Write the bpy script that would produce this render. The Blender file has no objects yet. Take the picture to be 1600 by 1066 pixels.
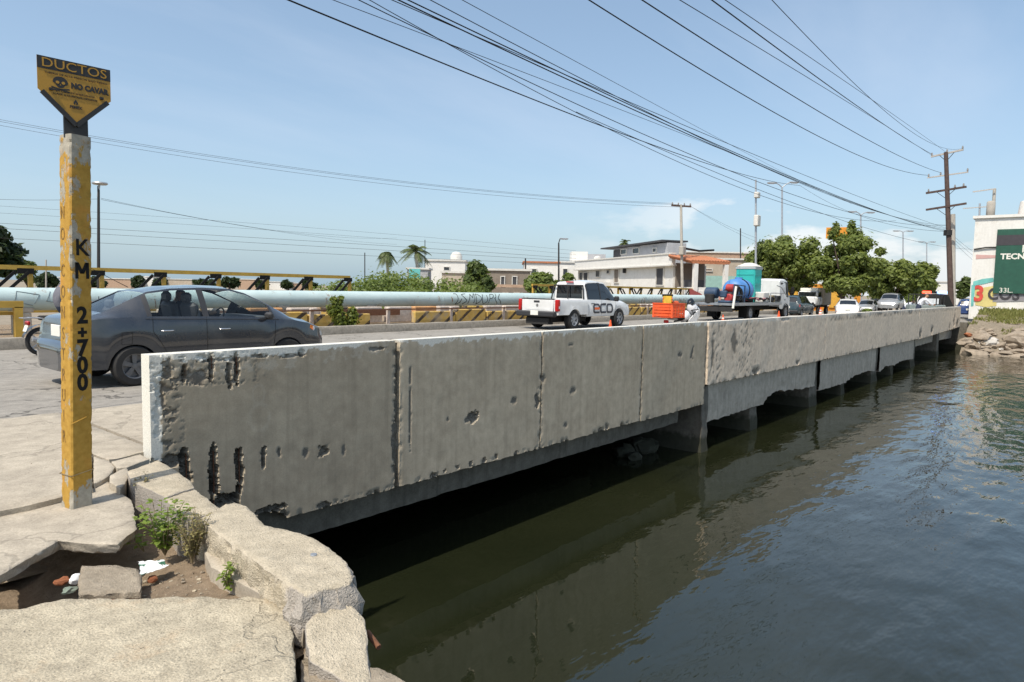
import bpy, bmesh, math, random
import numpy as np
from mathutils import Vector, Matrix, noise as mn
from mathutils.geometry import delaunay_2d_cdt
rnd = random.Random(7); nr = np.random.RandomState(11)
PI = math.pi
mn.seed_set(5)
def nvec(p): return Vector((mn.noise(p), mn.noise(p + Vector((31.7, 5.3, 11.9))), mn.noise(p + Vector((-17.1, 43.7, 3.3)))))
S = bpy.context.scene; COL = S.collection
# ---------------------------------------------------------------- camera
F = 1600 * 24 / 36.0; H = 1.55; PHI = math.radians(39.7000403); PIT = math.radians(4.44797790656968); ROLL = .02
_f = Vector((math.cos(PIT) * math.cos(PHI), math.cos(PIT) * math.sin(PHI), -math.sin(PIT)))
_r0 = Vector((math.sin(PHI), -math.cos(PHI), 0)); _u0 = _r0.cross(_f)
RV = math.cos(ROLL) * _r0 + math.sin(ROLL) * _u0; UV = -math.sin(ROLL) * _r0 + math.cos(ROLL) * _u0
cam = bpy.data.objects.new('camera', bpy.data.cameras.new('camera')); COL.objects.link(cam)
cam.data.lens = 24; cam.data.sensor_width = 36; cam.data.clip_end = 4000; cam.data.clip_start = .05
cam.matrix_world = Matrix(((RV.x, UV.x, -_f.x, 0), (RV.y, UV.y, -_f.y, 0), (RV.z, UV.z, -_f.z, H), (0, 0, 0, 1)))
S.camera = cam
# ---------------------------------------------------------------- light
EL, AZ = math.radians(57), math.radians(9)          # shadows run along +X, the sun is behind
to_sun = Vector((-math.cos(EL) * math.cos(AZ), -math.cos(EL) * math.sin(AZ), math.sin(EL)))
sun = bpy.data.lights.new('sun', 'SUN'); sun.energy = 4.0; sun.angle = math.radians(.5); sun.color = (1, .93, .82)
so = bpy.data.objects.new('sun', sun); COL.objects.link(so); so.rotation_euler = to_sun.to_track_quat('Z', 'Y').to_euler()
W = bpy.data.worlds.new('World'); S.world = W; W.use_nodes = True
wt = W.node_tree; wt.nodes.clear()
def wn(t, **k):
    n = wt.nodes.new(t)
    for a, b in k.items(): setattr(n, a, b)
    return n
def wl(a, b): wt.links.new(a, b)
def wmath(op, a, b=None, c=None, clamp=False):
    n = wn('ShaderNodeMath', operation=op, use_clamp=clamp)
    for i, v in enumerate((a, b, c)):
        if v is None: continue
        if isinstance(v, (int, float)): n.inputs[i].default_value = v
        else: wl(v, n.inputs[i])
    return n.outputs[0]
sky = wn('ShaderNodeTexSky', sky_type='NISHITA', sun_disc=False, sun_elevation=EL, sun_rotation=math.radians(270), altitude=0, air_density=1.0, dust_density=2.2, ozone_density=1.6)
tc = wn('ShaderNodeTexCoord'); sp = wn('ShaderNodeSeparateXYZ'); wl(tc.outputs['Generated'], sp.inputs[0])
zc = wmath('MAXIMUM', sp.outputs[2], .02); zz = wmath('ADD', zc, .10)
cb = wn('ShaderNodeCombineXYZ'); wl(wmath('DIVIDE', sp.outputs[0], zz), cb.inputs[0]); wl(wmath('DIVIDE', sp.outputs[1], zz), cb.inputs[1])
mp = wn('ShaderNodeMapping'); mp.inputs['Rotation'].default_value = (0, 0, math.radians(-25)); mp.inputs['Scale'].default_value = (.35, .9, 1); mp.inputs['Location'].default_value = (3.1, 1.7, 0)
wl(cb.outputs[0], mp.inputs[0])
cn = wn('ShaderNodeTexNoise'); cn.inputs['Scale'].default_value = 1.0; cn.inputs['Detail'].default_value = 7; cn.inputs['Roughness'].default_value = .55; wl(mp.outputs[0], cn.inputs[0])
cir = wmath('MULTIPLY', wmath('SUBTRACT', cn.outputs[0], .45), 2.2, clamp=True)
cir = wmath('MULTIPLY', cir, wmath('MULTIPLY', wmath('SUBTRACT', sp.outputs[2], .06), 4.0, clamp=True))
# low cumulus bank over the horizon down the road
pn = wn('ShaderNodeTexNoise'); pn.inputs['Scale'].default_value = 5.5; pn.inputs['Detail'].default_value = 8; pn.inputs['Roughness'].default_value = .55
m2 = wn('ShaderNodeMapping'); m2.inputs['Scale'].default_value = (1, 1, 2.6); m2.inputs['Location'].default_value = (.35, .2, .0); wl(tc.outputs['Generated'], m2.inputs[0]); wl(m2.outputs[0], pn.inputs[0])
hi = wmath('SUBTRACT', .105, wmath('MULTIPLY', wmath('SUBTRACT', .55, pn.outputs[0]), .42))
cum = wmath('MULTIPLY', wmath('SUBTRACT', hi, sp.outputs[2]), 30, clamp=True)
side = wmath('MULTIPLY', wmath('SUBTRACT', sp.outputs[0], .80), 7, clamp=True)
cum = wmath('MULTIPLY', wmath('MULTIPLY', cum, side), .62)
hz = wmath('MULTIPLY', wmath('POWER', wmath('SUBTRACT', 1.0, wmath('MAXIMUM', sp.outputs[2], 0), clamp=True), 5.0), .34)
def wmix(fac, a, b):
    n = wn('ShaderNodeMix', data_type='RGBA')
    wl(fac, n.inputs[0])
    if isinstance(a, tuple): n.inputs[6].default_value = a
    else: wl(a, n.inputs[6])
    if isinstance(b, tuple): n.inputs[7].default_value = b
    else: wl(b, n.inputs[7])
    return n.outputs[2]
base = wmix(wmath('ADD', hz, .20), sky.outputs[0], (3.35, 4.75, 5.8, 1))
base = wmix(wmath('MULTIPLY', cir, .6, clamp=True), base, (4.7, 5.2, 6.0, 1))
base = wmix(cum, base, (6.4, 6.3, 6.2, 1))
bg = wn('ShaderNodeBackground'); bg.inputs[1].default_value = .15; wl(base, bg.inputs[0])
wo = wn('ShaderNodeOutputWorld'); wl(bg.outputs[0], wo.inputs[0])
S.view_settings.view_transform = 'Standard'; S.view_settings.look = 'None'; S.view_settings.exposure = .18; S.view_settings.gamma = 1
S.view_settings.use_curve_mapping = False
S.render.engine = 'CYCLES'; S.cycles.max_bounces = 6; S.cycles.transparent_max_bounces = 12
try: S.cycles.use_denoising = True
except Exception: pass
# ---------------------------------------------------------------- where things stand (world metres; X down the road, Y across it)
def ray(x, y): return _f + RV * ((x - 800) / F) + UV * ((533 - y) / F)
CP = Vector((0, 0, H))
def atZ(x, y, z): d = ray(x, y); return CP + d * ((z - H) / d.z)
def atY(x, y, Y): d = ray(x, y); return CP + d * (Y / d.y)
def atX(x, y, X): d = ray(x, y); return CP + d * (X / d.x)
def at(x, y, D): return CP + ray(x, y) * D
def onwall(x, y, C, a):          # point on the vertical plane through C that runs along heading a (radians)
    n = Vector((-math.sin(a), math.cos(a), 0)); d = ray(x, y); return CP + d * ((C - CP).dot(n) / d.dot(n))
# ---------------------------------------------------------------- mesh helpers
class MB:
    def __init__(s): s.v = []; s.f = []; s.m = []; s.cm = 0
    def add(s, vs, fs):
        o = len(s.v); s.v += [tuple(q) for q in vs]; s.f += [tuple(i + o for i in f) for f in fs]; s.m += [s.cm] * len(fs); return s
    def box(s, c, d, rz=0, bev=0, M=None):
        x, y, z = d[0] / 2, d[1] / 2, d[2] / 2
        if bev:
            b = min(bev, .45 * min(d)); P = []; Fc = []
            sg = [(-1, -1, -1), (1, -1, -1), (1, 1, -1), (-1, 1, -1), (-1, -1, 1), (1, -1, 1), (1, 1, 1), (-1, 1, 1)]
            ix = {}
            for k, (a, e, g) in enumerate(sg):
                for ax in range(3):
                    ix[(k, ax)] = len(P); p = [a * x, e * y, g * z]
                    for o in range(3):
                        if o != ax: p[o] -= (a, e, g)[o] * b
                    P.append(p)
            quads = [(0, (0, 3, 7, 4)), (0, (1, 5, 6, 2)), (1, (0, 4, 5, 1)), (1, (3, 2, 6, 7)), (2, (0, 1, 2, 3)), (2, (4, 7, 6, 5))]
            for ax, q in quads: Fc.append([ix[(k, ax)] for k in q])
            for a, e in ((0, 1), (1, 2), (2, 3), (3, 0), (4, 5), (5, 6), (6, 7), (7, 4), (0, 4), (1, 5), (2, 6), (3, 7)):
                df = [i for i in range(3) if sg[a][i] != sg[e][i]][0]; o = [i for i in range(3) if i != df]
                Fc.append([ix[(a, o[0])], ix[(e, o[0])], ix[(e, o[1])], ix[(a, o[1])]])
            for k in range(8): Fc.append([ix[(k, 0)], ix[(k, 1)], ix[(k, 2)]])
            vs = [Vector(p) for p in P]
        else:
            vs = [Vector(p) for p in ((-x, -y, -z), (x, -y, -z), (x, y, -z), (-x, y, -z), (-x, -y, z), (x, -y, z), (x, y, z), (-x, y, z))]
            Fc = [(0, 3, 2, 1), (4, 5, 6, 7), (0, 1, 5, 4), (1, 2, 6, 5), (2, 3, 7, 6), (3, 0, 4, 7)]
        R = Matrix.Rotation(rz, 3, 'Z') if M is None else M
        return s.add([R @ v + Vector(c) for v in vs], Fc)
    def tube(s, pts, r, n=8, cap=True):
        pts = [Vector(p) for p in pts]; rs = r if isinstance(r, (list, tuple)) else [r] * len(pts)
        vs = []; fs = []; up = None
        for i, p in enumerate(pts):
            t = (pts[min(i + 1, len(pts) - 1)] - pts[max(i - 1, 0)])
            t = t.normalized() if t.length > 1e-9 else Vector((0, 0, 1))
            if up is None: up = t.orthogonal().normalized()
            up = (up - t * up.dot(t)); up = up.normalized() if up.length > 1e-6 else t.orthogonal().normalized()
            w = t.cross(up)
            for k in range(n):
                a = 2 * PI * k / n; vs.append(p + (up * math.cos(a) + w * math.sin(a)) * rs[i])
        for i in range(len(pts) - 1):
            for k in range(n):
                fs.append((i * n + k, i * n + (k + 1) % n, (i + 1) * n + (k + 1) % n, (i + 1) * n + k))
        if cap: fs.append(tuple(range(n - 1, -1, -1))); fs.append(tuple((len(pts) - 1) * n + k for k in range(n)))
        return s.add(vs, fs)
    def bar(s, a, b, w, h):      # square bar from a to b
        a, b = Vector(a), Vector(b); t = (b - a); L = t.length; t.normalize()
        u = Vector((0, 0, 1)).cross(t); u = u.normalized() if u.length > 1e-4 else Vector((1, 0, 0)); v = t.cross(u)
        return s.box((a + b) / 2, (L, w, h), M=Matrix((t, u, v)).transposed())
    def prism(s, poly, z0, z1):
        n = len(poly); vs = [(p[0], p[1], z0) for p in poly] + [(p[0], p[1], z1) for p in poly]
        fs = [tuple(range(n - 1, -1, -1)), tuple(range(n, 2 * n))] + [(i, (i + 1) % n, n + (i + 1) % n, n + i) for i in range(n)]
        return s.add(vs, fs)
    def slabpoly(s, pts, d):     # planar polygon of 3D points thickened by vector d
        pts = [Vector(p) for p in pts]; n = len(pts); d = Vector(d); vs = pts + [p + d for p in pts]
        fs = [tuple(range(n)), tuple(range(2 * n - 1, n - 1, -1))] + [((i + 1) % n, i, n + i, n + (i + 1) % n) for i in range(n)]
        return s.add(vs, fs)
    def lathe(s, prof, c=(0, 0, 0), axis='Z', n=20):
        vs = []; fs = []; m = len(prof); c = Vector(c)
        for k in range(n):
            a = 2 * PI * k / n
            for r, h in prof:
                p = Vector((r * math.cos(a), r * math.sin(a), h))
                if axis == 'Y': p = Vector((p.x, p.z, p.y))
                if axis == 'X': p = Vector((p.z, p.x, p.y))
                vs.append(c + p)
        for k in range(n):
            for i in range(m - 1):
                fs.append((k * m + i, ((k + 1) % n) * m + i, ((k + 1) % n) * m + i + 1, k * m + i + 1))
        return s.add(vs, fs)
    def grid(s, P):              # P[i][j] points
        a, b = len(P), len(P[0])
        return s.add([q for r in P for q in r], [(i * b + j, (i + 1) * b + j, (i + 1) * b + j + 1, i * b + j + 1) for i in range(a - 1) for j in range(b - 1)])
    def build(s, name, mat, parent=None, smooth=None, local=False, attrs=None):
        off = Vector((0, 0, 0)); q = parent
        while q is not None and not local: off += q.location; q = q.parent
        me = bpy.data.meshes.new(name)
        V = [(p[0] - off.x, p[1] - off.y, p[2] - off.z) for p in s.v] if not local else s.v
        me.from_pydata(V, [], s.f)
        mats = mat if isinstance(mat, (list, tuple)) else [mat]
        for m in mats: me.materials.append(m)
        if len(mats) > 1: me.polygons.foreach_set('material_index', s.m)
        if smooth is not None:
            me.polygons.foreach_set('use_smooth', [True] * len(me.polygons)); me.set_sharp_from_angle(angle=math.radians(smooth))
        for k, vals in (attrs or {}).items():
            a = me.attributes.new(k, 'FLOAT', 'POINT'); a.data.foreach_set('value', np.asarray(vals, np.float32))
        bm = bmesh.new(); bm.from_mesh(me); bmesh.ops.recalc_face_normals(bm, faces=bm.faces); bm.to_mesh(me); bm.free()
        o = bpy.data.objects.new(name, me); COL.objects.link(o)
        if parent is not None: o.parent = parent
        return o
def tag(o, label=None, cat=None, group=None, kind=None):
    if label: o['label'] = label
    if cat: o['category'] = cat
    if group: o['group'] = group
    if kind: o['kind'] = kind
    return o
def thing(name, label, cat, loc=(0, 0, 0), rz=0, group=None):
    o = bpy.data.objects.new(name, None); COL.objects.link(o); o.location = loc; o.rotation_euler = (0, 0, rz)
    return tag(o, label, cat, group)
def copy_tree(o, parent=None):
    c = o.copy(); COL.objects.link(c); c.parent = parent
    for ch in list(o.children): copy_tree(ch, c)
    return c
def box1(name, mat, parent, c, d, **k): return MB().box(c, d, **k).build(name, mat, parent)
def quads_mesh(name, Q, mat, parent, off=(0, 0, 0), rnda=None):   # Q: (n,4,3) array of leaf quads
    n = len(Q); me = bpy.data.meshes.new(name); me.vertices.add(4 * n); me.loops.add(4 * n); me.polygons.add(n)
    me.vertices.foreach_set('co', (Q.reshape(-1, 3) - np.asarray(off)).astype(np.float32).ravel())
    me.loops.foreach_set('vertex_index', np.arange(4 * n, dtype=np.int32))
    me.polygons.foreach_set('loop_start', np.arange(0, 4 * n, 4, dtype=np.int32)); me.polygons.foreach_set('loop_total', np.full(n, 4, np.int32))
    me.update(calc_edges=True); me.materials.append(mat)
    a = me.attributes.new('tint', 'FLOAT', 'POINT'); a.data.foreach_set('value', np.repeat(nr.rand(n) if rnda is None else rnda, 4).astype(np.float32))
    o = bpy.data.objects.new(name, me); COL.objects.link(o)
    if parent is not None: o.parent = parent
    return o
def text(body, size, mat, parent, loc, right, up, name='lettering', align='CENTER', ext=.001, sx=1, bold=0, local=False, shear=0):
    cu = bpy.data.curves.new(name, 'FONT'); cu.body = body; cu.size = size; cu.align_x = align; cu.align_y = 'CENTER'; cu.extrude = ext; cu.offset = bold; cu.resolution_u = 3; cu.shear = shear
    tmp = bpy.data.objects.new(name + '_curve', cu); COL.objects.link(tmp); me = bpy.data.meshes.new_from_object(tmp); bpy.data.objects.remove(tmp); bpy.data.curves.remove(cu)
    me.materials.clear(); me.materials.append(mat); o = bpy.data.objects.new(name, me); COL.objects.link(o)
    off = Vector((0, 0, 0)); q = parent
    while q is not None and not local: off += q.location; q = q.parent
    R = Vector(right).normalized(); U = Vector(up).normalized(); N = R.cross(U); p = Vector(loc) - off
    o.matrix_basis = Matrix(((R.x * sx, U.x, N.x, p.x), (R.y * sx, U.y, N.y, p.y), (R.z * sx, U.z, N.z, p.z), (0, 0, 0, 1)))
    if parent is not None: o.parent = parent
    return o
# ---------------------------------------------------------------- materials
class NT:
    def __init__(s, name):
        s.m = bpy.data.materials.new(name); s.m.use_nodes = True; s.t = s.m.node_tree; s.b = s.t.nodes['Principled BSDF']; s.out = s.t.nodes['Material Output']
        s.tc = s.n('ShaderNodeTexCoord'); s.co = s.tc.outputs['Object']
    def n(s, t, **k):
        n = s.t.nodes.new(t)
        for a, b in k.items(): setattr(n, a, b)
        return n
    def put(s, inp, v):
        if v is None: return
        if isinstance(v, bpy.types.NodeSocket): s.t.links.new(v, inp)
        else: inp.default_value = v if not isinstance(v, tuple) or len(v) != 3 or inp.type != 'RGBA' else (*v, 1)
    def math(s, op, a, b=None, clamp=False):
        n = s.n('ShaderNodeMath', operation=op, use_clamp=clamp); s.put(n.inputs[0], a); s.put(n.inputs[1], b); return n.outputs[0]
    def map(s, scale, rot=(0, 0, 0), loc=(0, 0, 0)):
        n = s.n('ShaderNodeMapping'); n.inputs['Scale'].default_value = scale; n.inputs['Rotation'].default_value = rot; n.inputs['Location'].default_value = loc
        s.t.links.new(s.co, n.inputs[0]); return n.outputs[0]
    def noise(s, scale, det=4, ro=.55, co=None):
        n = s.n('ShaderNodeTexNoise'); n.inputs['Scale'].default_value = scale; n.inputs['Detail'].default_value = det; n.inputs['Roughness'].default_value = ro
        s.t.links.new(co or s.co, n.inputs[0]); return n.outputs[0]
    def vor(s, scale, feat='F1', co=None, out=0):
        n = s.n('ShaderNodeTexVoronoi', feature=feat); n.inputs['Scale'].default_value = scale; s.t.links.new(co or s.co, n.inputs[0]); return n.outputs[out]
    def ramp(s, v, lo, hi):
        n = s.n('ShaderNodeMapRange'); s.put(n.inputs[0], v); n.inputs[1].default_value = lo; n.inputs[2].default_value = hi; return n.outputs[0]
    def mix(s, fac, a, b, mode='MIX'):
        n = s.n('ShaderNodeMix', data_type='RGBA', blend_type=mode); s.put(n.inputs[0], fac); s.put(n.inputs[6], a); s.put(n.inputs[7], b); return n.outputs[2]
    def attr(s, name): return s.n('ShaderNodeAttribute', attribute_name=name).outputs['Fac']
    def bump(s, h, st, dist=.02, prev=None):
        n = s.n('ShaderNodeBump'); n.inputs['Strength'].default_value = st; n.inputs['Distance'].default_value = dist; s.put(n.inputs['Height'], h)
        if prev is not None: s.t.links.new(prev, n.inputs['Normal'])
        s.t.links.new(n.outputs[0], s.b.inputs['Normal']); return n.outputs[0]
    def fin(s, col, rough=.8, **k):
        s.put(s.b.inputs['Base Color'], col); s.put(s.b.inputs['Roughness'], rough)
        for a, v in k.items(): s.put(s.b.inputs[a.replace('_', ' ')], v)
        return s.m
def plain(name, c, rough=.7, var=.12, scale=4, metal=0, bump=0, spec=.5, coat=0):
    t = NT(name); n = t.noise(scale, 5)
    col = t.mix(t.ramp(n, .3, .7), tuple(x * (1 - var) for x in c), tuple(min(1, x * (1 + var)) for x in c))
    if bump: t.bump(t.noise(scale * 12, 3), bump, .01)
    return t.fin(col, rough, Metallic=float(metal), Specular_IOR_Level=spec, Coat_Weight=float(coat))
def conc(name, c1, c2, c3=None, s=1.0, rough=.92, bump=.5, streak=0., speck=0., pits=0., attrs=(), grain=.22, cracks=0., var=.55, spk=110, tide=False, stones=0.):
    t = NT(name)
    n1 = t.noise(1.3 * s, 6, .6); n2 = t.noise(7 * s, 6, .62); n3 = t.noise(70 * s, 4, .6)
    col = t.mix(t.ramp(n1, .33, .67), c1, c2)
    col = t.mix(var, col, t.mix(t.ramp(n2, .3, .7), tuple(x * .72 for x in c1), tuple(min(1, x * 1.22) for x in c2)))
    g = t.ramp(n3, .28, .72); col = t.mix(1.0, col, t.mix(g, (1 - grain,) * 3, (1 + grain * .6,) * 3), 'MULTIPLY')
    if c3 is not None: col = t.mix(t.math('MULTIPLY', t.ramp(t.noise(2.1 * s, 7, .7, t.map((1, 1, 1), loc=(7, 3, 1))), .55, .74), .75), col, c3)
    if streak:
        sv = t.noise(1.0, 5, .6, t.map((9, 9, .55))); col = t.mix(t.math('MULTIPLY', t.ramp(sv, .5, .75), streak), col, tuple(x * .45 for x in c1))
        sv2 = t.noise(1.0, 5, .6, t.map((5, 5, .4), loc=(3, 8, 2))); col = t.mix(t.math('MULTIPLY', t.ramp(sv2, .55, .8), streak * .6), col, tuple(min(1, x * 1.5) for x in c2))
    hgt = t.math('ADD', t.math('MULTIPLY', n3, .35), n2)
    if speck:
        v = t.vor(spk * s); col = t.mix(t.math('MULTIPLY', t.ramp(v, .28, .12), speck), col, tuple(x * .38 for x in c1)); hgt = t.math('ADD', hgt, t.math('MULTIPLY', v, .25))
    if pits:
        v = t.vor(16 * s); k = t.math('MULTIPLY', t.ramp(v, .17, .05), t.ramp(t.noise(3 * s), .5, .62)); hgt = t.math('SUBTRACT', hgt, t.math('MULTIPLY', k, pits))
        col = t.mix(t.math('MULTIPLY', k, .5), col, tuple(x * .4 for x in c1))
    if cracks:
        w = t.n('ShaderNodeVectorMath', operation='ADD'); t.t.links.new(t.co, w.inputs[0])
        wv = t.n('ShaderNodeTexNoise'); wv.inputs['Scale'].default_value = 2.2; wv.inputs['Detail'].default_value = 6; t.t.links.new(t.co, wv.inputs[0]); t.t.links.new(wv.outputs[1], w.inputs[1])
        v = t.vor(.55 * s, 'DISTANCE_TO_EDGE', w.outputs[0]); k = t.ramp(v, .012, .004); col = t.mix(t.math('MULTIPLY', k, cracks), col, tuple(x * .25 for x in c1)); hgt = t.math('SUBTRACT', hgt, k)
    if stones:   # aggregate showing in the worn face
        bw = t.n('ShaderNodeRGBToBW'); t.t.links.new(t.vor(48 * s, 'F1', None, 1), bw.inputs[0]); fd = t.ramp(t.vor(48 * s), .5, .25)
        col = t.mix(t.math('MULTIPLY', fd, stones), col, t.mix(t.ramp(bw.outputs[0], .2, .8), tuple(x * .55 for x in c1), tuple(min(1, x * 1.35) for x in c2))); hgt = t.math('ADD', hgt, t.math('MULTIPLY', fd, stones * .5))
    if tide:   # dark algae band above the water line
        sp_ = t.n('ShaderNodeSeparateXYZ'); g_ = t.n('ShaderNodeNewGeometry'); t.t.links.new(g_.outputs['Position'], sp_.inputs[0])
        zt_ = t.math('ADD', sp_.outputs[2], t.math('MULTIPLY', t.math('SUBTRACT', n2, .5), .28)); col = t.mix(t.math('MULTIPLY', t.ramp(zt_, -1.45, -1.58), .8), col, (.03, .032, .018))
    for a, c in attrs:
        col = t.mix(t.attr(a), col, t.mix(1.0, c, t.mix(g, (.7,) * 3, (1.1,) * 3), 'MULTIPLY'))
    t.bump(hgt, bump, .02)
    return t.fin(col, rough, Specular_IOR_Level=.25)
def leafmat(name, c1, c2, tr=.35):
    t = NT(name); a = t.attr('tint'); col = t.mix(t.math('ADD', t.math('MULTIPLY', a, .7), t.math('MULTIPLY', t.noise(.9, 3), .4)), c1, c2)
    t.fin(col, .55, Specular_IOR_Level=.35)
    d = t.n('ShaderNodeBsdfTranslucent'); t.put(d.inputs[0], t.mix(.5, col, (c2[0] * 1.6, c2[1] * 1.6, c2[2] * .7)))
    m = t.n('ShaderNodeMixShader'); m.inputs[0].default_value = tr; t.t.links.new(t.b.outputs[0], m.inputs[1]); t.t.links.new(d.outputs[0], m.inputs[2]); t.t.links.new(m.outputs[0], t.out.inputs[0])
    return t.m
def paint_glossy(name, c, rough=.25, coat=.6, metal=0.):
    t = NT(name); n = t.noise(3, 5); col = t.mix(t.ramp(n, .3, .75), tuple(x * .9 for x in c), tuple(min(1, x * 1.06) for x in c))
    dust = t.ramp(t.noise(1.7, 6, .65, t.map((1, 1, 1), loc=(4, 1, 9))), .45, .75)
    col = t.mix(t.math('MULTIPLY', dust, .10), col, (.45, .4, .33))
    return t.fin(col, t.math('ADD', t.math('MULTIPLY', dust, .15), rough), Coat_Weight=coat, Coat_Roughness=.08, Metallic=metal)
def glassy(name, c=(.01, .012, .014), rough=.04): return NT(name).fin(c, rough, Specular_IOR_Level=.7)
def seethrough(name, tint=(.84, .88, .87)):
    t = NT(name); tr = t.n('ShaderNodeBsdfTransparent'); tr.inputs[0].default_value = (*tint, 1); g = t.n('ShaderNodeBsdfGlossy'); g.inputs[1].default_value = .02
    fr = t.n('ShaderNodeLayerWeight'); fr.inputs[0].default_value = .5; m = t.n('ShaderNodeMixShader')
    t.t.links.new(t.math('ADD', t.math('MULTIPLY', t.math('POWER', fr.outputs[1], 4.0), .7), .05, True), m.inputs[0]); t.t.links.new(tr.outputs[0], m.inputs[1]); t.t.links.new(g.outputs[0], m.inputs[2]); t.t.links.new(m.outputs[0], t.out.inputs[0])
    return t.m
def emis(name, c, st):
    t = NT(name); t.put(t.b.inputs['Emission Color'], c); t.b.inputs['Emission Strength'].default_value = st; return t.fin(c, .3)
K = {}
K['slab'] = conc('sidewalk_concrete', (.38, .33, .26), (.455, .40, .315), (.33, .285, .225), bump=.25, cracks=.3, var=.5, speck=.25, pits=.4)
K['slab2'] = conc('rough_concrete', (.37, .32, .235), (.52, .455, .335), (.43, .315, .20), bump=.6, speck=.55, pits=1.4, s=1.6, grain=.34, spk=42, cracks=.2, stones=.25)
K['block'] = conc('aggregate_concrete', (.42, .36, .262), (.53, .46, .345), (.36, .305, .22), bump=.7, speck=.4, pits=1.0, s=1.5, stones=.32, attrs=(('spall', (.40, .36, .31)),))
K['chunk'] = conc('chunk_concrete', (.36, .30, .22), (.44, .37, .28), (.3, .24, .18), bump=1.0, speck=.5, pits=1.0, s=2)
K['dirt'] = conc('dirt', (.27, .20, .13), (.36, .275, .19), (.20, .15, .10), bump=1.0, speck=.5, s=2.5)
K['road'] = conc('road_surface', (.265, .245, .215), (.33, .305, .265), (.21, .195, .175), bump=.45, speck=.35, s=.8, cracks=.75)
K['kerb'] = conc('kerb_concrete', (.28, .25, .21), (.38, .34, .28), (.17, .15, .12), bump=.6, speck=.4, s=1.5)
def panelmat(nm, k): return conc(nm, tuple(c * k for c in (.41, .34, .245)), tuple(c * k for c in (.51, .435, .32)), tuple(c * k for c in (.31, .265, .195)), bump=.08, streak=.34, speck=.12, grain=.12, var=.42, attrs=(('spall', (.20, .175, .14)), ('paint', (.74, .72, .64))))
K['panel'] = panelmat('panel_concrete', 1.0); K['panel_dark'] = panelmat('dark_panel_concrete', .82)
K['panel_far'] = conc('weathered_render', (.72, .58, .43), (.82, .68, .52), (.60, .48, .36), bump=.3, streak=.3, speck=.3, attrs=(('spall', (.27, .23, .18)), ('paint', (.74, .69, .60))))
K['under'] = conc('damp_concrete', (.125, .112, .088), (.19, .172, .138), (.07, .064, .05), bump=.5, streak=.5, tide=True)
K['apron'] = conc('apron_concrete', (.44, .385, .305), (.53, .47, .38), (.32, .28, .225), bump=.4, streak=.5, speck=.2, tide=True)
K['white'] = plain('white_paint', (.74, .72, .64), .75, .08, 3, bump=.15)
K['black'] = plain('black_paint', (.014, .013, .012), .7, spec=.2)
K['dark'] = plain('dark_steel', (.03, .029, .028), .6, spec=.3)
K['rust'] = plain('rust', (.16, .07, .035), .9, .3, 20, bump=.4)
K['galv'] = plain('galvanised_steel', (.42, .43, .44), .45, .1, 6, metal=.6)
K['chrome'] = plain('bright_metal', (.7, .7, .72), .18, .03, 4, metal=1)
K['rubber'] = plain('tyre_rubber', (.022, .021, .02), .85, .2, 20)
K['plastic'] = plain('black_plastic', (.03, .03, .032), .55, .1, 10)
K['trim'] = plain('dark_grey_plastic', (.07, .07, .075), .6, .1, 10)
K['glass'] = glassy('dark_glass')
K['clear'] = seethrough('car_window_glass')
K['red_lens'] = plain('red_lens', (.42, .012, .012), .15, .1, 8, spec=.6)
K['amber'] = plain('amber_lens', (.75, .20, .02), .2, .1, 8)
K['lens'] = plain('clear_lens', (.62, .63, .64), .12, .1, 8)
K['orange'] = plain('orange_plastic', (.78, .10, .022), .5, .12, 6)
K['bark'] = plain('bark', (.085, .062, .045), .95, .3, 14, bump=.8)
K['conc_pole'] = plain('pole_concrete', (.40, .37, .32), .9, .12, 2, bump=.2)
K['leaf_a'] = leafmat('almond_leaves', (.055, .09, .018), (.24, .28, .07))
K['leaf_d'] = leafmat('dark_leaves', (.016, .03, .010), (.045, .07, .02))
K['leaf_m'] = leafmat('mangrove_leaves', (.075, .115, .025), (.20, .25, .065))
K['leaf_g'] = leafmat('shrub_leaves', (.04, .07, .018), (.13, .17, .045))
K['leaf_w'] = leafmat('weed_leaves', (.13, .20, .035), (.26, .34, .07), .4)
K['palm'] = leafmat('palm_fronds', (.05, .075, .025), (.14, .17, .06), .2)
K['drystem'] = plain('dry_stem', (.22, .17, .09), .9, .2, 20)
K['skin'] = plain('skin', (.30, .16, .09), .6, .08, 12)
K['hair'] = plain('hair', (.012, .010, .009), .6)
# ================================================================ the setting
WZ = -1.85
def sheet(name, mat, quads, kind='structure'):
    b = MB()
    for q in quads: b.add(q, [(0, 1, 2, 3)])
    return tag(b.build(name, mat), kind=kind)
# water of the canal
t = NT('canal_water')
n1 = t.noise(1.0, 3, .5, t.map((1.3, 3.4, 1), (0, 0, math.radians(28)))); n2 = t.noise(1.0, 2, .5, t.map((3.4, 8, 1), (0, 0, math.radians(40)), (3, 1, 0)))
n3 = t.noise(1.0, 2, .5, t.map((.55, 1.1, 1), (0, 0, math.radians(15)), (9, 1, 0)))
spx = t.n('ShaderNodeSeparateXYZ'); t.t.links.new(t.co, spx.inputs[0])
far = t.math('ADD', t.math('MULTIPLY', t.ramp(spx.outputs[1], 5.0, 1.0), .75), t.math('MULTIPLY', t.ramp(spx.outputs[0], 6, 24), .5))
amp = t.math('MULTIPLY', t.math('ADD', far, .10), t.math('ADD', t.ramp(t.noise(.22, 3), .3, .65), .35))
t.bump(t.math('MULTIPLY', t.math('ADD', t.math('ADD', n1, t.math('MULTIPLY', n2, .14)), t.math('MULTIPLY', n3, 1.6)), amp), .29, .10)
scum = t.math('MULTIPLY', t.ramp(t.noise(2.4, 7, .7), .56, .72), t.ramp(t.noise(.5, 2), .5, .62))
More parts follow.
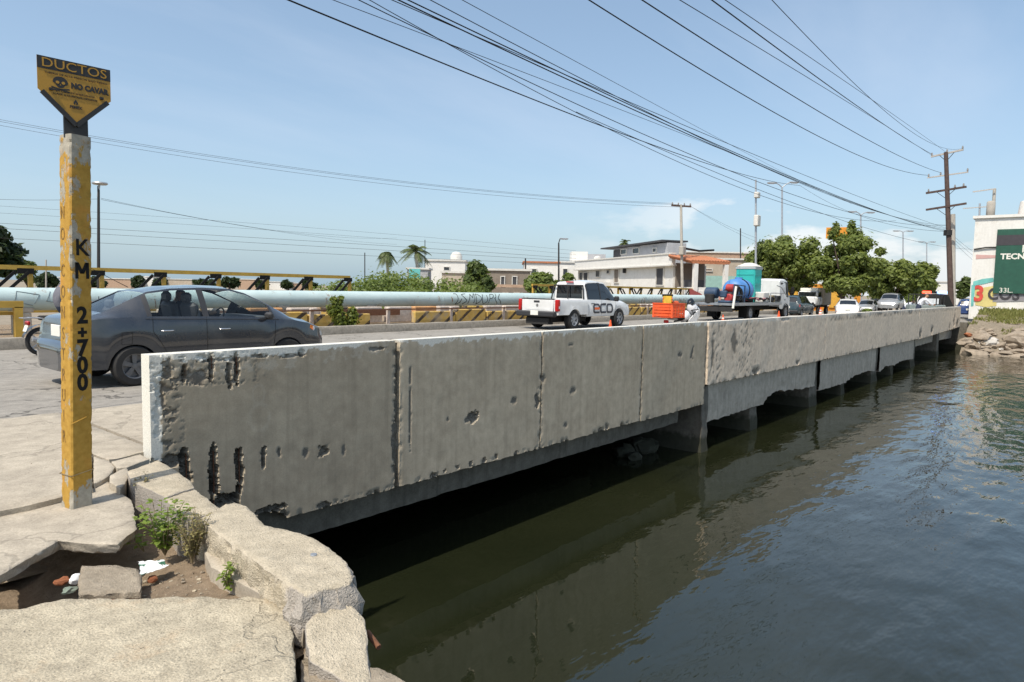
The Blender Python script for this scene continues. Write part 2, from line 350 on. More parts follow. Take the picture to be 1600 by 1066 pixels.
wcol = t.mix(t.ramp(t.noise(.35, 4), .3, .7), (.011, .0135, .006), (.017, .0195, .009)); wcol = t.mix(t.math('MULTIPLY', scum, .5), wcol, (.032, .032, .02))
K['water'] = t.fin(wcol, t.math('ADD', .004, t.math('MULTIPLY', scum, .08)), IOR=1.6, Specular_IOR_Level=.5)
sheet('canal_water', K['water'], [[(-2, -250, WZ), (60, -250, WZ), (60, 19.2, WZ), (-2, 19.2, WZ)]])
K['ground'] = conc('dry_ground', (.25, .205, .15), (.33, .28, .21), (.13, .14, .07), bump=.6, s=.5)
# ground: the near bank, the land across the road and the land past the bridge, one sheet with the canal left open
gq = [[(-700, -700, -.33), (1.0, -700, -.33), (1.0, 5, -.33), (-700, 5, -.33)], [(-700, 5, -.33), (1.6, 5, -.33), (2.3, 19, -.33), (-700, 19, -.33)],
      [(-700, 19, -.06), (56, 19, -.06), (56, 900, -.06), (-700, 900, -.06)], [(56, 5.6, -.34), (62, 5.6, -.5), (62, 900, -.5), (56, 900, -.34)], [(62, -700, -.5), (1500, -700, -.5), (1500, 900, -.5), (62, 900, -.5)]]
sheet('ground', K['ground'], gq)
RY0, RY1 = 8.56, 17.7
rx = [-300, -60, -20, 0, 10, 20, 30, 40, 50, 54, 58, 62, 80, 400]
def rz(x): return float(np.interp(x, [50, 62], [0, -.3]))
b = MB(); b.grid([[(x, y, rz(x)) for y in (RY0, 11, 14, RY1)] for x in rx]); tag(b.build('road', K['road']), kind='structure')
b = MB(); b.grid([[(x, y, rz(x) - .01) for y in (-4, RY0)] for x in (54, 58, 62, 80, 400)]); tag(b.build('side_road', K['road']), kind='structure')
# faint lane line and the pale strip of gutter along the sidewalk
sheet('gutter_strip', K['kerb'], [[(-60, RY0 - .02, .004), (52, RY0 - .02, .004), (52, RY0 + .12, .004), (-60, RY0 + .12, .004)]])
# sidewalk running back behind the parapet (beyond the broken slabs)
S0 = [atZ(*p, .09) for p in ((0, 798), (40, 790), (92, 777), (120, 769), (144, 761.5), (143, 735), (144, 708), (158, 714), (170, 717.5), (182, 716), (196, 713), (217, 707))]
S0 = [(p.x, p.y) for p in S0]
def rough_outline(poly, step=.03, amp=.008, sc=9, seed=0, closed=True):
    out = []; n = len(poly)
    for i in range(n if closed else n - 1):
        a, c = Vector(poly[i]).to_2d() if len(poly[i]) > 2 else Vector(poly[i]), Vector(poly[(i + 1) % n]).to_2d() if len(poly[i]) > 2 else Vector(poly[(i + 1) % n])
        k = max(1, int((c - a).length / step))
        for j in range(k):
            p = a.lerp(c, j / k); v = nvec(Vector((p.x * sc, p.y * sc, seed))); w = nvec(Vector((p.x * sc * 4, p.y * sc * 4, seed + 5)))
            out.append((p.x + v.x * amp * .8 + w.x * amp * .75, p.y + v.y * amp * .8 + w.y * amp * .75))
    return out
def inside(poly, x, y):
    c = False; n = len(poly); j = n - 1
    for i in range(n):
        xi, yi = poly[i]; xj, yj = poly[j]
        if (yi > y) != (yj > y) and x < (xj - xi) * (y - yi) / (yj - yi + 1e-12) + xi: c = not c
        j = i
    return c
def slab(name, mat, poly, zt, zb, parent=None, step=.035, amp=.008, res=.09, relief=.004, edge=.006, side=.012, seed=0, zfun=None, rows=4, smooth=40, taper=0., spall=None, rsc=6., outline=None, crumb=0.):
    """broken concrete: an uneven outline, a worn arris, rough sides, relief on top"""
    ol = outline or rough_outline(poly, step, amp, 9, seed); n = len(ol)
    ar = sum(ol[i][0] * ol[(i + 1) % n][1] - ol[(i + 1) % n][0] * ol[i][1] for i in range(n))
    if ar < 0: ol = ol[::-1]
    cx, cy = sum(p[0] for p in ol) / n, sum(p[1] for p in ol) / n
    nor = []
    for i in range(n):
        a, c = ol[i - 1], ol[(i + 1) % n]; d = Vector((c[1] - a[1], -(c[0] - a[0]))); nor.append(d.normalized() if d.length > 1e-9 else Vector((1, 0)))
    Z = zfun or (lambda x, y: zt)
    def rel(x, y): return relief * (mn.fractal(Vector((x * rsc, y * rsc, seed)), .8, 2.2, 4))
    inn = [(ol[i][0] - nor[i].x * edge, ol[i][1] - nor[i].y * edge) for i in range(n)]
    pts = [Vector(p) for p in inn]; edges = [(i, (i + 1) % n) for i in range(n)]
    xs = [p[0] for p in inn]; ys = [p[1] for p in inn]
    y = min(ys) + res / 2; r = 0
    while y < max(ys):
        x = min(xs) + res / 2 * (1 + r % 2)
        while x < max(xs):
            px, py = x + rnd.uniform(-.25, .25) * res, y + rnd.uniform(-.25, .25) * res
            if inside(inn, px, py) and min((px - q[0]) ** 2 + (py - q[1]) ** 2 for q in inn[::2]) > (res * .45) ** 2: pts.append(Vector((px, py)))
            x += res
        y += res; r += 1
    V, E_, Fc, *_ = delaunay_2d_cdt(pts, edges, [], 1, 1e-5)
    mb = MB(); mb.add([(v.x, v.y, Z(v.x, v.y) + rel(v.x, v.y)) for v in V], [f for f in Fc])
    # sides hang from the same boundary
    ring = []; sp = [0.] * len(V)
    o = len(mb.v)
    rw = [-.0001] + [-edge * .9] + [None] * rows
    for k in range(rows + 2):
        for i in range(n):
            x, y = ol[i]; zt_ = Z(x, y)
            if k == 0: q = (inn[i][0], inn[i][1], Z(*inn[i]) + rel(*inn[i]))
            elif k == 1: q = (x, y, zt_ - edge * (.8 + .5 * mn.noise(Vector((x * 30, y * 30, seed)))))
            else:
                f = (k - 1) / rows; z = zt_ - edge + (zb - zt_ + edge) * f
                v = nvec(Vector((x * 16, y * 16, z * 16 + seed))) * side + nvec(Vector((x * 45, y * 45, z * 45 + seed))) * side * .6
                q = (x + v.x - nor[i].x * taper * f, y + v.y - nor[i].y * taper * f, z + v.z * .5)
            if crumb and k >= 1 and spall and spall(q):
                v = nvec(Vector((q[0] * 22, q[1] * 22, q[2] * 22))); w_ = nvec(Vector((q[0] * 60, q[1] * 60, q[2] * 60))); f2 = (k - 1) / rows
                q = (q[0] + (v.x + w_.x * .7) * crumb + nor[i].x * crumb * 1.6 * math.sin(PI * min(1, f2 * 1.3)), q[1] + (v.y + w_.y * .7) * crumb + nor[i].y * crumb * 1.6 * math.sin(PI * min(1, f2 * 1.3)), q[2] + w_.z * crumb * .6 - (crumb * .8 * abs(v.z) if k == 1 else 0))
            mb.v.append(q); sp.append(1. if k >= 1 and (spall is None or spall(q)) else (.25 if k == 1 else 0.))
    for k in range(rows + 1):
        for i in range(n):
            j = (i + 1) % n; mb.f.append((o + k * n + i, o + (k + 1) * n + i, o + (k + 1) * n + j, o + k * n + j)); mb.m.append(0)
    bV, _e, bF, *_ = delaunay_2d_cdt([Vector(mb.v[o + (rows + 1) * n + i][:2]) for i in range(n)], [(i, (i + 1) % n) for i in range(n)], [], 1, 1e-5)
    mb.add([(q.x, q.y, zb) for q in bV], list(bF)); sp += [1.] * len(bV)
    ob = mb.build(name, mat, parent, smooth=smooth, attrs={'spall': sp})
    bm = bmesh.new(); bm.from_mesh(ob.data); bmesh.ops.remove_doubles(bm, verts=bm.verts, dist=.0005); bmesh.ops.recalc_face_normals(bm, faces=bm.faces); bm.to_mesh(ob.data); bm.free()
    return ob
sw = S0[:] + [(2.52, 6.08), (2.52, RY0 - .02), (-1.5, RY0 - .02), (-1.5, S0[0][1] - .32), (.2, S0[0][1] - .12)]
tag(slab('sidewalk', K['slab'], sw, .09, -.03, res=.14, relief=.005, seed=3, side=.01), kind='structure')
b = MB(); b.box((27.26, 7.32, .03), (49.4, 2.42, .12)); b.box((-30.8, 6.6, .028), (58.5, 3.86, .12)); tag(b.build('sidewalk', K['slab']), kind='structure')
# far side kerb: a low worn wall
def kerbwall(x0, x1):
    P = []
    for i in range(int((x1 - x0) / .25) + 1):
        x = x0 + i * .25; j = mn.noise(Vector((x * 1.7, 3, 1))) * .012; j2 = mn.noise(Vector((x * 4, 7, 1))) * .02
        P.append([(x, RY1 + j2 * .5, -.02), (x, RY1 + j, .16), (x, RY1 + .03 + j2, .245 + j), (x, RY1 + .28, .25 + j), (x, RY1 + .30, -.02)])
    return MB().grid(P)
tag(kerbwall(-14, 56).build('median_kerb', K['kerb'], smooth=50), kind='structure')
sheet('median_ground', K['dirt'], [[(-40, RY1 + .3, .06), (56, RY1 + .3, .06), (56, 27, .02), (-40, 27, .02)]])
# near bank: dirt of the broken hole, a heaved surface
def dz(x, y):
    p = Vector((x, y)); d = (y - 3.3) * .62 + (x - 1.5) * -.35
    w = max(0, min(1, (y - 3.72 + (1.3 - x) * .35) / .35)); r = max(0, min(1, (1.75 - x) / .5))
    return -.12 - (.05 + .22 * r) * w + .022 * mn.fractal(Vector((x * 5, y * 5, 2)), .8, 2, 4) + .006 * mn.noise(Vector((x * 40, y * 40, 2)))
b = MB(); b.grid([[(x, y, dz(x, y)) for y in np.arange(2.6, 5.6, .035)] for x in [-2.5, -1.5, -.8, -.4] + list(np.arange(-.1, 2.0, .035))]); tag(b.build('dirt', K['dirt'], smooth=60), kind='structure')
# quay wall under the blocks down into the water
qp = [(2.42, 6.2), (2.16, 5.3), (2.10, 4.5), (2.0, 3.9), (2.1, 3.5), (2.05, 3.1), (1.95, 2.6), (1.85, 2.3), (1.7, 1.8), (1.45, 1.0), (1.2, -2), (1.0, -60), (-1, -60), (-1, 2.3), (.7, 3.2), (1.3, 4.2), (1.75, 5.6), (1.8, 6.2)]
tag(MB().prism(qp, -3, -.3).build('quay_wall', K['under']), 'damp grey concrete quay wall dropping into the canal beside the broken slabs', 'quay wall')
# ================================================================ the bridge
YF, YB = 5.93, 6.09
def px_on(x, y): p = atY(x, y, YF); return p.x, p.z
def frac(x, z, sc, oct=4, seed=0): return mn.fractal(Vector((x * sc, seed, z * sc)), .7, 2.1, oct)
def panel(name, X0, X1, zb, zt, res, gouges, paint, parent, mat, base_rag=.012, edge_rag=.01, seed=0, notch=None, pit=None, thick=YB - YF, relief=.0006, lip=0.0, edgechip=.02):
    nx = max(2, int((X1 - X0) / res)); nz = max(2, int((zt - zb(0.5 * (X0 + X1))) / res))
    pts = []; spall = []; pnt = []; P = []
    for i in range(nx + 1):
        u = i / nx; row = []
        xx = X0 + (X1 - X0) * u
        zlo = zb(xx) + base_rag * (frac(xx, 0, 7, 4, seed) + .6 * abs(frac(xx, 4, 22, 3, seed)))
        if notch: zlo += notch(xx)
        for j in range(nz + 1):
            w = j / nz; z = zlo + (zt - zlo) * w; x = xx
            if i == 0 and seed != 1: x += edge_rag * max(0, frac(3, z, 9, 4, seed) + .4)
            if i == nx: x -= edge_rag * max(0, frac(8, z, 9, 4, seed) + .4)
            d = relief * frac(x, z, 3, 5, seed); s = 0.
            e = min(xx - X0, X1 - xx)
            if e < .05 and not (seed == 1 and x < 3) and frac(0, z, 1.7, 2, seed + 40) > -.25: d += max(0, edgechip * (frac(x, z, 12, 4, seed + 2) + .25) * (1 - e / .05)); s = max(s, .5 if d > .008 else 0)
            if z - zlo < .06:
                k = max(0, frac(x, z, 9, 4, seed + 4) - .05) * (1 - (z - zlo) / .06); k *= max(0, min(1, frac(x, 0, 2.2, 3, seed + 31) * 3 + .25)); d += k * .08; s = max(s, min(1, k * 2.5))
            if pit:
                w_ = pit(x, z)
                if w_ > 0:
                    k = max(0, frac(x, z, 15, 6, seed + 21) - .30 + .26 * w_) * w_; d += min(.014, k * .06) + .004 * (k > 0) * frac(x, z, 60, 2, 3); s = max(s, min(1, k * 6))
            for (gx, gz, hw, hh, dep) in gouges:
                wob = .45 * hw * frac(gx, z, 5, 3, seed + 11) if hh > hw else 0.; q = (abs((x - gx - wob) / hw) ** 2.3 + abs((z - gz) / hh) ** 2.3) ** (1 / 2.3)
                if q < 1.6:
                    q += .62 * frac(x, z, 11, 5, seed + 7)
                    k = max(0, min(1, (1.0 - q) * 4.5 + .1)); d += dep * k * (.7 + .7 * abs(frac(x, z, 32, 3, 2))); s = max(s, min(1, k * 1.3))
            row.append((x, YF + d + lip, z)); spall.append(min(1, s)); pnt.append(min(1., max(0., paint(x, z))) if paint else 0.)
        P.append(row)
    mb = MB(); mb.grid(P)
    a, c = len(P), len(P[0])
    # rim back to the rear face
    idx = [(i, 0) for i in range(a)] + [(a - 1, j) for j in range(1, c)] + [(i, c - 1) for i in range(a - 2, -1, -1)] + [(0, j) for j in range(c - 2, 0, -1)]
    o = len(mb.v); m = len(idx)
    for (i, j) in idx:
        q = P[i][j]; mb.v.append((q[0], YF + lip + thick, q[2])); spall.append(0); pnt.append(1. if j == c - 1 and paint else (1. if i == 0 and paint and seed == 1 else 0.))
    # duplicate rim so that the top stays white without bleeding over the face
    for k in range(m):
        i, j = idx[k]; i2, j2 = idx[(k + 1) % m]; mb.f.append((i * c + j, o + k, o + (k + 1) % m, i2 * c + j2)); mb.m.append(0)
    mb.f.append(tuple(o + k for k in range(m))); mb.m.append(0)
    return mb.build(name, mat, parent, smooth=35, attrs={'spall': spall, 'paint': pnt})
para = thing('bridge_parapet', 'long solid concrete bridge parapet of weathered panels with a white top above the water', 'parapet', (2.45, YF, 0))
ZT = .93
def gpx(x, y, hw, hh, d):
    p = atY(x, y, YF); q = atY(x + hw, y, YF); r = atY(x, y + hh, YF); return (p.x, p.z, abs(q.x - p.x), abs(r.z - p.z), d)
G1 = [gpx(289, 585, 3, 15, .05), gpx(330, 573, 4, 26, .06), gpx(358, 582, 4, 20, .05), gpx(370, 578, 4, 24, .06), gpx(250, 610, 8, 26, .022), gpx(262, 585, 10, 10, .02), gpx(305, 590, 18, 14, .014), gpx(345, 562, 30, 4, .02), gpx(245, 660, 6, 30, .012),
      gpx(290, 735, 8, 32, .07), gpx(265, 722, 26, 13, .05), gpx(333, 740, 7, 36, .08), gpx(374, 728, 6, 30, .08), gpx(350, 782, 24, 12, .10), gpx(412, 717, 3.5, 16, .05), gpx(506, 702, 8, 9, .045), gpx(436, 706, 3, 8, .02), gpx(332, 775, 4, 26, .09), gpx(372, 775, 4, 26, .09),
      gpx(455, 556, 22, 2.5, .018), gpx(405, 556, 12, 3, .02), gpx(315, 557, 9, 3, .02), gpx(283, 558, 7, 2, .02), gpx(590, 545, 14, 3, .02), gpx(470, 551, 5, 5, .03),
      gpx(537, 705, 3, 8, .008), gpx(476, 710, 4, 8, .01), gpx(616, 690, 4, 40, .02), gpx(420, 798, 26, 7, .07), gpx(505, 790, 10, 5, .04)]
def ringmark(x, z, cx, cz, rx, rz_):
    q = math.hypot((x - cx) / rx, (z - cz) / rz_); return max(0, 1 - abs(q - 1) * 4)
c1 = px_on(406, 652)
def paint1(x, z):
    thr = ZT - .075 - .03 * frac(x, 1, 2.5, 4, 3) - .035 * frac(x, z, 13, 4, 9) + .05 * max(0, (x - 3.6))
    v = 1. if z > thr else 0.
    if x < 2.51 + .02 * frac(x, z, 8, 4, 5): v = max(v, .95)
    if v < .5 and z > thr - .13 and frac(x, z, 6, 4, 2) > -.05: v = max(v, .16)
    v = max(v, .12 * ringmark(x, z, c1[0], c1[1], .10, .13) * (.6 + frac(x, z, 9, 3)), .10 * ringmark(x, z, c1[0] - .01, c1[1] + .22, .06, .09))
    return v
zb_near = lambda x: -.775
def notch1(x):
    a, c = px_on(385, 800)[0], px_on(448, 800)[0]; d0 = px_on(318, 740)[0]
    r = 0.
    if a < x < c: r += .10 * math.sin(PI * (x - a) / (c - a)) ** .5
    if x < a: r += .22 * min(1, (a - x) / .25) 
    return r
panel('panel', 2.42, 5.085, zb_near, ZT, .0125, G1, paint1, para, K['panel_dark'], seed=1, notch=notch1, pit=lambda x, z: max(0, min(1, (2.72 - x) / .22)) * (x > 2.5) * (1 if z > .15 else .5) + .45 * max(0, min(1, (3.5 - x) / .5)) * (z > .62), relief=.0007, edgechip=.03)
def paintN(seed, h=.05):
    def f(x, z):
        thr = ZT - h - .045 * frac(x, 1, 2.2, 4, seed) - .05 * frac(x, z, 12, 4, seed + 3); return .95 if z > thr else (.10 if z > thr - .07 and frac(x, z, 7, 4, seed) > .1 else 0.)
    return f
G2 = [gpx(739, 652, 7, 10, .05), gpx(732, 656, 8, 4, .012), gpx(803, 627, 5, 5, .012), gpx(700, 655, 2, 4, .008), gpx(840, 625, 3.5, 14, .03), gpx(641, 640, 1.5, 70, .012)] + [gpx(x, y, 2.5, 4, .03) for x, y in ((675, 742), (695, 737), (715, 731), (736, 725), (757, 719), (776, 713), (807, 708))]
panel('panel', 5.15, 7.815, zb_near, ZT, .015, G2, paintN(4), para, K['panel'], seed=2)
G3 = [gpx(895, 610, 4, 5, .012), gpx(890, 540, 4, 1.5, .012), gpx(884, 664, 3, 4, .01), gpx(850, 590, 3, 5, .02)] + [gpx(x, y, 2.5, 4, .03) for x, y in ((885, 690), (938, 672), (948, 668), (972, 664))]
panel('panel', 7.845, 10.765, zb_near, ZT, .025, G3, paintN(5, .04), para, K['panel'], seed=3)
panel('panel', 10.80, 13.46, lambda x: -.79, ZT, .03, [gpx(1062, 555, 3, 4, .012), gpx(1082, 552, 2, 10, .012)], paintN(6, .035), para, K['panel'], seed=4)
# joint filler lying back in the open joints
for x0, x1 in ((5.07, 5.17), (7.80, 7.86), (10.75, 10.82), (13.44, 13.53)):
    P = []; b = MB()
    for j in range(40):
        z = -.72 + 1.62 * j / 39; P.append([(x, YF + .055 + .03 * frac(x, z, 9, 4, 8), z) for x in np.linspace(x0, x1, 5)])
    b.grid(P); b.build('joint_filler', K['under'], para, smooth=60)
# the far stretch: continuous weathered render
farX = [(13.52, 22.0), (22.0, 37.6), (37.6, 45.0), (45.0, 52.2)]
Gf = [(14.9, .45, .16, .3, .008), (13.75, .3, .08, .4, .012), (16.3, -.32, .2, .09, .05), (19.5, -.34, .15, .07, .05)] + [gpx(x, y, 4, 2, .03) for x, y in ((1212, 495), (1223, 500), (1228, 498))]
Gg = [(26 + 3.1 * i, .80 + .05 * math.sin(i), .5, .07, .012) for i in range(4)]
Gh = [(38.2, -.30, .35, .25, .05), (41.5, -.2, .4, .22, .05)]; Gi = [(49.5, .05, .35, .45, .06), (47.8, -.25, .3, .25, .05), (51, -.1, .5, .3, .05)]
for k, ((a, c), g, rs) in enumerate(zip(farX, (Gf, Gg, Gh, Gi), (.05, .08, .08, .08))):
    panel('panel', a, c - .005, (lambda x: -.40 - .10 * (x - 13.5) / 24) if k < 2 else (lambda x: -.55 + .012 * (x - 37)), ZT, rs, g, paintN(10 + k, .05), para, K['panel_far'], seed=10 + k, pit=(lambda x, z: max(0, 1 - abs(x - 14.0) / .7) * .5 + max(0, 1 - abs(x - 15.6) / 1.0) * .55) if k == 0 else (lambda x, z: .55 * (z > .72)), base_rag=.035, edge_rag=.012, lip=-.03, relief=.004, thick=.19)
# rusty bars bared in the gouges
for x, y0, y1 in ((289, 573, 612), (330, 550, 600), (369, 557, 602), (290, 705, 765), (333, 705, 806), (373, 700, 800), (412, 703, 730)):
    p, q = atY(x, y0, YF + .035), atY(x + 1, y1, YF + .035); MB().tube([p, (p + q) / 2 + Vector((.004, 0, 0)), q], .006, 6).build('rebar', K['rust'], para, smooth=60)
# ---- structure below: deck, edge girder, piers, aprons, abutment
br = thing('road_bridge', 'low concrete road bridge on wall piers standing in the canal beneath the parapet', 'bridge', (2.45, 6.1, -1))
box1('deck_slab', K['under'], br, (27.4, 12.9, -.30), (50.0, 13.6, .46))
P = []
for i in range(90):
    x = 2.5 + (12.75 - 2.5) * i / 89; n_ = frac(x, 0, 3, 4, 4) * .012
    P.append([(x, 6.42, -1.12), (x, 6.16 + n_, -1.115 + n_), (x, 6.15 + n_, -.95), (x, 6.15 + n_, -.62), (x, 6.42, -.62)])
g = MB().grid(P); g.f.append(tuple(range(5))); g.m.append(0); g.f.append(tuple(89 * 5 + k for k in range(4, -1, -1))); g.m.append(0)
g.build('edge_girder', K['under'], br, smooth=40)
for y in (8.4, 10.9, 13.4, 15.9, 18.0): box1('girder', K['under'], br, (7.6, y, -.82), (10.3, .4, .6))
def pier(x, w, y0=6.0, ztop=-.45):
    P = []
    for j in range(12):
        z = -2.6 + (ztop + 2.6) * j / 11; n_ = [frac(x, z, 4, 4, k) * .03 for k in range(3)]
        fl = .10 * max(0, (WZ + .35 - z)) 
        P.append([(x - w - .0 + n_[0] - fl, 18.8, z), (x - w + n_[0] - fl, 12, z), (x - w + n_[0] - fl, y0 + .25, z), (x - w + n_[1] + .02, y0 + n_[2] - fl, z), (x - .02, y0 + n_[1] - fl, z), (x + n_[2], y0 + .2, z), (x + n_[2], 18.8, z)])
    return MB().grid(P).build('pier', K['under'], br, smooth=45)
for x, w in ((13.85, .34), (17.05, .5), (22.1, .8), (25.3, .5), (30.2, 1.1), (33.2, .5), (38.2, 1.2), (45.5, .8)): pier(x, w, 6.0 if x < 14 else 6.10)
def apron(x0, x1, bot, y=6.02, ztop=-.3):
    P = []; n = max(4, int((x1 - x0) / .08))
    for i in range(n + 1):
        x = x0 + (x1 - x0) * i / n; zl = np.interp(x, [p[0] for p in bot], [p[1] for p in bot]) + .035 * frac(x, 2, 3, 5, 6)
        P.append([(x, y + .3, zl)] + [(x, y + .012 * frac(x, z, 5, 4, 2) + (.05 * max(0, frac(x, z, 6, 4, 9)) if z < zl + .15 else 0), z) for z in np.linspace(zl, ztop, 12)])
    return MB().grid(P).build('apron_wall', K['apron'], br, smooth=45)
def apx(x, y): p = atY(x, y, 6.02); return (p.x, p.z)
apron(13.86, 21.6, [apx(1120, 655), apx(1195, 631), apx(1200, 620), apx(1212, 611), (20.3, -1.18), (21.6, -1.22)])
apron(22.1, 29.5, [(22.1, -1.42), (25.2, -1.46), (26.2, -1.33), (28.4, -1.3), (29.5, -1.42)])
apron(30.2, 37.4, [(30.2, -1.52), (31.5, -1.36), (33.2, -1.45), (34.5, -1.36), (37.4, -1.45)])
apron(38.2, 52, [(38.2, -1.0), (45, -1.0), (52, -1.1)], y=6.3)
box1('abutment', K['under'], br, (2.3, 12.4, -1.5), (.5, 12.6, 2.6)); box1('abutment', K['under'], br, (52.9, 12, -1.5), (1.4, 13, 2.8))
box1('rear_light_block', K['under'], br, (27.5, 19.15, -1.5), (51, .3, 2.7))  # added unseen wall closing the canal, shuts out light so the underside stays dark
# rubble footing at the first pier
for i in range(7):
    x, y, s_ = 12.6 + rnd.uniform(-.6, .7), 6.75 + rnd.uniform(-.2, .4), rnd.uniform(.14, .3)
    def rock_bm(c, s3, seed, sub=2):
        bm = bmesh.new(); bmesh.ops.create_icosphere(bm, subdivisions=sub, radius=1)
        for v in bm.verts:
            k = 1 + .75 * mn.fractal(v.co * 1.1 + Vector((seed, 0, 0)), .8, 2, 3); k = max(.55, min(k, 1.1))
            v.co = Vector((v.co.x * s3[0], v.co.y * s3[1], v.co.z * s3[2])) * k
        mb = MB(); mb.add([v.co + Vector(c) for v in bm.verts], [[v.index for v in f.verts] for f in bm.faces]); bm.free(); return mb
    tag(rock_bm((x, y, WZ + .06), (s_ * 1.3, s_, s_ * .8), i * 3.3).build('rubble_rock', K['under'], smooth=25), 'damp rock heaped at the foot of the first bridge pier', 'rock', 'rocks at the first bridge pier')
# ================================================================ broken sidewalk and kerb blocks in front
def w2(pts, z): return [(p.x, p.y) for p in (atZ(x, y, z) for x, y in pts)]
s1 = w2([(-60, 812), (0, 800), (92, 779), (144, 763), (166, 750), (187, 768), (206, 781), (214, 824), (184, 847.5), (142, 847.5), (91, 843.5), (40, 872), (0, 895), (-60, 925)], .05)
t_ = slab('pavement_slab', K['slab'], s1, .05, -.02, res=.06, relief=.004, side=.016, seed=5, amp=.010, taper=.02, zfun=lambda x, y: .05 - .02 * max(0, 4.6 - y))
tag(t_, 'flat broken pavement slab that the yellow post stands on', 'slab')
s2 = w2([(0, 951), (39, 949.5), (63, 942), (90, 936), (126, 933), (210, 936), (270, 931.5), (372, 933), (420, 933), (447, 954), (456, 972), (459, 1010), (460.5, 1047), (455, 1090)], -.02) + [(1.3, 2.0), (.9, -1.2), (-2.2, -1.2), (-2.2, 3.2), (-.2, 4.05)]
tag(slab('pavement_slab', K['slab2'], s2, -.02, -.16, res=.04, relief=.006, side=.014, seed=9, amp=.012, step=.02, edge=.01, rsc=9), 'big rough pale slab filling the bottom corner below the hole', 'slab')
zA, zB = .13, .125
def lin(a, b_, za, zb_):   # height varying along Y
    return lambda x, y: za + (zb_ - za) * max(0, min(1, (y - a) / (b_ - a)))
A1 = w2([(198, 737), (222, 728), (247.5, 719), (272, 733), (297, 751), (304, 762), (283, 768), (259, 777), (232, 764), (207, 753)], zA)
tag(slab('kerb_block', K['block'], A1, zA, -.35, res=.05, relief=.004, side=.012, seed=21, amp=.005, step=.025), 'cracked kerb block crossed by the shadow of the post', 'kerb block')
A2 = w2([(259, 779), (283, 770), (305, 764), (326, 780), (345, 795), (341, 801), (320, 804), (301, 808), (285, 802), (263, 784)], zA - .01)
tag(slab('kerb_block', K['block'], A2, zA - .012, -.3, res=.05, relief=.005, side=.014, seed=22, amp=.008, step=.02), 'short cracked kerb block behind the leafy weed', 'kerb block')
Bp = w2([(311, 810), (330, 802), (351, 789), (368, 787), (386, 790.5), (396, 800), (412.5, 817), (430, 824), (450, 828), (470, 832), (491, 842), (514, 855), (536, 871), (548, 888), (552, 908), (530, 915), (500, 922), (474, 929), (430, 900), (390, 870), (350, 840)], zB)
Bz = lambda x, y: zB + .006 * mn.noise(Vector((x * 3, y * 3, 0))) - .05 * max(0, 2.72 - y)
endB = min(p[1] for p in Bp)
tag(slab('kerb_block', K['block'], Bp, zB, -.32, res=.035, relief=.007, side=.022, seed=23, amp=.008, step=.018, zfun=Bz, rows=14, edge=.010, crumb=.022, spall=lambda q: q[1] < endB + .20 + .05 * mn.noise(Vector((q[0] * 20, q[2] * 20, 0))), rsc=9), 'long kerb block with crumbled aggregate at its broken end', 'kerb block')
# haunch strip along the inner foot of the long block
hb = w2([(318, 858), (345, 862), (400, 902), (440, 932), (480, 972), (474, 985), (455, 965), (430, 940), (330, 885)], -.03)
tag(slab('kerb_haunch', K['slab'], hb, -.03, -.3, res=.05, relief=.004, side=.01, seed=24, amp=.005), 'smooth mortar haunch along the inner foot of the long kerb block', 'haunch')
Cp = w2([(476, 975), (498, 958), (520, 945), (548, 944), (571, 958), (574, 985), (577, 1008), (590, 1036), (560, 1032), (520, 1022), (484, 1012)], .02)
Cz = lambda x, y: .03 - .5 * max(0, 2.62 - y) * .6
tag(slab('concrete_chunk', K['block'], Cp, .02, -.4, res=.04, relief=.004, side=.02, seed=25, amp=.008, zfun=Cz, step=.02, rows=6), 'tilted wedge of broken concrete under the crumbled block end', 'chunk')
Dp = w2([(470, 1030), (500, 1028), (540, 1035), (590, 1042), (612, 1052), (650, 1075), (660, 1100), (470, 1110)], -.10)
tag(slab('concrete_chunk', K['chunk'], Dp, -.10, -.5, res=.04, relief=.010, side=.02, seed=26, amp=.01, step=.02, rows=5), 'lowest broken concrete ledge at the water edge', 'chunk')
Ep = w2([(478, 1010), (500, 1012), (530, 1024), (548, 1032), (500, 1036), (474, 1026)], -.06)
tag(slab('concrete_chunk', K['chunk'], Ep, -.06, -.3, res=.03, relief=.014, side=.02, seed=27, amp=.012, step=.02), 'crumbly lump wedged in the crack below the tilted wedge', 'chunk')
# fragments where sidewalk, slab and blocks meet
F1 = w2([(172, 743), (186, 735), (199, 731), (201, 743), (195, 755), (188, 763), (178, 757), (171, 753)], .10)
tag(slab('concrete_chunk', K['slab'], F1, .10, -.1, res=.04, relief=.003, side=.008, seed=31, amp=.004, step=.02), 'small tilted fragment between the post slab and the kerb blocks', 'chunk')
F2 = w2([(146, 712), (158, 717), (170, 719.5), (180, 729), (173, 740), (166, 746), (146, 757)], .085)
tag(slab('concrete_chunk', K['slab'], F2, .085, -.1, res=.04, relief=.003, side=.008, seed=32, amp=.004, step=.02), 'cracked flat fragment beside the foot of the yellow post', 'chunk')
F3 = w2([(174, 720), (196, 715), (219, 709), (234, 716), (216, 722), (198, 729), (183, 730)], .10)
tag(slab('concrete_chunk', K['slab'], F3, .095, -.1, res=.04, relief=.003, side=.008, seed=33, amp=.004, step=.02), 'cracked fragment at the foot of the white parapet end', 'chunk')
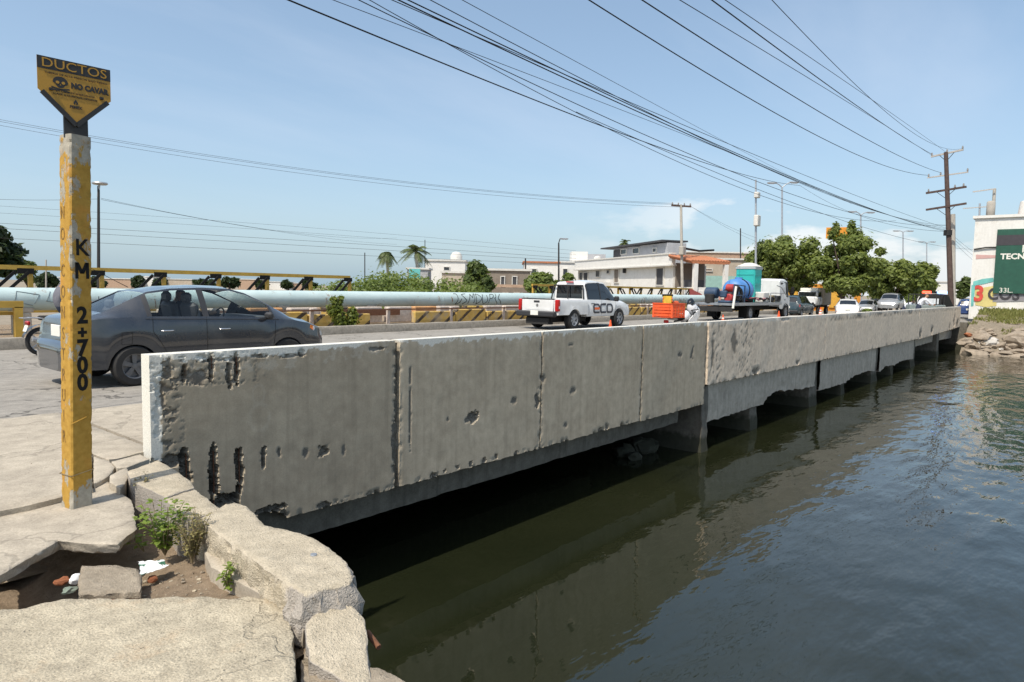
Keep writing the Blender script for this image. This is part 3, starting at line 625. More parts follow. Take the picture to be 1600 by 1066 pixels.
# loose rubble in the hole
bp = w2([(128, 882), (170, 880), (216, 886), (221, 905), (218, 921), (170, 924), (124, 926), (122, 905)], -.03)
bc = thing('brick_chunk', 'grey mortared brick chunk lying in the dirt hole', 'brick chunk', (1.4, 3.95, -.1))
slab('mortar', K['chunk'], bp, -.035, -.075, bc, res=.025, relief=.008, side=.012, seed=41, amp=.008, step=.012, edge=.01)
cxy = [(p[0] * .97 + 1.4 * .03, p[1] * .97 + 3.95 * .03) for p in bp]
K['brick'] = conc('red_brick', (.34, .12, .06), (.42, .17, .08), (.3, .2, .14), bump=.8, speck=.3, s=3)
slab('brick', K['brick'], cxy, -.074, -.13, bc, res=.04, relief=.004, side=.008, seed=42, amp=.004, step=.015)
def pebble(c, s3, m, seed, name, label, cat, group=None): return tag(rock_bm(c, s3, seed).build(name, m, smooth=30), label, cat, group)
p = atZ(98, 908, -.14); pebble(p, (.045, .03, .022), K['brick'], 3, 'brick_fragment', 'orange brick fragment beside the brick chunk', 'brick fragment')
p = atZ(238, 905, -.10); pebble(p, (.03, .025, .02), K['brick'], 5, 'brick_fragment', 'small orange brick bit between the chunk and the white bag', 'brick fragment')
K['white_plastic'] = plain('white_plastic', (.82, .83, .82), .45, .05, 10)
K['green_print'] = plain('green_print', (.05, .16, .10), .5, .1)
p = atZ(118, 905, -.14); pebble(p, (.035, .02, .03), K['white_plastic'], 8, 'white_shard', 'white shard standing against the brick chunk', 'shard')
p = atZ(108, 922, -.13); pebble(p, (.04, .03, .018), plain('grey_green_rag', (.22, .27, .22), .9), 9, 'rag', 'grey green scrap in the dirt by the brick chunk', 'scrap')
for i in range(90):
    x, y = rnd.uniform(205, 345), rnd.uniform(885, 930); q = atZ(x, y, -.1)
    if i > 45: q = atZ(rnd.uniform(60, 125), rnd.uniform(880, 935), -.1)
    s_ = rnd.uniform(.004, .013); q.z = dz(q.x, q.y) + s_ * .3
    tag(rock_bm(q, (s_ * 1.3, s_, s_ * .7), i, 1).build('pebble', K['chunk'] if i % 3 else K['slab2'], smooth=30), 'small pale pebble in the dirt of the broken hole', 'pebble', 'pebbles in the dirt hole')
gb = MB(); R = random.Random(12)
def grit(x, y, z, s_):
    q = [Vector((R.uniform(-1, 1), R.uniform(-1, 1), R.uniform(-.6, 1))).normalized() * s_ * R.uniform(.6, 1.2) for _ in range(4)]; gb.add([p + Vector((x, y, z + s_ * .4)) for p in q], [(0, 1, 2), (0, 2, 3), (0, 3, 1), (1, 3, 2)])
for k in range(700):
    y = R.uniform(2.6, 5.3); x = 1.72 + .02 * y + R.gauss(0, .16); 
    if x < 1.9: grit(x, y, dz(x, y), R.uniform(.002, .007))
for k in range(900):
    x, y = R.uniform(-.3, 1.75), R.uniform(3.3, 4.6); grit(x, y, dz(x, y), R.uniform(.002, .008))
for k in range(260):
    x = R.uniform(-.5, 1.7); y = R.uniform(1.8, 3.6); 
    if inside(s2, x, y): grit(x, y, -.02, R.uniform(.0015, .004))
for k in range(200):
    x = R.uniform(.3, 1.9); y = R.uniform(4.3, 5.3)
    if inside(s1, x, y): grit(x, y, .05 - .02 * max(0, 4.6 - y), R.uniform(.0015, .004))
for k in range(500):
    x = R.uniform(-1, 2.4); y = R.choice((8.55 + abs(R.gauss(0, .12)), R.uniform(5.4, 8.5))); grit(x, y, .09 if y < 8.5 else .004, R.uniform(.002, .007))
tag(gb.build('grit', K['chunk']), kind='stuff')
# crumpled white bag
q0, q1, q2, q3 = [atZ(*p, -.05) for p in ((216, 878), (256, 874), (264, 885), (221, 898))]
P = []
for i in range(13):
    r_ = []
    for j in range(9):
        u, v = i / 12, j / 8; p = (q0 * (1 - u) + q1 * u) * (1 - v) + (q3 * (1 - u) + q2 * u) * v
        w = nvec(Vector((u * 4, v * 4, 3))) * .022; r_.append((p.x + w.x, p.y + w.y, -.055 + abs(w.z) * .8 + .01 * math.sin(u * 9 + v * 4) * (v * (1 - v) * 3)))
    P.append(r_)
bagm = MB().grid(P); bagm.m = [1 if mn.noise(Vector((k % 8 * .5, k // 8 * .42, 1.7))) > .22 else 0 for k in range(len(bagm.f))]
bag = bagm.build('plastic_bag', [K['white_plastic'], K['green_print']], smooth=70); tag(bag, 'crumpled white plastic bag with green print under the weed', 'bag')
# survey disc and bared rusty bars
p = atZ(490, 868, zB); tag(MB().lathe([(0, .004), (.016, .004), (.018, 0), (.018, -.01)], (p.x, p.y, zB + .004), n=20).build('survey_disc', K['galv'], smooth=40), 'small round grey metal disc set in the long kerb block', 'disc')
a, c = atZ(520, 945, .03), atZ(562, 936, .02); tag(MB().tube([a, (a + c) / 2 + Vector((0, 0, .008)), c], .008, 7).build('rebar', K['rust'], smooth=50), 'rusty bar poking out under the crumbled block end', 'rebar')
a, c = atZ(574, 988, -.1), atZ(592, 1012, -.13); tag(MB().tube([a, c], .014, 8).build('rebar', K['rust'], smooth=50), 'thick rusty bar stub at the edge of the tilted wedge', 'rebar')
# ---------------------------------------------------------------- weeds
def leaf(mb, base, d, up, L, w, fold=.25, sag=.2):
    d = d.normalized(); s_ = d.cross(up); s_ = s_.normalized() if s_.length > 1e-4 else Vector((1, 0, 0)); n = s_.cross(d)
    c = [base, base + d * L * .3 + n * L * .02, base + d * L * .65 - n * L * sag * .3, base + d * L - n * L * sag]
    wd = [0.06, 1, .75, 0]
    o = len(mb.v)
    for k in range(4):
        for e in (-1, 0, 1): mb.v.append(tuple(c[k] + s_ * (e * w * wd[k]) + n * (abs(e) * w * wd[k] * fold)))
    for k in range(3):
        for e in range(2): mb.f.append((o + k * 3 + e, o + k * 3 + e + 1, o + k * 3 + e + 4, o + k * 3 + e + 3)); mb.m.append(0)
def weed(name, label, base, h, nst, spread, L, w, mat, nl=8, lean=Vector((0, 0, 0)), seed=0, bare=.15):
    R = random.Random(seed); root = thing(name, label, 'weed', base); st = MB(); lf = MB(); base = Vector(base)
    for k in range(nst):
        a = R.uniform(0, 2 * PI); tip = base + Vector((math.cos(a) * spread * R.uniform(.4, 1), math.sin(a) * spread * R.uniform(.4, 1), h * R.uniform(.55, 1))) + lean * R.uniform(.5, 1)
        mid = base.lerp(tip, .5) + Vector((R.uniform(-.02, .02), R.uniform(-.02, .02), .03)); pts = [base, mid, tip]
        st.tube(pts, [.0035, .0028, .0015], 5)
        for i in range(nl):
            f = bare + (1 - bare) * (i + R.random()) / nl; p = base.lerp(mid, f * 2) if f < .5 else mid.lerp(tip, f * 2 - 1)
            for q in range(R.choice((2, 3, 4))):
                an = R.uniform(0, 2 * PI); d = Vector((math.cos(an), math.sin(an), R.uniform(-.2, .7))); k2 = R.uniform(.5, 1.15) * (1 - .3 * f)
                pb = p + d.normalized() * L * .5 * R.random(); leaf(lf, pb, d, Vector((0, 0, 1)), L * k2, w * k2)
    st.build('stem', K['drystem'], root, smooth=60)
    lf.build('foliage', mat, root, smooth=80, attrs={'tint': np.repeat(nr.rand(len(lf.v) // 12 + 1), 12)[:len(lf.v)]})
    return root
p = atZ(258, 868, -.10); weed('weed', 'leafy bright green weed growing against the kerb blocks', p, .40, 16, .19, .046, .023, K['leaf_w'], 8, seed=3, lean=Vector((-.03, .02, 0)))
p2 = atZ(225, 862, -.12); weed('weed', 'small sprig with round leaves over the dark hole', p2, .14, 3, .12, .04, .017, K['leaf_w'], 5, seed=9, lean=Vector((-.05, 0, 0)))
p = atZ(357, 922, -.09); weed('weed', 'lone thin weed before the long kerb block', p, .16, 5, .05, .034, .013, K['leaf_w'], 7, seed=5, bare=.05)
K['dry_leaf'] = leafmat('dry_leaves', (.16, .13, .05), (.27, .24, .10), .2)
p = atZ(300, 880, -.09); weed('weed', 'withered creeping weed hanging down the kerb face', p, .30, 22, .12, .026, .010, K['dry_leaf'], 11, seed=6, lean=Vector((.03, .06, 0)))
p = atZ(222, 775, .02); weed('weed', 'dry wispy weed in the gap between slab and block', p, .16, 9, .08, .025, .009, K['dry_leaf'], 6, seed=8)
# ---------------------------------------------------------------- pipeline marker post
b1 = atZ(112.5, 797, .05)
u = Vector((math.cos(math.radians(10)), math.sin(math.radians(10)), 0)); v = Vector((-u.y, u.x, 0)); wF = wS = .134
C0 = b1 + u * wF / 2 + v * wS / 2
post = thing('pipeline_marker', 'tall yellow concrete marker post with peeling paint and a buried pipeline warning sign', 'marker post', (C0.x, C0.y, .05))
def onplane(x, y): return onwall(x, y, b1, math.atan2(u.y, u.x))
ptop = onplane(113, 209); hP = ptop.z - .05
t = NT('peeling_yellow'); n1 = t.noise(4.2, 7, .62, t.map((1.5, 1.5, .8))); n2 = t.noise(30, 4); spz = t.n('ShaderNodeSeparateXYZ'); t.t.links.new(t.co, spz.inputs[0])
hi_ = t.ramp(spz.outputs[2], 1.55, 2.3); lo_ = t.ramp(spz.outputs[2], .42, .1)
th = t.math('ADD', n1, t.math('ADD', t.math('MULTIPLY', t.math('MULTIPLY', hi_, t.ramp(spz.outputs[0], -.05, .0)), .15), t.math('MULTIPLY', lo_, .10)))
yel = t.mix(t.ramp(n2, .3, .7), (.37, .205, .032), (.48, .285, .055)); gry = t.mix(t.ramp(n2, .3, .7), (.30, .275, .22), (.42, .385, .31))
pm = t.ramp(th, .575, .60); col = t.mix(pm, yel, gry); col = t.mix(t.math('MULTIPLY', t.ramp(t.noise(6, 5, .6, t.map((1, 1, 1), loc=(5, 2, 8))), .55, .7), .5), col, (.58, .27, .05))
t.bump(t.math('ADD', t.math('MULTIPLY', pm, -.6), t.math('MULTIPLY', n2, .5)), .6, .008); K['peel'] = t.fin(col, .8, Specular_IOR_Level=.3)
P = []
LN = lambda z: .056 * z / hP
NZ = 140
for k in range(NZ + 1):
    z = hP * k / NZ; row = []
    for j in range(16):   # square with chamfered corners
        s4 = j // 4; f = j % 4
        base4 = [(-1, -1), (1, -1), (1, 1), (-1, 1)]
        a_, c_ = Vector(base4[s4]), Vector(base4[(s4 + 1) % 4]); q = a_.lerp(c_, (.07, .35, .65, .93)[f])
        cor = .009 * abs(mn.noise(Vector((s4 * 7, 3, z * 18)))) + .03 * max(0, mn.noise(Vector((s4 * 5, 1, z * 26))) - .18) if f in (0, 3) else .0015 * mn.noise(Vector((j, 2, z * 9)))
        row.append(C0 + u * LN(z) + u * (q.x * wF / 2) * (1 - cor * 8) + v * (q.y * wS / 2) * (1 - cor * 8) + Vector((0, 0, z)))
    P.append(row + [row[0]])
sh = MB().grid(P); sh.f.append(tuple(NZ * 17 + j for j in range(16))); sh.m.append(0); sh.f.append(tuple(range(15, -1, -1))); sh.m.append(0)
sh.build('post_shaft', K['peel'], post, smooth=25)
nF = -v
# stencilled letters down the front face
for ch, yc, hpx in (('K', 388, 1), ('M', 423, 1), ('2', 494, 1), ('+', 521, .75), ('7', 545, 1), ('0', 572, 1), ('0', 599, 1)):
    p = onplane(127, yc); z = p.z; sz = hpx * .148
    if ch == 'M':
        o_ = C0 + u * (.003 + LN(z - .05)) - v * (wS / 2 + .001) + Vector((0, 0, z - C0.z)); e = MB()
        for q in (((-.043, -.052), (-.043, .052), (-.024, .052), (-.024, -.052)), ((.024, -.052), (.024, .052), (.043, .052), (.043, -.052)), ((-.043, .052), (-.02, .052), (.012, -.02), (-.012, -.02)), ((.043, .052), (.02, .052), (-.012, -.02), (.012, -.02))): e.slabpoly([o_ + u * a_ + Vector((0, 0, c_)) for a_, c_ in q], v * -.0012)
        e.build('lettering', K['black'], post); continue
    text(ch, sz, K['black'], post, C0 + u * (.003 + LN(z - .05)) - v * (wS / 2 + .001) + Vector((0, 0, z - C0.z)), u, (0, 0, 1), bold=.0022 if ch == 'K' else .0055, sx=.9)
# narrow letters down the lit side face: two words one above the other
zz_ = 1.92
K['faded'] = plain('faded_black', (.20, .115, .03), .8, .5, 30)
for ch in 'NO CONSTRUIR':
    if ch != ' ': text(ch, .115, K['faded'], post, C0 + u * LN(zz_) - u * (wF / 2 + .001) + v * .022 + Vector((0, 0, zz_)), -v, (0, 0, 1), bold=.0, sx=.55)
    zz_ -= .135 if ch != ' ' else .10
# tie wire round the foot
zw = onplane(128, 741).z - .05
for dz_ in (0,):
    c4 = [C0 + u * (sx * (wF / 2 + .004)) + u * LN(zw) + v * (sy * (wS / 2 + .004)) + Vector((0, 0, zw + .02 * (sx > 0) - .0)) for sx, sy in ((-1, -1), (1, -1), (1, 1), (-1, 1), (-1, -1))]
    MB().tube(c4, .003, 5).build('tie_wire', K['drystem'], post, smooth=60)
zw2 = onplane(128, 656).z - .05
MB().tube([C0 + u * (-wF / 2 + .01) - v * (wS / 2 + .001) + Vector((0, 0, zw2 - .02)), C0 + u * (wF * .3) - v * (wS / 2 + .001) + Vector((0, 0, zw2 + .015))], .004, 5).build('cast_ridge', K['peel'], post)
# the sign plate: it faces the water side, a little turned from the post
ang = math.atan2(u.y, u.x)
Cs = C0 - v * .02 + Vector((0, 0, 0))
def sgn(x, y): return onwall(x, y, Cs, SA)
SA = math.radians(-26)
best = None
for deg in range(-89, 60):        # heading along which the slanting top edge is level
    a_ = math.radians(deg); p_, q_ = onwall(57, 85, Cs, a_), onwall(172, 110, Cs, a_); e = abs(p_.z - q_.z)
    if best is None or e < best[0]: best = (e, a_)
SA = best[1]
su = Vector((math.cos(SA), math.sin(SA), 0)); sn = Vector((math.sin(SA), -math.cos(SA), 0))
c0, c1_, c2, c3, c4, c5 = [sgn(*p) for p in ((57, 85), (172, 110), (172, 159.5), (121.5, 192), (59, 137), (57, 85))]
zt_s = (c0.z + c1_.z) / 2; x0s = (c0 - Cs).dot(su); x1s = (c1_ - Cs).dot(su); wS_ = x1s - x0s; zk = (c2.z + c4.z) / 2; zv = c3.z; xm = (x0s + x1s) / 2
def SP(x, z, o=0): q = Cs + su * x + sn * o; return Vector((q.x, q.y, z))
K['sign_yellow'] = plain('sign_yellow', (.40, .215, .022), .45, .06, 3); K['sign_black'] = plain('sign_black', (.022, .02, .018), .5)
pl = MB().slabpoly([SP(x0s, zt_s), SP(x1s, zt_s), SP(x1s, zk), SP(xm, zv), SP(x0s, zk)], sn * -.004).build('sign_plate', K['sign_yellow'], post)
bh = (zt_s - zv) * .20
MB().slabpoly([SP(x0s, zt_s, .001), SP(x1s, zt_s, .001), SP(x1s, zt_s - bh, .001), SP(x0s, zt_s - bh, .001)], sn * .0015).build('header_band', K['sign_black'], post)
text('DUCTOS', bh * 1.05, K['sign_yellow'], post, SP(xm, zt_s - bh * .52, .004), su, (0, 0, 1), sx=1.15)
text('TUBERIA DE ALTA PRESION BAJO TIERRA', bh * .22, K['sign_black'], post, SP(xm + wS_ * .02, zt_s - bh * 1.28, .003), su, (0, 0, 1), sx=1.15)
text('NO CAVAR', bh * .62, K['sign_black'], post, SP(xm + wS_ * .2, zt_s - bh * 2.0, .003), su, (0, 0, 1), bold=.003, sx=.88)
for k, s_ in enumerate(('EN CASO DE EMERGENCIA', 'LLAME A NUESTRAS OFICINAS')): text(s_, bh * .22, K['sign_black'], post, SP(xm, zt_s - bh * (2.62 + .26 * k), .003), su, (0, 0, 1), sx=1.1)
text('PEMEX', bh * .30, K['sign_black'], post, SP(xm, zt_s - bh * 3.75, .003), su, (0, 0, 1), bold=.001)
fx, fz, fs = xm, zt_s - bh * 3.35, bh * .28
MB().slabpoly([SP(fx + fs * a_, fz + fs * c_, .001) for a_, c_ in ((0, 1), (.35, .35), (.6, .1), (.55, -.45), (.15, -.7), (.18, -.2), (0, .15), (-.18, -.2), (-.15, -.7), (-.55, -.45), (-.6, .1), (-.3, .4))], sn * .0012).build('flame_emblem', K['sign_black'], post)
kx, kz, ks = x0s + wS_ * .30, zt_s - bh * 1.95, bh * .55
hd = [SP(kx + ks * math.cos(a_) * (1 if math.sin(a_) > -.3 else .68), kz + ks * (math.sin(a_) * .85 + .1), .001) for a_ in np.linspace(0, 2 * PI, 26)[:-1]]
MB().slabpoly(hd, sn * .0012).build('skull_emblem', K['sign_black'], post)
e = MB()
for sx in (-1, 1): e.slabpoly([SP(kx + sx * ks * .38 + ks * .24 * math.cos(a_), kz + ks * .05 + ks * .22 * math.sin(a_), .0025) for a_ in np.linspace(0, 2 * PI, 13)[:-1]], sn * .001)
e.slabpoly([SP(kx - ks * .1, kz - ks * .35, .0025), SP(kx + ks * .1, kz - ks * .35, .0025), SP(kx, kz - ks * .15, .0025)], sn * .001)
e.build('skull_eye', K['sign_yellow'], post)
e = MB()
for sx in (-1, 1): e.bar(SP(kx - sx * ks * 1.2, kz - ks * .75, .002), SP(kx + sx * ks * 1.2, kz - ks * 1.2, .002), .002, ks * .2)
e.build('crossbone', K['sign_black'], post)
# folded black bracket that carries the plate
tw = .036
e = MB(); e.slabpoly([SP(x0s + .035, zk - .0, -.006), SP(x0s + .085, zk + .0, -.006), SP(xm, zv + .03, -.006), SP(xm, zv - .05, -.006), SP(xm - .01, zv - .04, -.006)], sn * -.014)
e.slabpoly([SP(x1s - .035, zk, -.006), SP(xm, zv - .05, -.006), SP(xm, zv + .03, -.006), SP(x1s - .085, zk, -.006)], sn * -.014)
ptz = hP + .05
hw_ = wS_ * .165
e.slabpoly([SP(xm - hw_, zv + .06, -.004), SP(xm + hw_, zv + .06, -.004), SP(xm + hw_, ptz - .02, -.004), SP(xm - hw_, ptz - .02, -.004)], sn * -.02)
for sx in (-1, 1): # angle legs proud of the plate edge
    a_, c_ = SP(xm + sx * (wS_ * .5 - .02), zk - .012, .004), SP(xm, zv - .02, .004); e.bar(a_, c_, .014, .028)
e.build('sign_bracket', K['sign_black'], post)
e = MB()
for x_, z_ in ((x0s + wS_ * .17, zk + .008), (x1s - wS_ * .14, zk + .008)): e.box(SP(x_, z_, .006), (.02, .02, .014))
e.build('bolt', K['sign_black'], post)
# ================================================================ vehicles
def lerp_st(st, x):   # st: rows (x, zsh, wsh, zr, wr, zt, wlow) -> interpolated values
    a = np.array(st); return [float(np.interp(x, a[:, 0], a[:, k])) for k in range(1, a.shape[1])]
NS, NG, NR = 8, 6, 5; GF = (.06, .3, .55, .78, .93, 1.); RF = (.07, .3, .55, .8, 1.)       # side, side-glass and roof points of a half section
def car_shell(st, sill, wheels, wr_, xs_extra=(), dx=.05, flare=.02, under=None):
    """section grid of a car body; returns xs, rows of half-section points (y >= 0 side)"""
    x0, x1 = st[0][0], st[-1][0]
    xs = sorted(set([round(v, 4) for v in np.arange(x0, x1, dx)] + [x1] + [round(v, 4) for v in xs_extra]))
    xs = [x for i, x in enumerate(xs) if i == 0 or x - xs[i - 1] > .006]
    rows = []
    for x in xs:
        zsh, wsh, zr, wr, zt, wl = lerp_st(st, x)
        zb = sill if not callable(sill) else sill(x); fl = 0
        for wx in wheels:
            d = abs(x - wx)
            if d < wr_: zb = max(zb, wr_ * .86 + math.sqrt(max(0, wr_ ** 2 - d ** 2)) - (wr_ - wr_ * .86) * 1.0)
            fl = max(fl, flare * max(0, 1 - (d / (wr_ * 1.35)) ** 4))
        zb = min(zb, zsh - .06); row = [(wl * .90, zb)]
        for k in range(NS - 1):
            f = k / (NS - 2); z = zb + .02 + (zsh - zb - .02) * f
            wmid = wl + (wsh - wl) * f ** 1.4 + .035 * math.sin(PI * min(1, f * 1.05)) * min(1, (zsh - zb) / .4)
            row.append((wmid + fl * (1 - f) ** .7 * (f < .95), z))
        for k in range(1, NG + 1):
            f = GF[k - 1]; row.append((wsh - .025 * min(1, f * 6) * (zr - zsh > .05) + (wr - wsh) * f + .03 * math.sin(PI * f) * min(1, (zr - zsh) / .4), zsh + .01 * (zr - zsh > .05) + (zr - zsh) * f))
        for k in range(1, NR + 1):
            f = RF[k - 1]; row.append((wr * (1 - f), zr + (zt - zr) * math.sin(f * PI / 2)))
        rows.append(row)
    return xs, rows
def car_build(name, label, cat, loc, rz, st, sill, wheels, wr_, paint, sidewin, frontwin, rearwin, mats, group=None, interior=False, dx=.05, xs_extra=(), glassm=None, wheelw=.19, rimm=None, zoff=0., spokes=5, body_name='body', extra=None, trk=None):
    root = thing(name, label, cat, loc, rz, group)
    glassm = glassm or K['glass']
    ed = [r[0] for r in st] + [a for w in sidewin for a in w[:2]] + list(frontwin or ()) + list(rearwin or ()) + list(xs_extra)
    xs, rows = car_shell(st, sill, wheels, wr_, ed, dx)
    n = len(rows[0]); full = []
    for x, r in zip(xs, rows): full.append([(x, y, z) for y, z in r] + [(x, -y, z) for y, z in reversed(r[:-1])])
    m = len(full[0]); iG0, iG1 = NS, NS + NG      # glass rows
    body = MB(); glass = {}
    body.v = [p for r in full for p in r]
    def side_of(j): return None
    for i in range(len(xs) - 1):
        xm_ = (xs[i] + xs[i + 1]) / 2
        for j in range(m - 1):
            jj = j if j < n - 1 else m - 2 - j      # mirrored cell index
            right = j >= n - 1
            tgt = None; mt = 0
            if iG0 <= jj <= iG1 - 3:
                for wi, w in enumerate(sidewin):
                    if w[0] < xm_ < w[1]: tgt = ('side', wi, right)
                    elif any(0 < e < .07 for e in (w[0] - xm_, xm_ - w[1])) and len(w) > 2: mt = 1
            if jj >= iG1:
                if frontwin and frontwin[0] < xm_ < frontwin[1]: tgt = ('windscreen', 0, False)
                if rearwin and rearwin[0] < xm_ < rearwin[1]: tgt = ('rear_window', 0, False)
            q = (i * m + j, (i + 1) * m + j, (i + 1) * m + j + 1, i * m + j + 1)
            if tgt: glass.setdefault(tgt, []).append(q)
            else: body.f.append(q); body.m.append(mt)
    for r, fl in ((0, 0), (len(xs) - 1, 1)):
        idx = [r * m + k for k in range(m)]; body.f.append(tuple(idx if fl else idx[::-1])); body.m.append(0)
    bo = body.build(body_name, [paint, K['plastic']], root, smooth=32, local=True)
    for (kind, wi, right), fs in glass.items():
        used = sorted({k for f in fs for k in f}); mp_ = {k: i for i, k in enumerate(used)}; g = MB()
        c = Vector((sum(body.v[k][0] for k in used) / len(used), 0, .6))
        g.add([Vector(body.v[k]) + (c - Vector(body.v[k])).normalized() * .008 for k in used], [[mp_[k] for k in f] for f in fs])
        g.build({'side': 'side_window'}.get(kind, kind), glassm, root, smooth=50, local=True)
    # underbody and wheel housings
    ub = MB(); x0, x1 = st[0][0] + .12, st[-1][0] - .12; wmin = min(r[0][0] for r in rows[len(rows) // 4: 3 * len(rows) // 4])
    zs_ = sill if not callable(sill) else sill((x0 + x1) / 2)
    cuts = [x0] + [v for w in sorted(wheels) for v in (w - wr_, w + wr_)] + [x1]
    for a, c in zip(cuts[::2], cuts[1::2]): ub.box(((a + c) / 2, 0, zs_ + .05), (c - a, wmin * 2 - .04, .06))
    ub.box(((x0 + x1) / 2, 0, zs_ + .22), (x1 - x0 - .1, (wmin - wheelw - .06) * 2, .42)); ub.build('underbody', K['black'], root, local=True)
    tr = trk or (rows[len(rows) // 2][3][0] - .02)
    for wx in wheels:
        for sgn_ in (1, -1): wheel(root, wx, sgn_ * (tr - wheelw / 2), wr_ * .86, wheelw, sgn_, rimm or K['galv'], spokes)
    return root, xs, rows
def wheel(root, x, y, r, w, sg, rimm, spokes=5, parts=True):
    h = w / 2; prof = [(r * .62, -h), (r * .9, -h), (r * .985, -h * .75), (r, -h * .4), (r, h * .4), (r * .985, h * .75), (r * .9, h), (r * .62, h)]
    tyre = MB().lathe(prof, (x, y, r), 'Y', 28).build('wheel', K['rubber'], root, smooth=40, local=True)
    rm = MB(); o = sg * h * .55
    rm.lathe([(r * .63, sg * h * .92), (r * .58, sg * h * .85), (r * .56, o * .2), (r * .1, o * .1)], (x, y, r), 'Y', 28)
    rm.lathe([(0, sg * h * .75), (r * .13, sg * h * .72), (r * .15, o * .4)], (x, y, r), 'Y', 16)
    for k in range(spokes):
        a = 2 * PI * k / spokes + .3; c, s_ = math.cos(a), math.sin(a); d = Vector((c, 0, s_)); q = Vector((-s_, 0, c))
        P0 = Vector((x, y + sg * h * .62, r)); 
        pts = [P0 + d * r * .1 - q * r * .085, P0 + d * r * .57 - q * r * .13, P0 + d * r * .57 + q * r * .13, P0 + d * r * .1 + q * r * .085]
        rm.slabpoly(pts, Vector((0, -sg * h * .4, 0)))
    rm.build('rim', rimm, tyre, smooth=30, local=True)
    return tyre
def person(name, label, loc, rz, joints, cloth, pose_scale=1.0, parent=None):
    """one continuous skinned body; joints: dict of points (local), clothing as separate shells"""
    root = thing(name, label, 'person', loc, rz)
    bm = bmesh.new(); sk = bm.verts.layers.skin.verify(); V = {}
    for k, (p, r) in joints['v'].items():
        v = bm.verts.new(p); v[sk].radius = (r, r); v[sk].use_root = (k == 'pelvis'); V[k] = v
    for a, c in joints['e']: bm.edges.new((V[a], V[c]))
    me = bpy.data.meshes.new('body'); bm.to_mesh(me); bm.free()
    for m_ in cloth: me.materials.append(m_)
    o = bpy.data.objects.new('body', me); COL.objects.link(o); o.parent = root
    sm = o.modifiers.new('skin', 'SKIN'); sm.use_smooth_shade = True; ss = o.modifiers.new('sub', 'SUBSURF'); ss.levels = ss.render_levels = 2
    dg = bpy.context.evaluated_depsgraph_get(); ev = o.evaluated_get(dg); nm = bpy.data.meshes.new_from_object(ev); o.modifiers.clear(); o.data = nm
    # colours by nearest bone joint
    mi = joints['m']; ks = list(joints['v']); pts = np.array([joints['v'][k][0] for k in ks])
    nm.materials.clear()
    for m_ in cloth: nm.materials.append(m_)
    for f in nm.polygons:
        c = np.array(f.center); f.material_index = mi.get(ks[int(np.argmin(((pts - c) ** 2).sum(1)))], 0); f.use_smooth = True
    return root
# ---- the dark sedan
SED = [(-2.10, .50, .40, .52, .33, .525, .38), (-2.085, .57, .54, .59, .46, .60, .50), (-2.06, .61, .64, .63, .55, .64, .60), (-2.02, .64, .71, .66, .60, .67, .67), (-2.00, .70, .725, .73, .61, .74, .69), (-1.975, .86, .735, .89, .61, .90, .71), (-1.95, .93, .745, .965, .61, .975, .72), (-1.90, .965, .755, 1.0, .61, 1.012, .735), (-1.75, .985, .78, 1.03, .62, 1.045, .76), (-1.60, 1.0, .79, 1.06, .60, 1.08, .78),
       (-1.30, 1.0, .81, 1.20, .58, 1.22, .80), (-.95, .985, .82, 1.37, .555, 1.395, .80), (-.6, .975, .825, 1.425, .56, 1.465, .80), (-.1, .965, .83, 1.445, .57, 1.495, .80), (.35, .955, .83, 1.43, .57, 1.485, .80), (.62, .945, .83, 1.36, .57, 1.42, .80), (.95, .935, .825, 1.21, .585, 1.26, .80), (1.30, .92, .815, 1.03, .60, 1.075, .79),
       (1.42, .91, .81, .955, .62, 1.0, .78), (1.70, .85, .785, .90, .60, .935, .77), (1.95, .76, .74, .81, .54, .84, .73), (2.06, .68, .66, .72, .46, .74, .66), (2.11, .58, .52, .60, .36, .61, .53), (2.13, .50, .44, .52, .3, .53, .45)]
K['sedan'] = paint_glossy('charcoal_car_paint', (.024, .029, .038), .12, 1.0)
rw, fw = -1.24, 1.28
sx0, sy0 = 4.13, 11.42
sedan, sxs, srows = car_build('sedan', 'dark charcoal sedan passing behind the parapet with its windows down', 'car', (sx0 + 1.24, sy0, 0), 0, SED, .25, (rw, fw), .345, K['sedan'], [(-.98, -.22, 1), (-.12, .98, 1)], (.66, 1.36), (-1.58, -.98), None, interior=True, xs_extra=(-1.12,), glassm=K['clear'], rimm=plain('alloy', (.16, .16, .165), .4, .1, 6, metal=.5), trk=.835)
# blackened pillar strips, seams, handles, mirror, lights, plate
def on_side(xs, rows, x, f, off=.004):      # point on the body side at height fraction f between sill and shoulder
    i = int(np.argmin(np.abs(np.array(xs) - x))); r = rows[i]; k = 1 + f * (NS - 2); a = int(min(NS - 2, math.floor(k))); t_ = k - a
    y = r[a][0] * (1 - t_) + r[a + 1][0] * t_; z = r[a][1] * (1 - t_) + r[a + 1][1] * t_; return y + off, z
def side_y(xs, rows, x, z, off=.003):
    i = int(np.argmin(np.abs(np.array(xs) - x))); r = rows[i]; zz = [p[1] for p in r[:NS + NG + 1]]; yy = [p[0] for p in r[:NS + NG + 1]]
    return float(np.interp(z, zz, yy)) + off
def seam(root, xs, rows, pts, sg, w=.004, name='door_seam', mat=None):
    P = [Vector((x, sg * side_y(xs, rows, x, z, .0005), z)) for x, z in pts]; return MB().tube(P, w, 5).build(name, mat or K['black'], root, smooth=60, local=True)
def poly_side(root, xs, rows, pts, sg, mat, name, off=.006, th=.012):
    o = MB(); o.slabpoly([Vector((x, sg * side_y(xs, rows, x, z, off), z)) for x, z in pts], Vector((0, -sg * th, 0))); return o.build(name, mat, root, local=True)
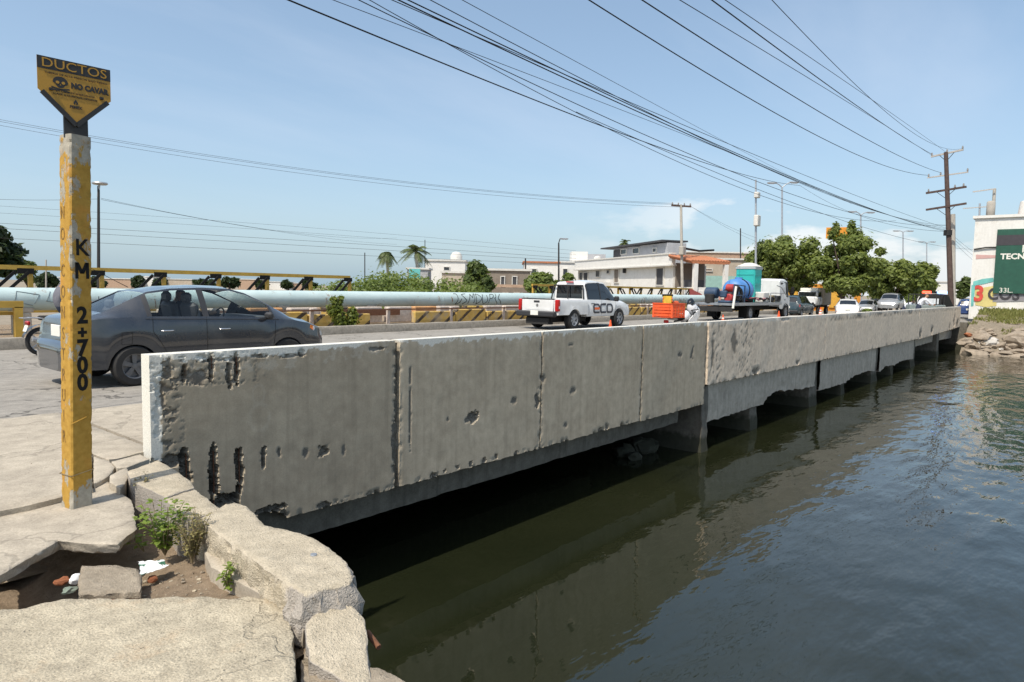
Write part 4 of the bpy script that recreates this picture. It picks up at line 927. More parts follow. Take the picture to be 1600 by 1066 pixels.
def densify(pts, n=8):
    out = []
    for a, c in zip(pts[:-1], pts[1:]): out += [(a[0] + (c[0] - a[0]) * k / n, a[1] + (c[1] - a[1]) * k / n) for k in range(n)]
    return out + [pts[-1]]
for sg in (-1, 1):
    seam(sedan, sxs, srows, densify([(-.17, 1.0), (-.17, .62), (-.16, .34)]), sg)
    seam(sedan, sxs, srows, densify([(-.98, 1.0), (-.99, .80), (-.86, .60), (-.72, .36)]), sg); seam(sedan, sxs, srows, densify([(1.03, .95), (1.0, .5), (.96, .34)]), sg)
    seam(sedan, sxs, srows, densify([(-1.08, .985), (-.2, .965), (1.1, .932)], 14), sg, .007, 'window_trim', K['plastic'])
    for hx in (-.78, .12):
        y = side_y(sxs, srows, hx, .80); MB().tube([(hx - .09, sg * (y + .004), .80), (hx - .07, sg * (y + .035), .805), (hx + .07, sg * (y + .035), .805), (hx + .09, sg * (y + .004), .80)], .011, 8).build('door_handle', K['chrome'], sedan, smooth=60, local=True)
    y = side_y(sxs, srows, .86, .96); mir = MB().box((.86, sg * (y + .10), 1.0), (.10, .19, .125), bev=.035).build('wing_mirror', K['plastic'], sedan, smooth=40, local=True)
    poly_side(sedan, sxs, srows, [(1.80, .72), (1.98, .66), (2.06, .60), (2.05, .68), (1.95, .755), (1.82, .79)], sg, K['lens'], 'headlight'); poly_side(sedan, sxs, srows, [(1.74, .76), (1.81, .72), (1.83, .79), (1.76, .815)], sg, K['amber'], 'turn_signal')
    poly_side(sedan, sxs, srows, [(-1.99, .70), (-1.90, .68), (-1.82, .74), (-1.80, .86), (-1.88, .93), (-1.95, .90)], sg, K['red_lens'], 'tail_light')
    seam(sedan, sxs, srows, densify([(-1.42, .62), (-1.28, .62), (-1.28, .80), (-1.42, .80), (-1.42, .62)], 6), sg, .003, 'fuel_flap_seam') if sg < 0 else None
MB().box((-1.995, 0, .80), (.02, .36, .17), bev=.005).build('number_plate', K['white'], sedan, local=True)
b = MB()
b.box((-.55, 0, .52), (2.6, 1.36, .06)); b.box((-1.28, 0, .95), (.6, 1.2, .04)); b.build('cabin_floor', K['black'], sedan, local=True)
for y in (-.36, .36):
    s_ = MB(); s_.box((.12, y, .68), (.5, .48, .16), bev=.06); s_.box((-.18, y, .93), (.13, .46, .58), M=Matrix.Rotation(-.22, 3, 'Y'), bev=.05); sb = s_.build('seat', K['trim'], sedan, smooth=40, local=True)
    MB().box((-.27, y, 1.29), (.09, .26, .17), bev=.04).build('headrest', K['trim'], sb, smooth=40, local=True)
s_ = MB(); s_.box((-.8, 0, .66), (.5, 1.25, .16), bev=.05); s_.box((-1.06, 0, .90), (.13, 1.25, .5), M=Matrix.Rotation(-.3, 3, 'Y'), bev=.05); sb = s_.build('seat', K['trim'], sedan, smooth=40, local=True)
for y in (-.35, .35): MB().box((-1.15, y, 1.18), (.08, .24, .13), bev=.03).build('headrest', K['trim'], sb, smooth=40, local=True)
MB().box((.95, 0, .88), (.35, 1.38, .2), bev=.06).build('dashboard', K['trim'], sedan, smooth=40, local=True)
MB().tube([(.62 + .06 * math.sin(a), -(-.36) + .18 * math.cos(a), .93 + .16 * math.sin(a)) for a in np.linspace(0, 2 * PI, 20)], .013, 6).build('steering_wheel', K['black'], sedan, smooth=60, local=True)
MB().tube([(-1.0, 0, 1.44), (-1.2, .02, 1.55), (-1.75, .06, 1.86)], [.006, .004, .003], 5).build('antenna', K['black'], sedan, local=True)
drv = {'v': {'pelvis': ((.02, .36, .80), .14), 'waist': ((-.05, .36, 1.0), .13), 'chest': ((-.07, .36, 1.14), .15), 'neck': ((-.05, .36, 1.25), .06), 'head': ((-.03, .36, 1.34), .09), 'top': ((-.03, .36, 1.41), .075), 'shl': ((-.06, .54, 1.16), .07), 'shr': ((-.06, .18, 1.16), .07), 'ell': ((.16, .58, .98), .05), 'elr': ((.16, .14, .98), .05), 'hal': ((.54, .46, 1.02), .035), 'har': ((.54, .26, 1.02), .035), 'kl': ((.46, .46, .84), .08), 'kr': ((.46, .26, .84), .08)},
       'e': [('pelvis', 'waist'), ('waist', 'chest'), ('chest', 'neck'), ('neck', 'head'), ('head', 'top'), ('chest', 'shl'), ('chest', 'shr'), ('shl', 'ell'), ('shr', 'elr'), ('ell', 'hal'), ('elr', 'har'), ('pelvis', 'kl'), ('pelvis', 'kr')], 'm': {'neck': 1, 'head': 1, 'top': 2, 'hal': 1, 'har': 1}}
person('person', 'driver in dark clothes at the wheel of the charcoal sedan', (sx0 + 1.24, sy0, 0), 0, drv, [plain('dark_shirt', (.03, .03, .035), .9), K['skin'], K['hair']])
# ---- the white pickup
PK = [(-.62, 1.02, .80, 1.50, .66, 1.51, .80), (-.55, 1.03, .81, 1.68, .655, 1.70, .82), (-.40, 1.03, .82, 1.73, .65, 1.765, .83), (.3, 1.02, .83, 1.77, .65, 1.82, .84), (.75, 1.01, .83, 1.72, .65, 1.77, .84), (1.10, 1.0, .83, 1.50, .665, 1.54, .84), (1.50, 1.0, .83, 1.16, .69, 1.21, .84),
      (1.62, .99, .83, 1.06, .70, 1.12, .84), (2.1, .94, .82, 1.02, .66, 1.07, .84), (2.42, .86, .79, .96, .60, 1.0, .82), (2.55, .74, .72, .80, .52, .82, .76), (2.62, .60, .60, .62, .45, .63, .64)]
K['wpaint'] = paint_glossy('white_car_paint', (.74, .74, .72), .3, .5)
px0, py0 = 20.55 + 2.75, 14.9 + .95
pick, pxs, prow = car_build('pickup_truck', 'white double cab pickup with a big orange and black logo on its doors', 'pickup truck', (px0, py0, 0), 0, PK, .44, (1.62,), .42, K['wpaint'], [(-.50, .30, 1), (.37, 1.34, 1)], (.80, 1.54), None, None, wheelw=.25, trk=.90, body_name='cab')
MB().slabpoly([(-.632, y, z) for y, z in ((-.60, 1.12), (.60, 1.12), (.56, 1.62), (-.56, 1.62))], (.01, 0, 0)).build('rear_window', K['glass'], pick, local=True)
pick.scale = (1.06, 1.06, 1.06)
# bed: outer skin with wheel arch, inner well, tailgate
b = MB(); P = []
for x in np.linspace(-2.52, -.64, 40):
    d = abs(x + 1.53); zb = .52
    if d < .42: zb = max(zb, .36 + math.sqrt(.42 ** 2 - d * d) - .06)
    fl = .03 * max(0, 1 - (d / .58) ** 4); w = .885
    half = [(w * .93, zb), (w + fl, zb + .02), (w + fl * .8, zb + .12), (w + .01, .82), (w, .98), (w - .01, 1.06), (w - .03, 1.085), (w - .08, 1.085), (w - .09, 1.06), (w - .09, .66), (0, .66)]
    P.append([(x, y, z) for y, z in half] + [(x, -y, z) for y, z in reversed(half[:-1])])
b.grid(P); b.f.append(tuple(range(21))); b.m.append(0); b.f.append(tuple(39 * 21 + k for k in range(20, -1, -1))); b.m.append(0)
b.build('cargo_bed', K['wpaint'], pick, smooth=32, local=True)
tg = MB().box((-2.555, 0, .83), (.07, 1.44, .50), bev=.025).build('tailgate', K['wpaint'], pick, smooth=40, local=True)
MB().box((-2.545, 0, 1.095), (.10, 1.46, .03), bev=.01).build('tailgate_cap', K['plastic'], tg, local=True)
MB().box((-2.595, .03, 1.0), (.02, .26, .07), bev=.01).build('handle', K['plastic'], tg, local=True)
MB().lathe([(0, -.012), (.05, -.012), (.055, 0)], (-2.592, 0, .87), 'X', 20).build('badge', K['chrome'], tg, local=True, smooth=40)
MB().slabpoly([(-2.592, y, z) for y, z in ((-.5, .70), (.5, .70), (.44, .76), (-.44, .76))], (-.006, 0, 0)).build('pressing', K['wpaint'], tg, local=True)
for sg in (-1, 1):
    MB().box((-2.50, sg * .825, .87), (.14, .17, .42), bev=.03).build('tail_light', K['red_lens'], pick, smooth=40, local=True)
    MB().box((-2.485, sg * .855, .80), (.12, .12, .12), bev=.02).build('reverse_light', K['lens'], pick, local=True)
bp_ = MB().box((-2.66, 0, .565), (.20, 1.74, .20), bev=.04).build('rear_bumper', K['plastic'], pick, smooth=40, local=True)
MB().box((-2.765, 0, .60), (.012, .34, .16)).build('number_plate', K['white'], bp_, local=True)
for y in (-1, 1):
    wheel(pick, -1.53, y * (.90 - .125), .361, .25, y, K['galv'], 6)
b = MB()
for sg in (-1, 1): b.tube([(-.75, sg * .74, 1.08), (-.70, sg * .66, 1.60)], .028, 8)
b.tube([(-.70, -.66, 1.60), (-.70, .66, 1.60)], .028, 8); b.tube([(-.72, 0, 1.09), (-.70, 0, 1.60)], .022, 8); b.build('roll_bar', K['dark'], pick, smooth=50, local=True)
MB().box((-.60, 0, 1.73), (.05, .34, .05), bev=.01).build('brake_light', K['red_lens'], pick, local=True)
MB().box((-1.4, 0, .42), (2.2, 1.1, .3)).build('chassis', K['black'], pick, local=True); MB().box((-2.45, 0, .30), (.3, 1.0, .22)).build('spare_wheel', K['rubber'], pick, local=True)
for sg in (-1, 1):
    seam(pick, pxs, prow, densify([(.33, 1.05), (.33, .5)]), sg); seam(pick, pxs, prow, densify([(-.56, 1.05), (-.55, .8), (-.5, .5)]), sg); seam(pick, pxs, prow, densify([(1.36, 1.02), (1.30, .7), (1.2, .52)]), sg)
    for hx in (-.28, .52):
        y = side_y(pxs, prow, hx, .93); MB().tube([(hx - .1, sg * y, .93), (hx - .08, sg * (y + .035), .935), (hx + .08, sg * (y + .035), .935), (hx + .1, sg * y, .93)], .014, 8).build('door_handle', K['plastic'], pick, smooth=60, local=True)
    MB().box((1.17, sg * 1.0, 1.12), (.13, .2, .2), bev=.04).build('wing_mirror', K['plastic'], pick, smooth=40, local=True)
    poly_side(pick, pxs, prow, [(2.2, .78), (2.5, .70), (2.52, .76), (2.40, .86), (2.22, .92)], sg, K['lens'], 'headlight')
K['logo_dark'] = plain('logo_charcoal', (.05, .05, .06), .5); K['logo_orange'] = plain('logo_orange', (.75, .13, .02), .5)
b = MB()   # three rounded letters E C O built from strokes on the near side
def stroke(pts, w, mb, yo=0):
    pts = densify(pts, 3)
    for a, c in zip(pts[:-1], pts[1:]):
        d = Vector((c[0] - a[0], c[1] - a[1])); nn = Vector((-d.y, d.x)).normalized() * w / 2; ee = d.normalized() * w * .25
        q = [Vector(a) - ee + nn, Vector(c) + ee + nn, Vector(c) + ee - nn, Vector(a) - ee - nn]
        mb.slabpoly([(p.x, -side_y(pxs, prow, p.x, p.y, .016 + yo), p.y) for p in q], (0, .012, 0))
lx, lz, lw, lh = -.22, .60, .37, .30
def arc(cx, cz, rx, rz_, a0, a1, n=10): return [(cx + rx * math.cos(math.radians(a0 + (a1 - a0) * k / n)), cz + rz_ * math.sin(math.radians(a0 + (a1 - a0) * k / n))) for k in range(n + 1)]
def roundrect(x, z, w, h, r=.09): return arc(x + w - r, z + h - r, r, r, 0, 90, 4) + arc(x + r, z + h - r, r, r, 90, 180, 4) + arc(x + r, z + r, r, r, 180, 270, 4) + arc(x + w - r, z + r, r, r, 270, 360, 4)
E_ = [(lx + lw, lz + .17)] + roundrect(lx, lz, lw, lh)[0:10] + arc(lx + .09, lz + .09, .09, .09, 180, 270, 4) + [(lx + lw, lz)]
stroke(E_, .07, b); x2 = lx + .46
stroke([(x2 + lw, lz + lh)] + arc(x2 + .09, lz + lh - .09, .09, .09, 90, 180, 4) + arc(x2 + .09, lz + .09, .09, .09, 180, 270, 4) + [(x2 + lw, lz)], .07, b); x3 = lx + .92
rr = roundrect(x3, lz, lw, lh); stroke(rr + [rr[0]], .07, b); b.build('logo_lettering', K['logo_dark'], pick, local=True)
b = MB(); stroke([(lx + .08, lz + .15), (lx + lw - .02, lz + .15)], .085, b, .002); b.build('logo_lettering', K['logo_orange'], pick, local=True)
# ---- simpler cars down the road
HATCH = [(-2.0, .58, .60, .60, .5, .61, .6), (-1.96, .80, .76, .9, .6, .92, .72), (-1.90, .96, .78, 1.05, .62, 1.08, .76), (-1.70, 1.0, .80, 1.42, .6, 1.45, .78), (-1.4, 1.0, .82, 1.52, .6, 1.57, .8), (0, .98, .83, 1.56, .6, 1.62, .8), (.5, .96, .83, 1.48, .6, 1.54, .8), (1.15, .95, .82, 1.05, .66, 1.10, .8), (1.6, .88, .80, .95, .62, .98, .78), (1.95, .72, .7, .78, .5, .8, .7), (2.08, .55, .5, .57, .4, .58, .55)]
def simple_car(name, label, cat, loc, rz, st, paint, tail=True, group=None, sw=((-1.35, -.35, 1), (-.27, .95, 1)), fwn=(.55, 1.10), rwn=(-1.88, -1.68), wheels=(-1.25, 1.25), r=.36):
    root, xs, rows = car_build(name, label, cat, loc, rz, st, .27, wheels, r, paint, list(sw), fwn, rwn, None, dx=.09, group=group)
    for sg in (-1, 1):
        xr = st[2][0] + .05; zz = st[2][1]
        poly_side(root, xs, rows, [(xr - .06, zz - .22), (xr + .14, zz - .22), (xr + .16, zz - .03), (xr - .02, zz - .03)], sg, K['red_lens'], 'tail_light', .012, .06)
        xf = st[-3][0]; zf = st[-2][1]; poly_side(root, xs, rows, [(xf - .05, zf - .06), (xf + .28, zf - .06), (xf + .22, zf + .04), (xf - .03, zf + .08)], sg, K['lens'], 'headlight', .012, .05)
        y = side_y(xs, rows, st[-4][0] - .3, st[-4][1] + .02) if len(st) > 8 else .85; MB().box((st[-4][0] - .15, sg * (y + .09), st[-4][1] + .06), (.1, .18, .12), bev=.03).build('wing_mirror', K['plastic'], root, local=True)
    MB().box((st[1][0] - .03, 0, .72), (.02, .34, .15)).build('number_plate', K['white'], root, local=True)
    MB().box((st[0][0] + .02, 0, .42), (.16, 1.5, .16), bev=.04).build('rear_bumper', K['plastic'] if cat == 'suv' else paint, root, local=True)
    return root
# ================================================================ pipeline, trusses and barrier across the road
K['pipe'] = None
t = NT('pale_blue_pipe'); n1 = t.noise(1.1, 6, .6); n2 = t.noise(6, 5, .65, t.map((.5, 1, 3)))
col = t.mix(t.ramp(n1, .3, .7), (.45, .565, .555), (.55, .655, .64)); col = t.mix(t.math('MULTIPLY', t.ramp(n2, .55, .75), .4), col, (.38, .40, .36)); rs = t.ramp(t.noise(2.3, 7, .72, t.map((1, 1, 1), loc=(4, 4, 4))), .62, .70)
spz = t.n('ShaderNodeSeparateXYZ'); t.t.links.new(t.co, spz.inputs[0]); col = t.mix(t.math('MULTIPLY', t.math('MULTIPLY', rs, t.ramp(spz.outputs[2], .85, .70)), .8), col, (.26, .14, .08)); t.bump(n2, .12, .01)
K['pipe'] = t.fin(col, .45)
K['yel'] = plain('yellow_steel', (.50, .31, .05), .6, .18, 3, bump=.1); K['yelblk'] = None
PYc, PZ, PR = 22.0, .985, .31
pipe = thing('pipeline', 'thick pale blue pipeline running level beside the road with scribbled graffiti', 'pipeline', (20, PYc, .6))
MB().tube([(x, PYc, PZ) for x in (-30, -10, 5, 20, 35, 50, 51.2)], PR, 40).build('pipe', K['pipe'], pipe, smooth=40)
for x in np.arange(-20, 51, 5.9): MB().tube([(x, PYc, PZ), (x + .05, PYc, PZ)], PR + .012, 36).build('weld_band', K['pipe'], pipe, smooth=40)
for x in np.arange(-6, 51, 3.9):
    s_ = MB(); s_.box((x, PYc, .30), (.36, .5, .66), bev=.03); s_.box((x, PYc, .70), (.46, .5, .14), bev=.02); s_.build('saddle', K['apron'], pipe)
K['rustrun'] = plain('rust_run', (.27, .17, .11), .8, .3, 8)
R = random.Random(9)
for x in np.arange(-14.1, 51, 5.9):
    b = MB()
    for k in range(5):
        xx = x + R.uniform(-.5, .6); a0 = R.uniform(-.2, .5); b.tube([(xx + .02 * i, PYc - (PR + .002) * math.cos(a0 - .25 * i), PZ + (PR + .002) * math.sin(a0 - .25 * i)) for i in range(R.randint(3, 5))], R.uniform(.006, .02), 5)
    o_ = b.build('rust_run', K['rustrun'], pipe); o_['kind'] = 'stuff'
def on_pipe(x, a, o=.004): return Vector((x, PYc - (PR + o) * math.cos(a), PZ + (PR + o) * math.sin(a)))
def graffiti(strokes, x0, wpx, name='graffiti', w=.03):
    mb = MB()
    for st_ in strokes:
        pts = [on_pipe(x0 + wpx * p[0], -.75 + 1.75 * p[1]) for p in st_]; mb.tube(pts, w, 5)
    return mb.build(name, K['black'], pipe, smooth=60)
def cv(*p, n=5):   # smooth polyline
    out = []
    for i in range(len(p) - 1):
        a, b_, c, d = Vector(p[max(i - 1, 0)]), Vector(p[i]), Vector(p[i + 1]), Vector(p[min(i + 2, len(p) - 1)])
        for k in range(n):
            t_ = k / n; out.append(tuple(.5 * ((2 * b_) + (c - a) * t_ + (2 * a - 5 * b_ + 4 * c - d) * t_ ** 2 + (3 * b_ - a - 3 * c + d) * t_ ** 3)))
    return out + [p[-1]]
xa, xb = atY(711, 468, PYc - PR).x, atY(783, 468, PYc - PR).x
graffiti([cv((0, .95), (.05, .9), (.06, .4), (.03, 0), (.1, .15), (.14, .5)), cv((.24, .95), (.15, .85), (.2, .55), (.24, .3), (.17, .02)), cv((.28, .05), (.3, .5), (.33, .9)), cv((.33, .9), (.36, .6), (.39, .8), (.42, .95), (.40, .1)), cv((.46, 0), (.45, .5), (.46, .95), (.55, .6), (.53, .25), (.46, 0)), cv((.60, .9), (.57, .4), (.62, .05), (.69, .3), (.68, .8)), cv((.72, .05), (.74, .5), (.77, .9), (.84, .85), (.80, .55), (.75, .5)), cv((.90, .95), (.88, .6), (.85, .5), (.93, .05)), cv((1.0, .95), (.93, .55), (.97, .35), (1.02, .02))], xa, xb - xa, w=.014)
xl = atY(22, 468, PYc - PR).x; xr_ = atY(75, 468, PYc - PR).x; K['faint'] = plain('faint_marker', (.20, .25, .26), .7)
mb = MB()
for st_ in (cv((.0, .3), (.1, .9)), cv((.1, .9), (.75, .7)), cv((.05, .3), (.55, .1)), cv((.75, .7), (.6, .2)), cv((1.1, .9), (.95, .35)), cv((.95, .35), (1.4, .2)), cv((-.45, .9), (-.7, .4))):
    mb.tube([on_pipe(xl + (xr_ - xl) * p[0], -.7 + 1.6 * p[1]) for p in st_], .012, 5)
mb.build('graffiti', K['faint'], pipe)
xc0, xc1 = atY(985, 466, PYc - PR).x, atY(1075, 466, PYc - PR).x; mb = MB()
R = random.Random(4)
for k in range(34):
    u_ = R.random(); mb.tube([on_pipe(xc0 + (xc1 - xc0) * u_, R.uniform(-.5, .2)), on_pipe(xc0 + (xc1 - xc0) * (u_ + R.uniform(-.01, .015)), R.uniform(.25, .8))], .013, 4)
mb.build('graffiti', K['faint'], pipe)
def truss(name, label, x0, x1, sp, y, zt, diag, first, loc):
    root = thing(name, label, 'truss', loc); b = MB()
    b.bar((x0, y, zt), (x1, y, zt), .12, .13); b.build('top_chord', K['yel'], root); box1('bottom_chord', K['yel'], root, ((x0 + x1) / 2, y, .60), (x1 - x0, .12, .14))
    xs = list(np.arange(first, x1 + .1, sp))
    for x in xs: box1('post', K['yel'], root, (x, y, (zt + .60) / 2), (.12, .10, zt - .60 - .13))
    for i, x in enumerate(xs):
        d = diag(x)
        b = MB()
        for o in (-.0, -.34): b.bar((x + o * (1 if d < 0 else -1) - .05 * (1 if d < 0 else -1), y - .10, zt - .12), (x + d + o * (1 if d < 0 else -1), y - .10, .70), .05, .085)
        b.box((x + d * .12, y - .06, zt - .10), (.42, .02, .16)); b.build('diagonal', K['black'], root)
    return root
tL = [atY(x, 430, 24).x for x in (340, 410, 475, 543)]
truss('pipe_truss', 'yellow steel truss with black paired diagonals ending before the mangroves', -14, 18.0, 1.92, 24, 1.86, lambda x: -1.05, 18.0 - 1.92 * 16, (2, 24, .1))
truss('pipe_truss', 'yellow steel truss with black diagonals in front of the white house', 30.6, 56.2, 1.55, 24, 1.74, lambda x: 1.0 if x < 43 else -1.0, 30.7, (43, 24, .1))
# nearer yellow frame at the left and pink-white blocks, rail and striped barrier
fr = thing('steel_frame', 'low yellow steel frame standing on the kerb under the near end of the pipeline', 'frame', (4, 19.6, .2))
a = atY(28, 490, 19.6); b = MB(); b.box((a.x - 2.5, 19.6, .92), (5.2, .16, .16)); b.box((a.x - 2.5, 19.75, .70), (5, .10, .08)); b.build('beam', K['yel'], fr)
for xx in (a.x, a.x - 2.2, a.x - 4.4): box1('leg', K['yel'], fr, (xx, 19.6, .46), (.17, .16, .80))
t = NT('striped_barrier'); sx_ = t.n('ShaderNodeSeparateXYZ'); t.t.links.new(t.co, sx_.inputs[0])
sv = t.math('FRACT', t.math('MULTIPLY', t.math('ADD', sx_.outputs[0], t.math('MULTIPLY', sx_.outputs[2], -1.4)), 1.25)); k = t.math('LESS_THAN', sv, .27)
nz = t.noise(5, 6, .65); yc = t.mix(t.ramp(nz, .3, .7), (.46, .29, .06), (.60, .42, .13)); col = t.mix(t.math('MULTIPLY', k, t.ramp(nz, .30, .42)), yc, (.055, .04, .03)); col = t.mix(t.math('MULTIPLY', t.ramp(t.noise(1.6, 6, .7), .5, .64), .75), col, (.36, .30, .22)); t.bump(nz, .3, .02); K['stripe'] = t.fin(col, .85)
bar = thing('striped_barrier', 'low yellow concrete barrier with worn slanting black stripes behind the kerb', 'barrier', (25, 19.9, .05))
x = 9.0; i = 0
while x < 55:
    L = (2.3, 1.9, 2.6, 2.1)[i % 4]; h = (.5, .56, .46, .52)[i % 4]
    if not 15.6 < x < 16.6: box1('barrier_segment', K['stripe'], bar, (x + L / 2, 19.9 + .03 * (i % 2), .06 + h / 2), (L - .06, .22, h), bev=.03)
    x += L; i += 1
fen = thing('guard_rail', 'rusty thin rail on short pale posts along the striped barrier', 'rail', (25, 20.3, .06))
K['pinkw'] = conc('faded_pink_blocks', (.46, .38, .32), (.60, .52, .45), (.45, .26, .12), bump=.4)
MB().bar((9, 19.72, .66), (54, 19.72, .66), .05, .05).build('top_rail', K['rust'], fen)
for i, x in enumerate(np.arange(10, 54, 3.3)): box1('post', K['pinkw'], fen, (x, 19.80, .40), (.13, .12, .66), bev=.02)
bl = thing('block_row', 'row of faded pink and orange concrete blocks under the pipeline', 'blocks', (25, 21.2, .06)); K['orblk'] = conc('faded_orange_blocks', (.52, .24, .09), (.62, .36, .18), (.5, .42, .34), bump=.4)
for i, x in enumerate(np.arange(9.5, 52, 1.45)): box1('block', K['orblk'] if i % 5 in (2,) else K['stripe'] if i % 5 == 4 else K['pinkw'], bl, (x, 21.1 + .05 * (i % 3), .40), (1.22, .3, .62), bev=.03)
MB().box((16.4, 20.8, .5), (3.2, .1, .22)).build('plank', K['rust'], bl)
# ---------------------------------------------------------------- vegetation
def leaves_on(blobs, n, size, seed, up=.35, jit=.35, shell=.35, asp=1.6):
    R = np.random.RandomState(seed); Q = []
    w = np.array([b[1][0] * b[1][1] + b[1][1] * b[1][2] for b in blobs]); w = w / w.sum()
    for (c, r), k in zip(blobs, (w * n).astype(int)):
        d = R.normal(size=(k, 3)); d /= np.linalg.norm(d, axis=1)[:, None]; rad = (shell + (1 - shell) * R.rand(k) ** .6) * (1 + .28 * R.normal(size=k) * (R.rand(k) < .45))
        p = np.array(c) + d * rad[:, None] * np.array(r); nn = d * .8 + R.normal(size=(k, 3)) * jit + np.array([0, 0, up]); nn /= np.linalg.norm(nn, axis=1)[:, None]
        a = np.cross(nn, R.normal(size=(k, 3))); a /= np.linalg.norm(a, axis=1)[:, None] + 1e-9; b_ = np.cross(nn, a); s_ = size * (.6 + .8 * R.rand(k))[:, None]
        Q.append(np.stack([p - a * s_ * asp, p - b_ * s_ * .8 + nn * s_ * .15, p + a * s_ * asp, p + b_ * s_ * .8 + nn * s_ * .15], 1))
    return np.concatenate(Q)
def blobs_in(c, r, n, br, seed, flat=.8, low=-.6):
    R = np.random.RandomState(seed); out = []
    while len(out) < n:
        d = R.uniform(-1, 1, 3)
        if np.linalg.norm(d) > 1 or d[2] < low: continue
        d = d / (np.linalg.norm(d) + 1e-6) * np.linalg.norm(d) ** .55; k = br * R.uniform(.6, 1.25); out.append((tuple(np.array(c) + d * np.array(r)), (k, k, k * flat)))
    return out
def tree(name, label, base, c, r, n, br, nl, size, mat, seed, group=None, trunk_r=.16, cat='tree', forks=5, low=-.6, extra=()):
    base = Vector(base); root = thing(name, label, cat, base, 0, group); B = blobs_in(c, r, n, br, seed, low=low) + list(extra); R = random.Random(seed)
    quads_mesh('crown', leaves_on(B, nl, size, seed), mat, root, off=tuple(base)); tm = MB(); top = Vector(c) - Vector((0, 0, r[2] * .25)); fk = base.lerp(top, .45)
    tm.tube([base - Vector((0, 0, .1)), base + Vector((.03, .02, (fk.z - base.z) * .5)), fk], [trunk_r * 1.25, trunk_r, trunk_r * .8], 9)
    for q in R.sample(B, min(forks, len(B))): tip = Vector(q[0]); tm.tube([fk - Vector((0, 0, .1)), fk.lerp(tip, .5) + Vector((R.uniform(-.2, .2), R.uniform(-.2, .2), .15)), tip], [trunk_r * .6, trunk_r * .4, trunk_r * .12], 6)
    tm.build('trunk', K['bark'], root, smooth=60); return root
def px_tree(name, label, x0, x1, yt, yb, D, n, br, nl, size, mat, seed, ground=-.3, low=-.6, basex=None, depth=1.0, **k):
    c = at((x0 + x1) / 2, (yt + yb) / 2, D); rx_ = (x1 - x0) / 2 * D / F; rz_ = (yb - yt) / 2 * D / F; bse = at(basex or (x0 + x1) / 2, yb, D); bse.z = ground; br_ = br * min(rx_, rz_)
    return tree(name, label, bse, tuple(c), (max(.1, rx_ - br_), max(.1, (rx_ - br_) * depth), max(.1, rz_ - br_ * .8)), n, br_, nl, size, mat, seed, low=low, **k)
AL = 'leaf_a'
px_tree('almond_tree', 'dense rounded street tree right behind the portable toilet', 1168, 1290, 354, 470, 62, 44, .28, 22000, .115, K['leaf_a'], 1, trunk_r=.2, basex=1245)
px_tree('almond_tree', 'tallest street tree with spiky twigs and a dark forked trunk beside the white sedan', 1262, 1378, 360, 476, 57, 42, .26, 24000, .105, K[AL], 2, trunk_r=.22, basex=1316, forks=7, extra=[(tuple(at(x, y, 57)), (.35, .35, .6)) for x, y in ((1306, 358), (1330, 356), (1342, 368), (1300, 366), (1331, 364))])
px_tree('almond_tree', 'broad low street tree over the parked silver cars', 1350, 1440, 393, 478, 66, 34, .30, 16000, .125, K[AL], 3, basex=1392, extra=[(tuple(at(1375, 393, 66)), (.5, .5, .4))])
px_tree('almond_tree', 'smallest street tree, farthest down the median before the wooden pole', 1400, 1464, 402, 474, 78, 28, .32, 10000, .14, K[AL], 4, basex=1430)
px_tree('dark_tree', 'tall dark tree rising behind the yellow frame at the edge of the view', -60, 33, 352, 450, 58, 26, .32, 6500, .18, K['leaf_d'], 5, ground=0)
px_tree('small_tree', 'small light tree just past the tall dark tree', 28, 60, 402, 448, 66, 14, .4, 2200, .15, K['leaf_g'], 6, ground=0)
px_tree('small_tree', 'dusky small tree behind the thin pole at the near truss', 55, 92, 424, 456, 75, 12, .4, 1800, .17, K['leaf_d'], 16, ground=0)
px_tree('round_tree', 'dark round tree standing at the end of the mangroves by the brown house', 722, 774, 408, 470, 50, 22, .36, 4500, .13, K['leaf_g'], 7, ground=0, trunk_r=.12)
px_tree('small_tree', 'bright loose tree in front of the brown house around the black street lamp', 812, 880, 420, 480, 47, 22, .34, 4200, .11, K['leaf_m'], 8, ground=0, trunk_r=.1); px_tree('small_tree', 'bright loose shrub tree behind the roof of the white pickup', 868, 906, 424, 480, 48, 16, .4, 2800, .11, K['leaf_m'], 9, ground=0, trunk_r=.08)
# mangrove thicket: one dense mass along the far canal side
B = []
R = np.random.RandomState(5)
for x, yt, D in [(515, 440, 44), (540, 437, 46), (565, 430, 46), (590, 424, 47), (612, 420, 47), (640, 424, 46), (665, 428, 45), (690, 432, 45), (715, 437, 44), (735, 443, 43), (500, 445, 47), (600, 436, 42), (650, 440, 41), (560, 442, 42), (700, 444, 41)]:
    for k in range(7):
        r_ = R.uniform(.7, 1.2); c = at(x + R.uniform(-14, 14), yt, D + R.uniform(-3, 3)); c.z = c.z - r_ * .75 - k * .45; B.append((tuple(c), (r_ * 1.15, r_ * 1.15, r_ * .8)))
mg = thing('mangrove_thicket', 'long light green mangrove thicket behind the pipeline in the gap between the trusses', 'bushes', (20, 32, 0)); quads_mesh('foliage', leaves_on(B, 40000, .08, 4, asp=1.4), K['leaf_m'], mg, off=(20, 32, 0)); tm = MB()
for q in B[::5]: c = Vector(q[0]); tm.tube([(c.x, c.y, -.1), (c.x + .2, c.y, c.z * .5), c], [.06, .05, .02], 5)
tm.build('stem', K['bark'], mg)
p = atY(528, 500, 18.9); p.z = .06
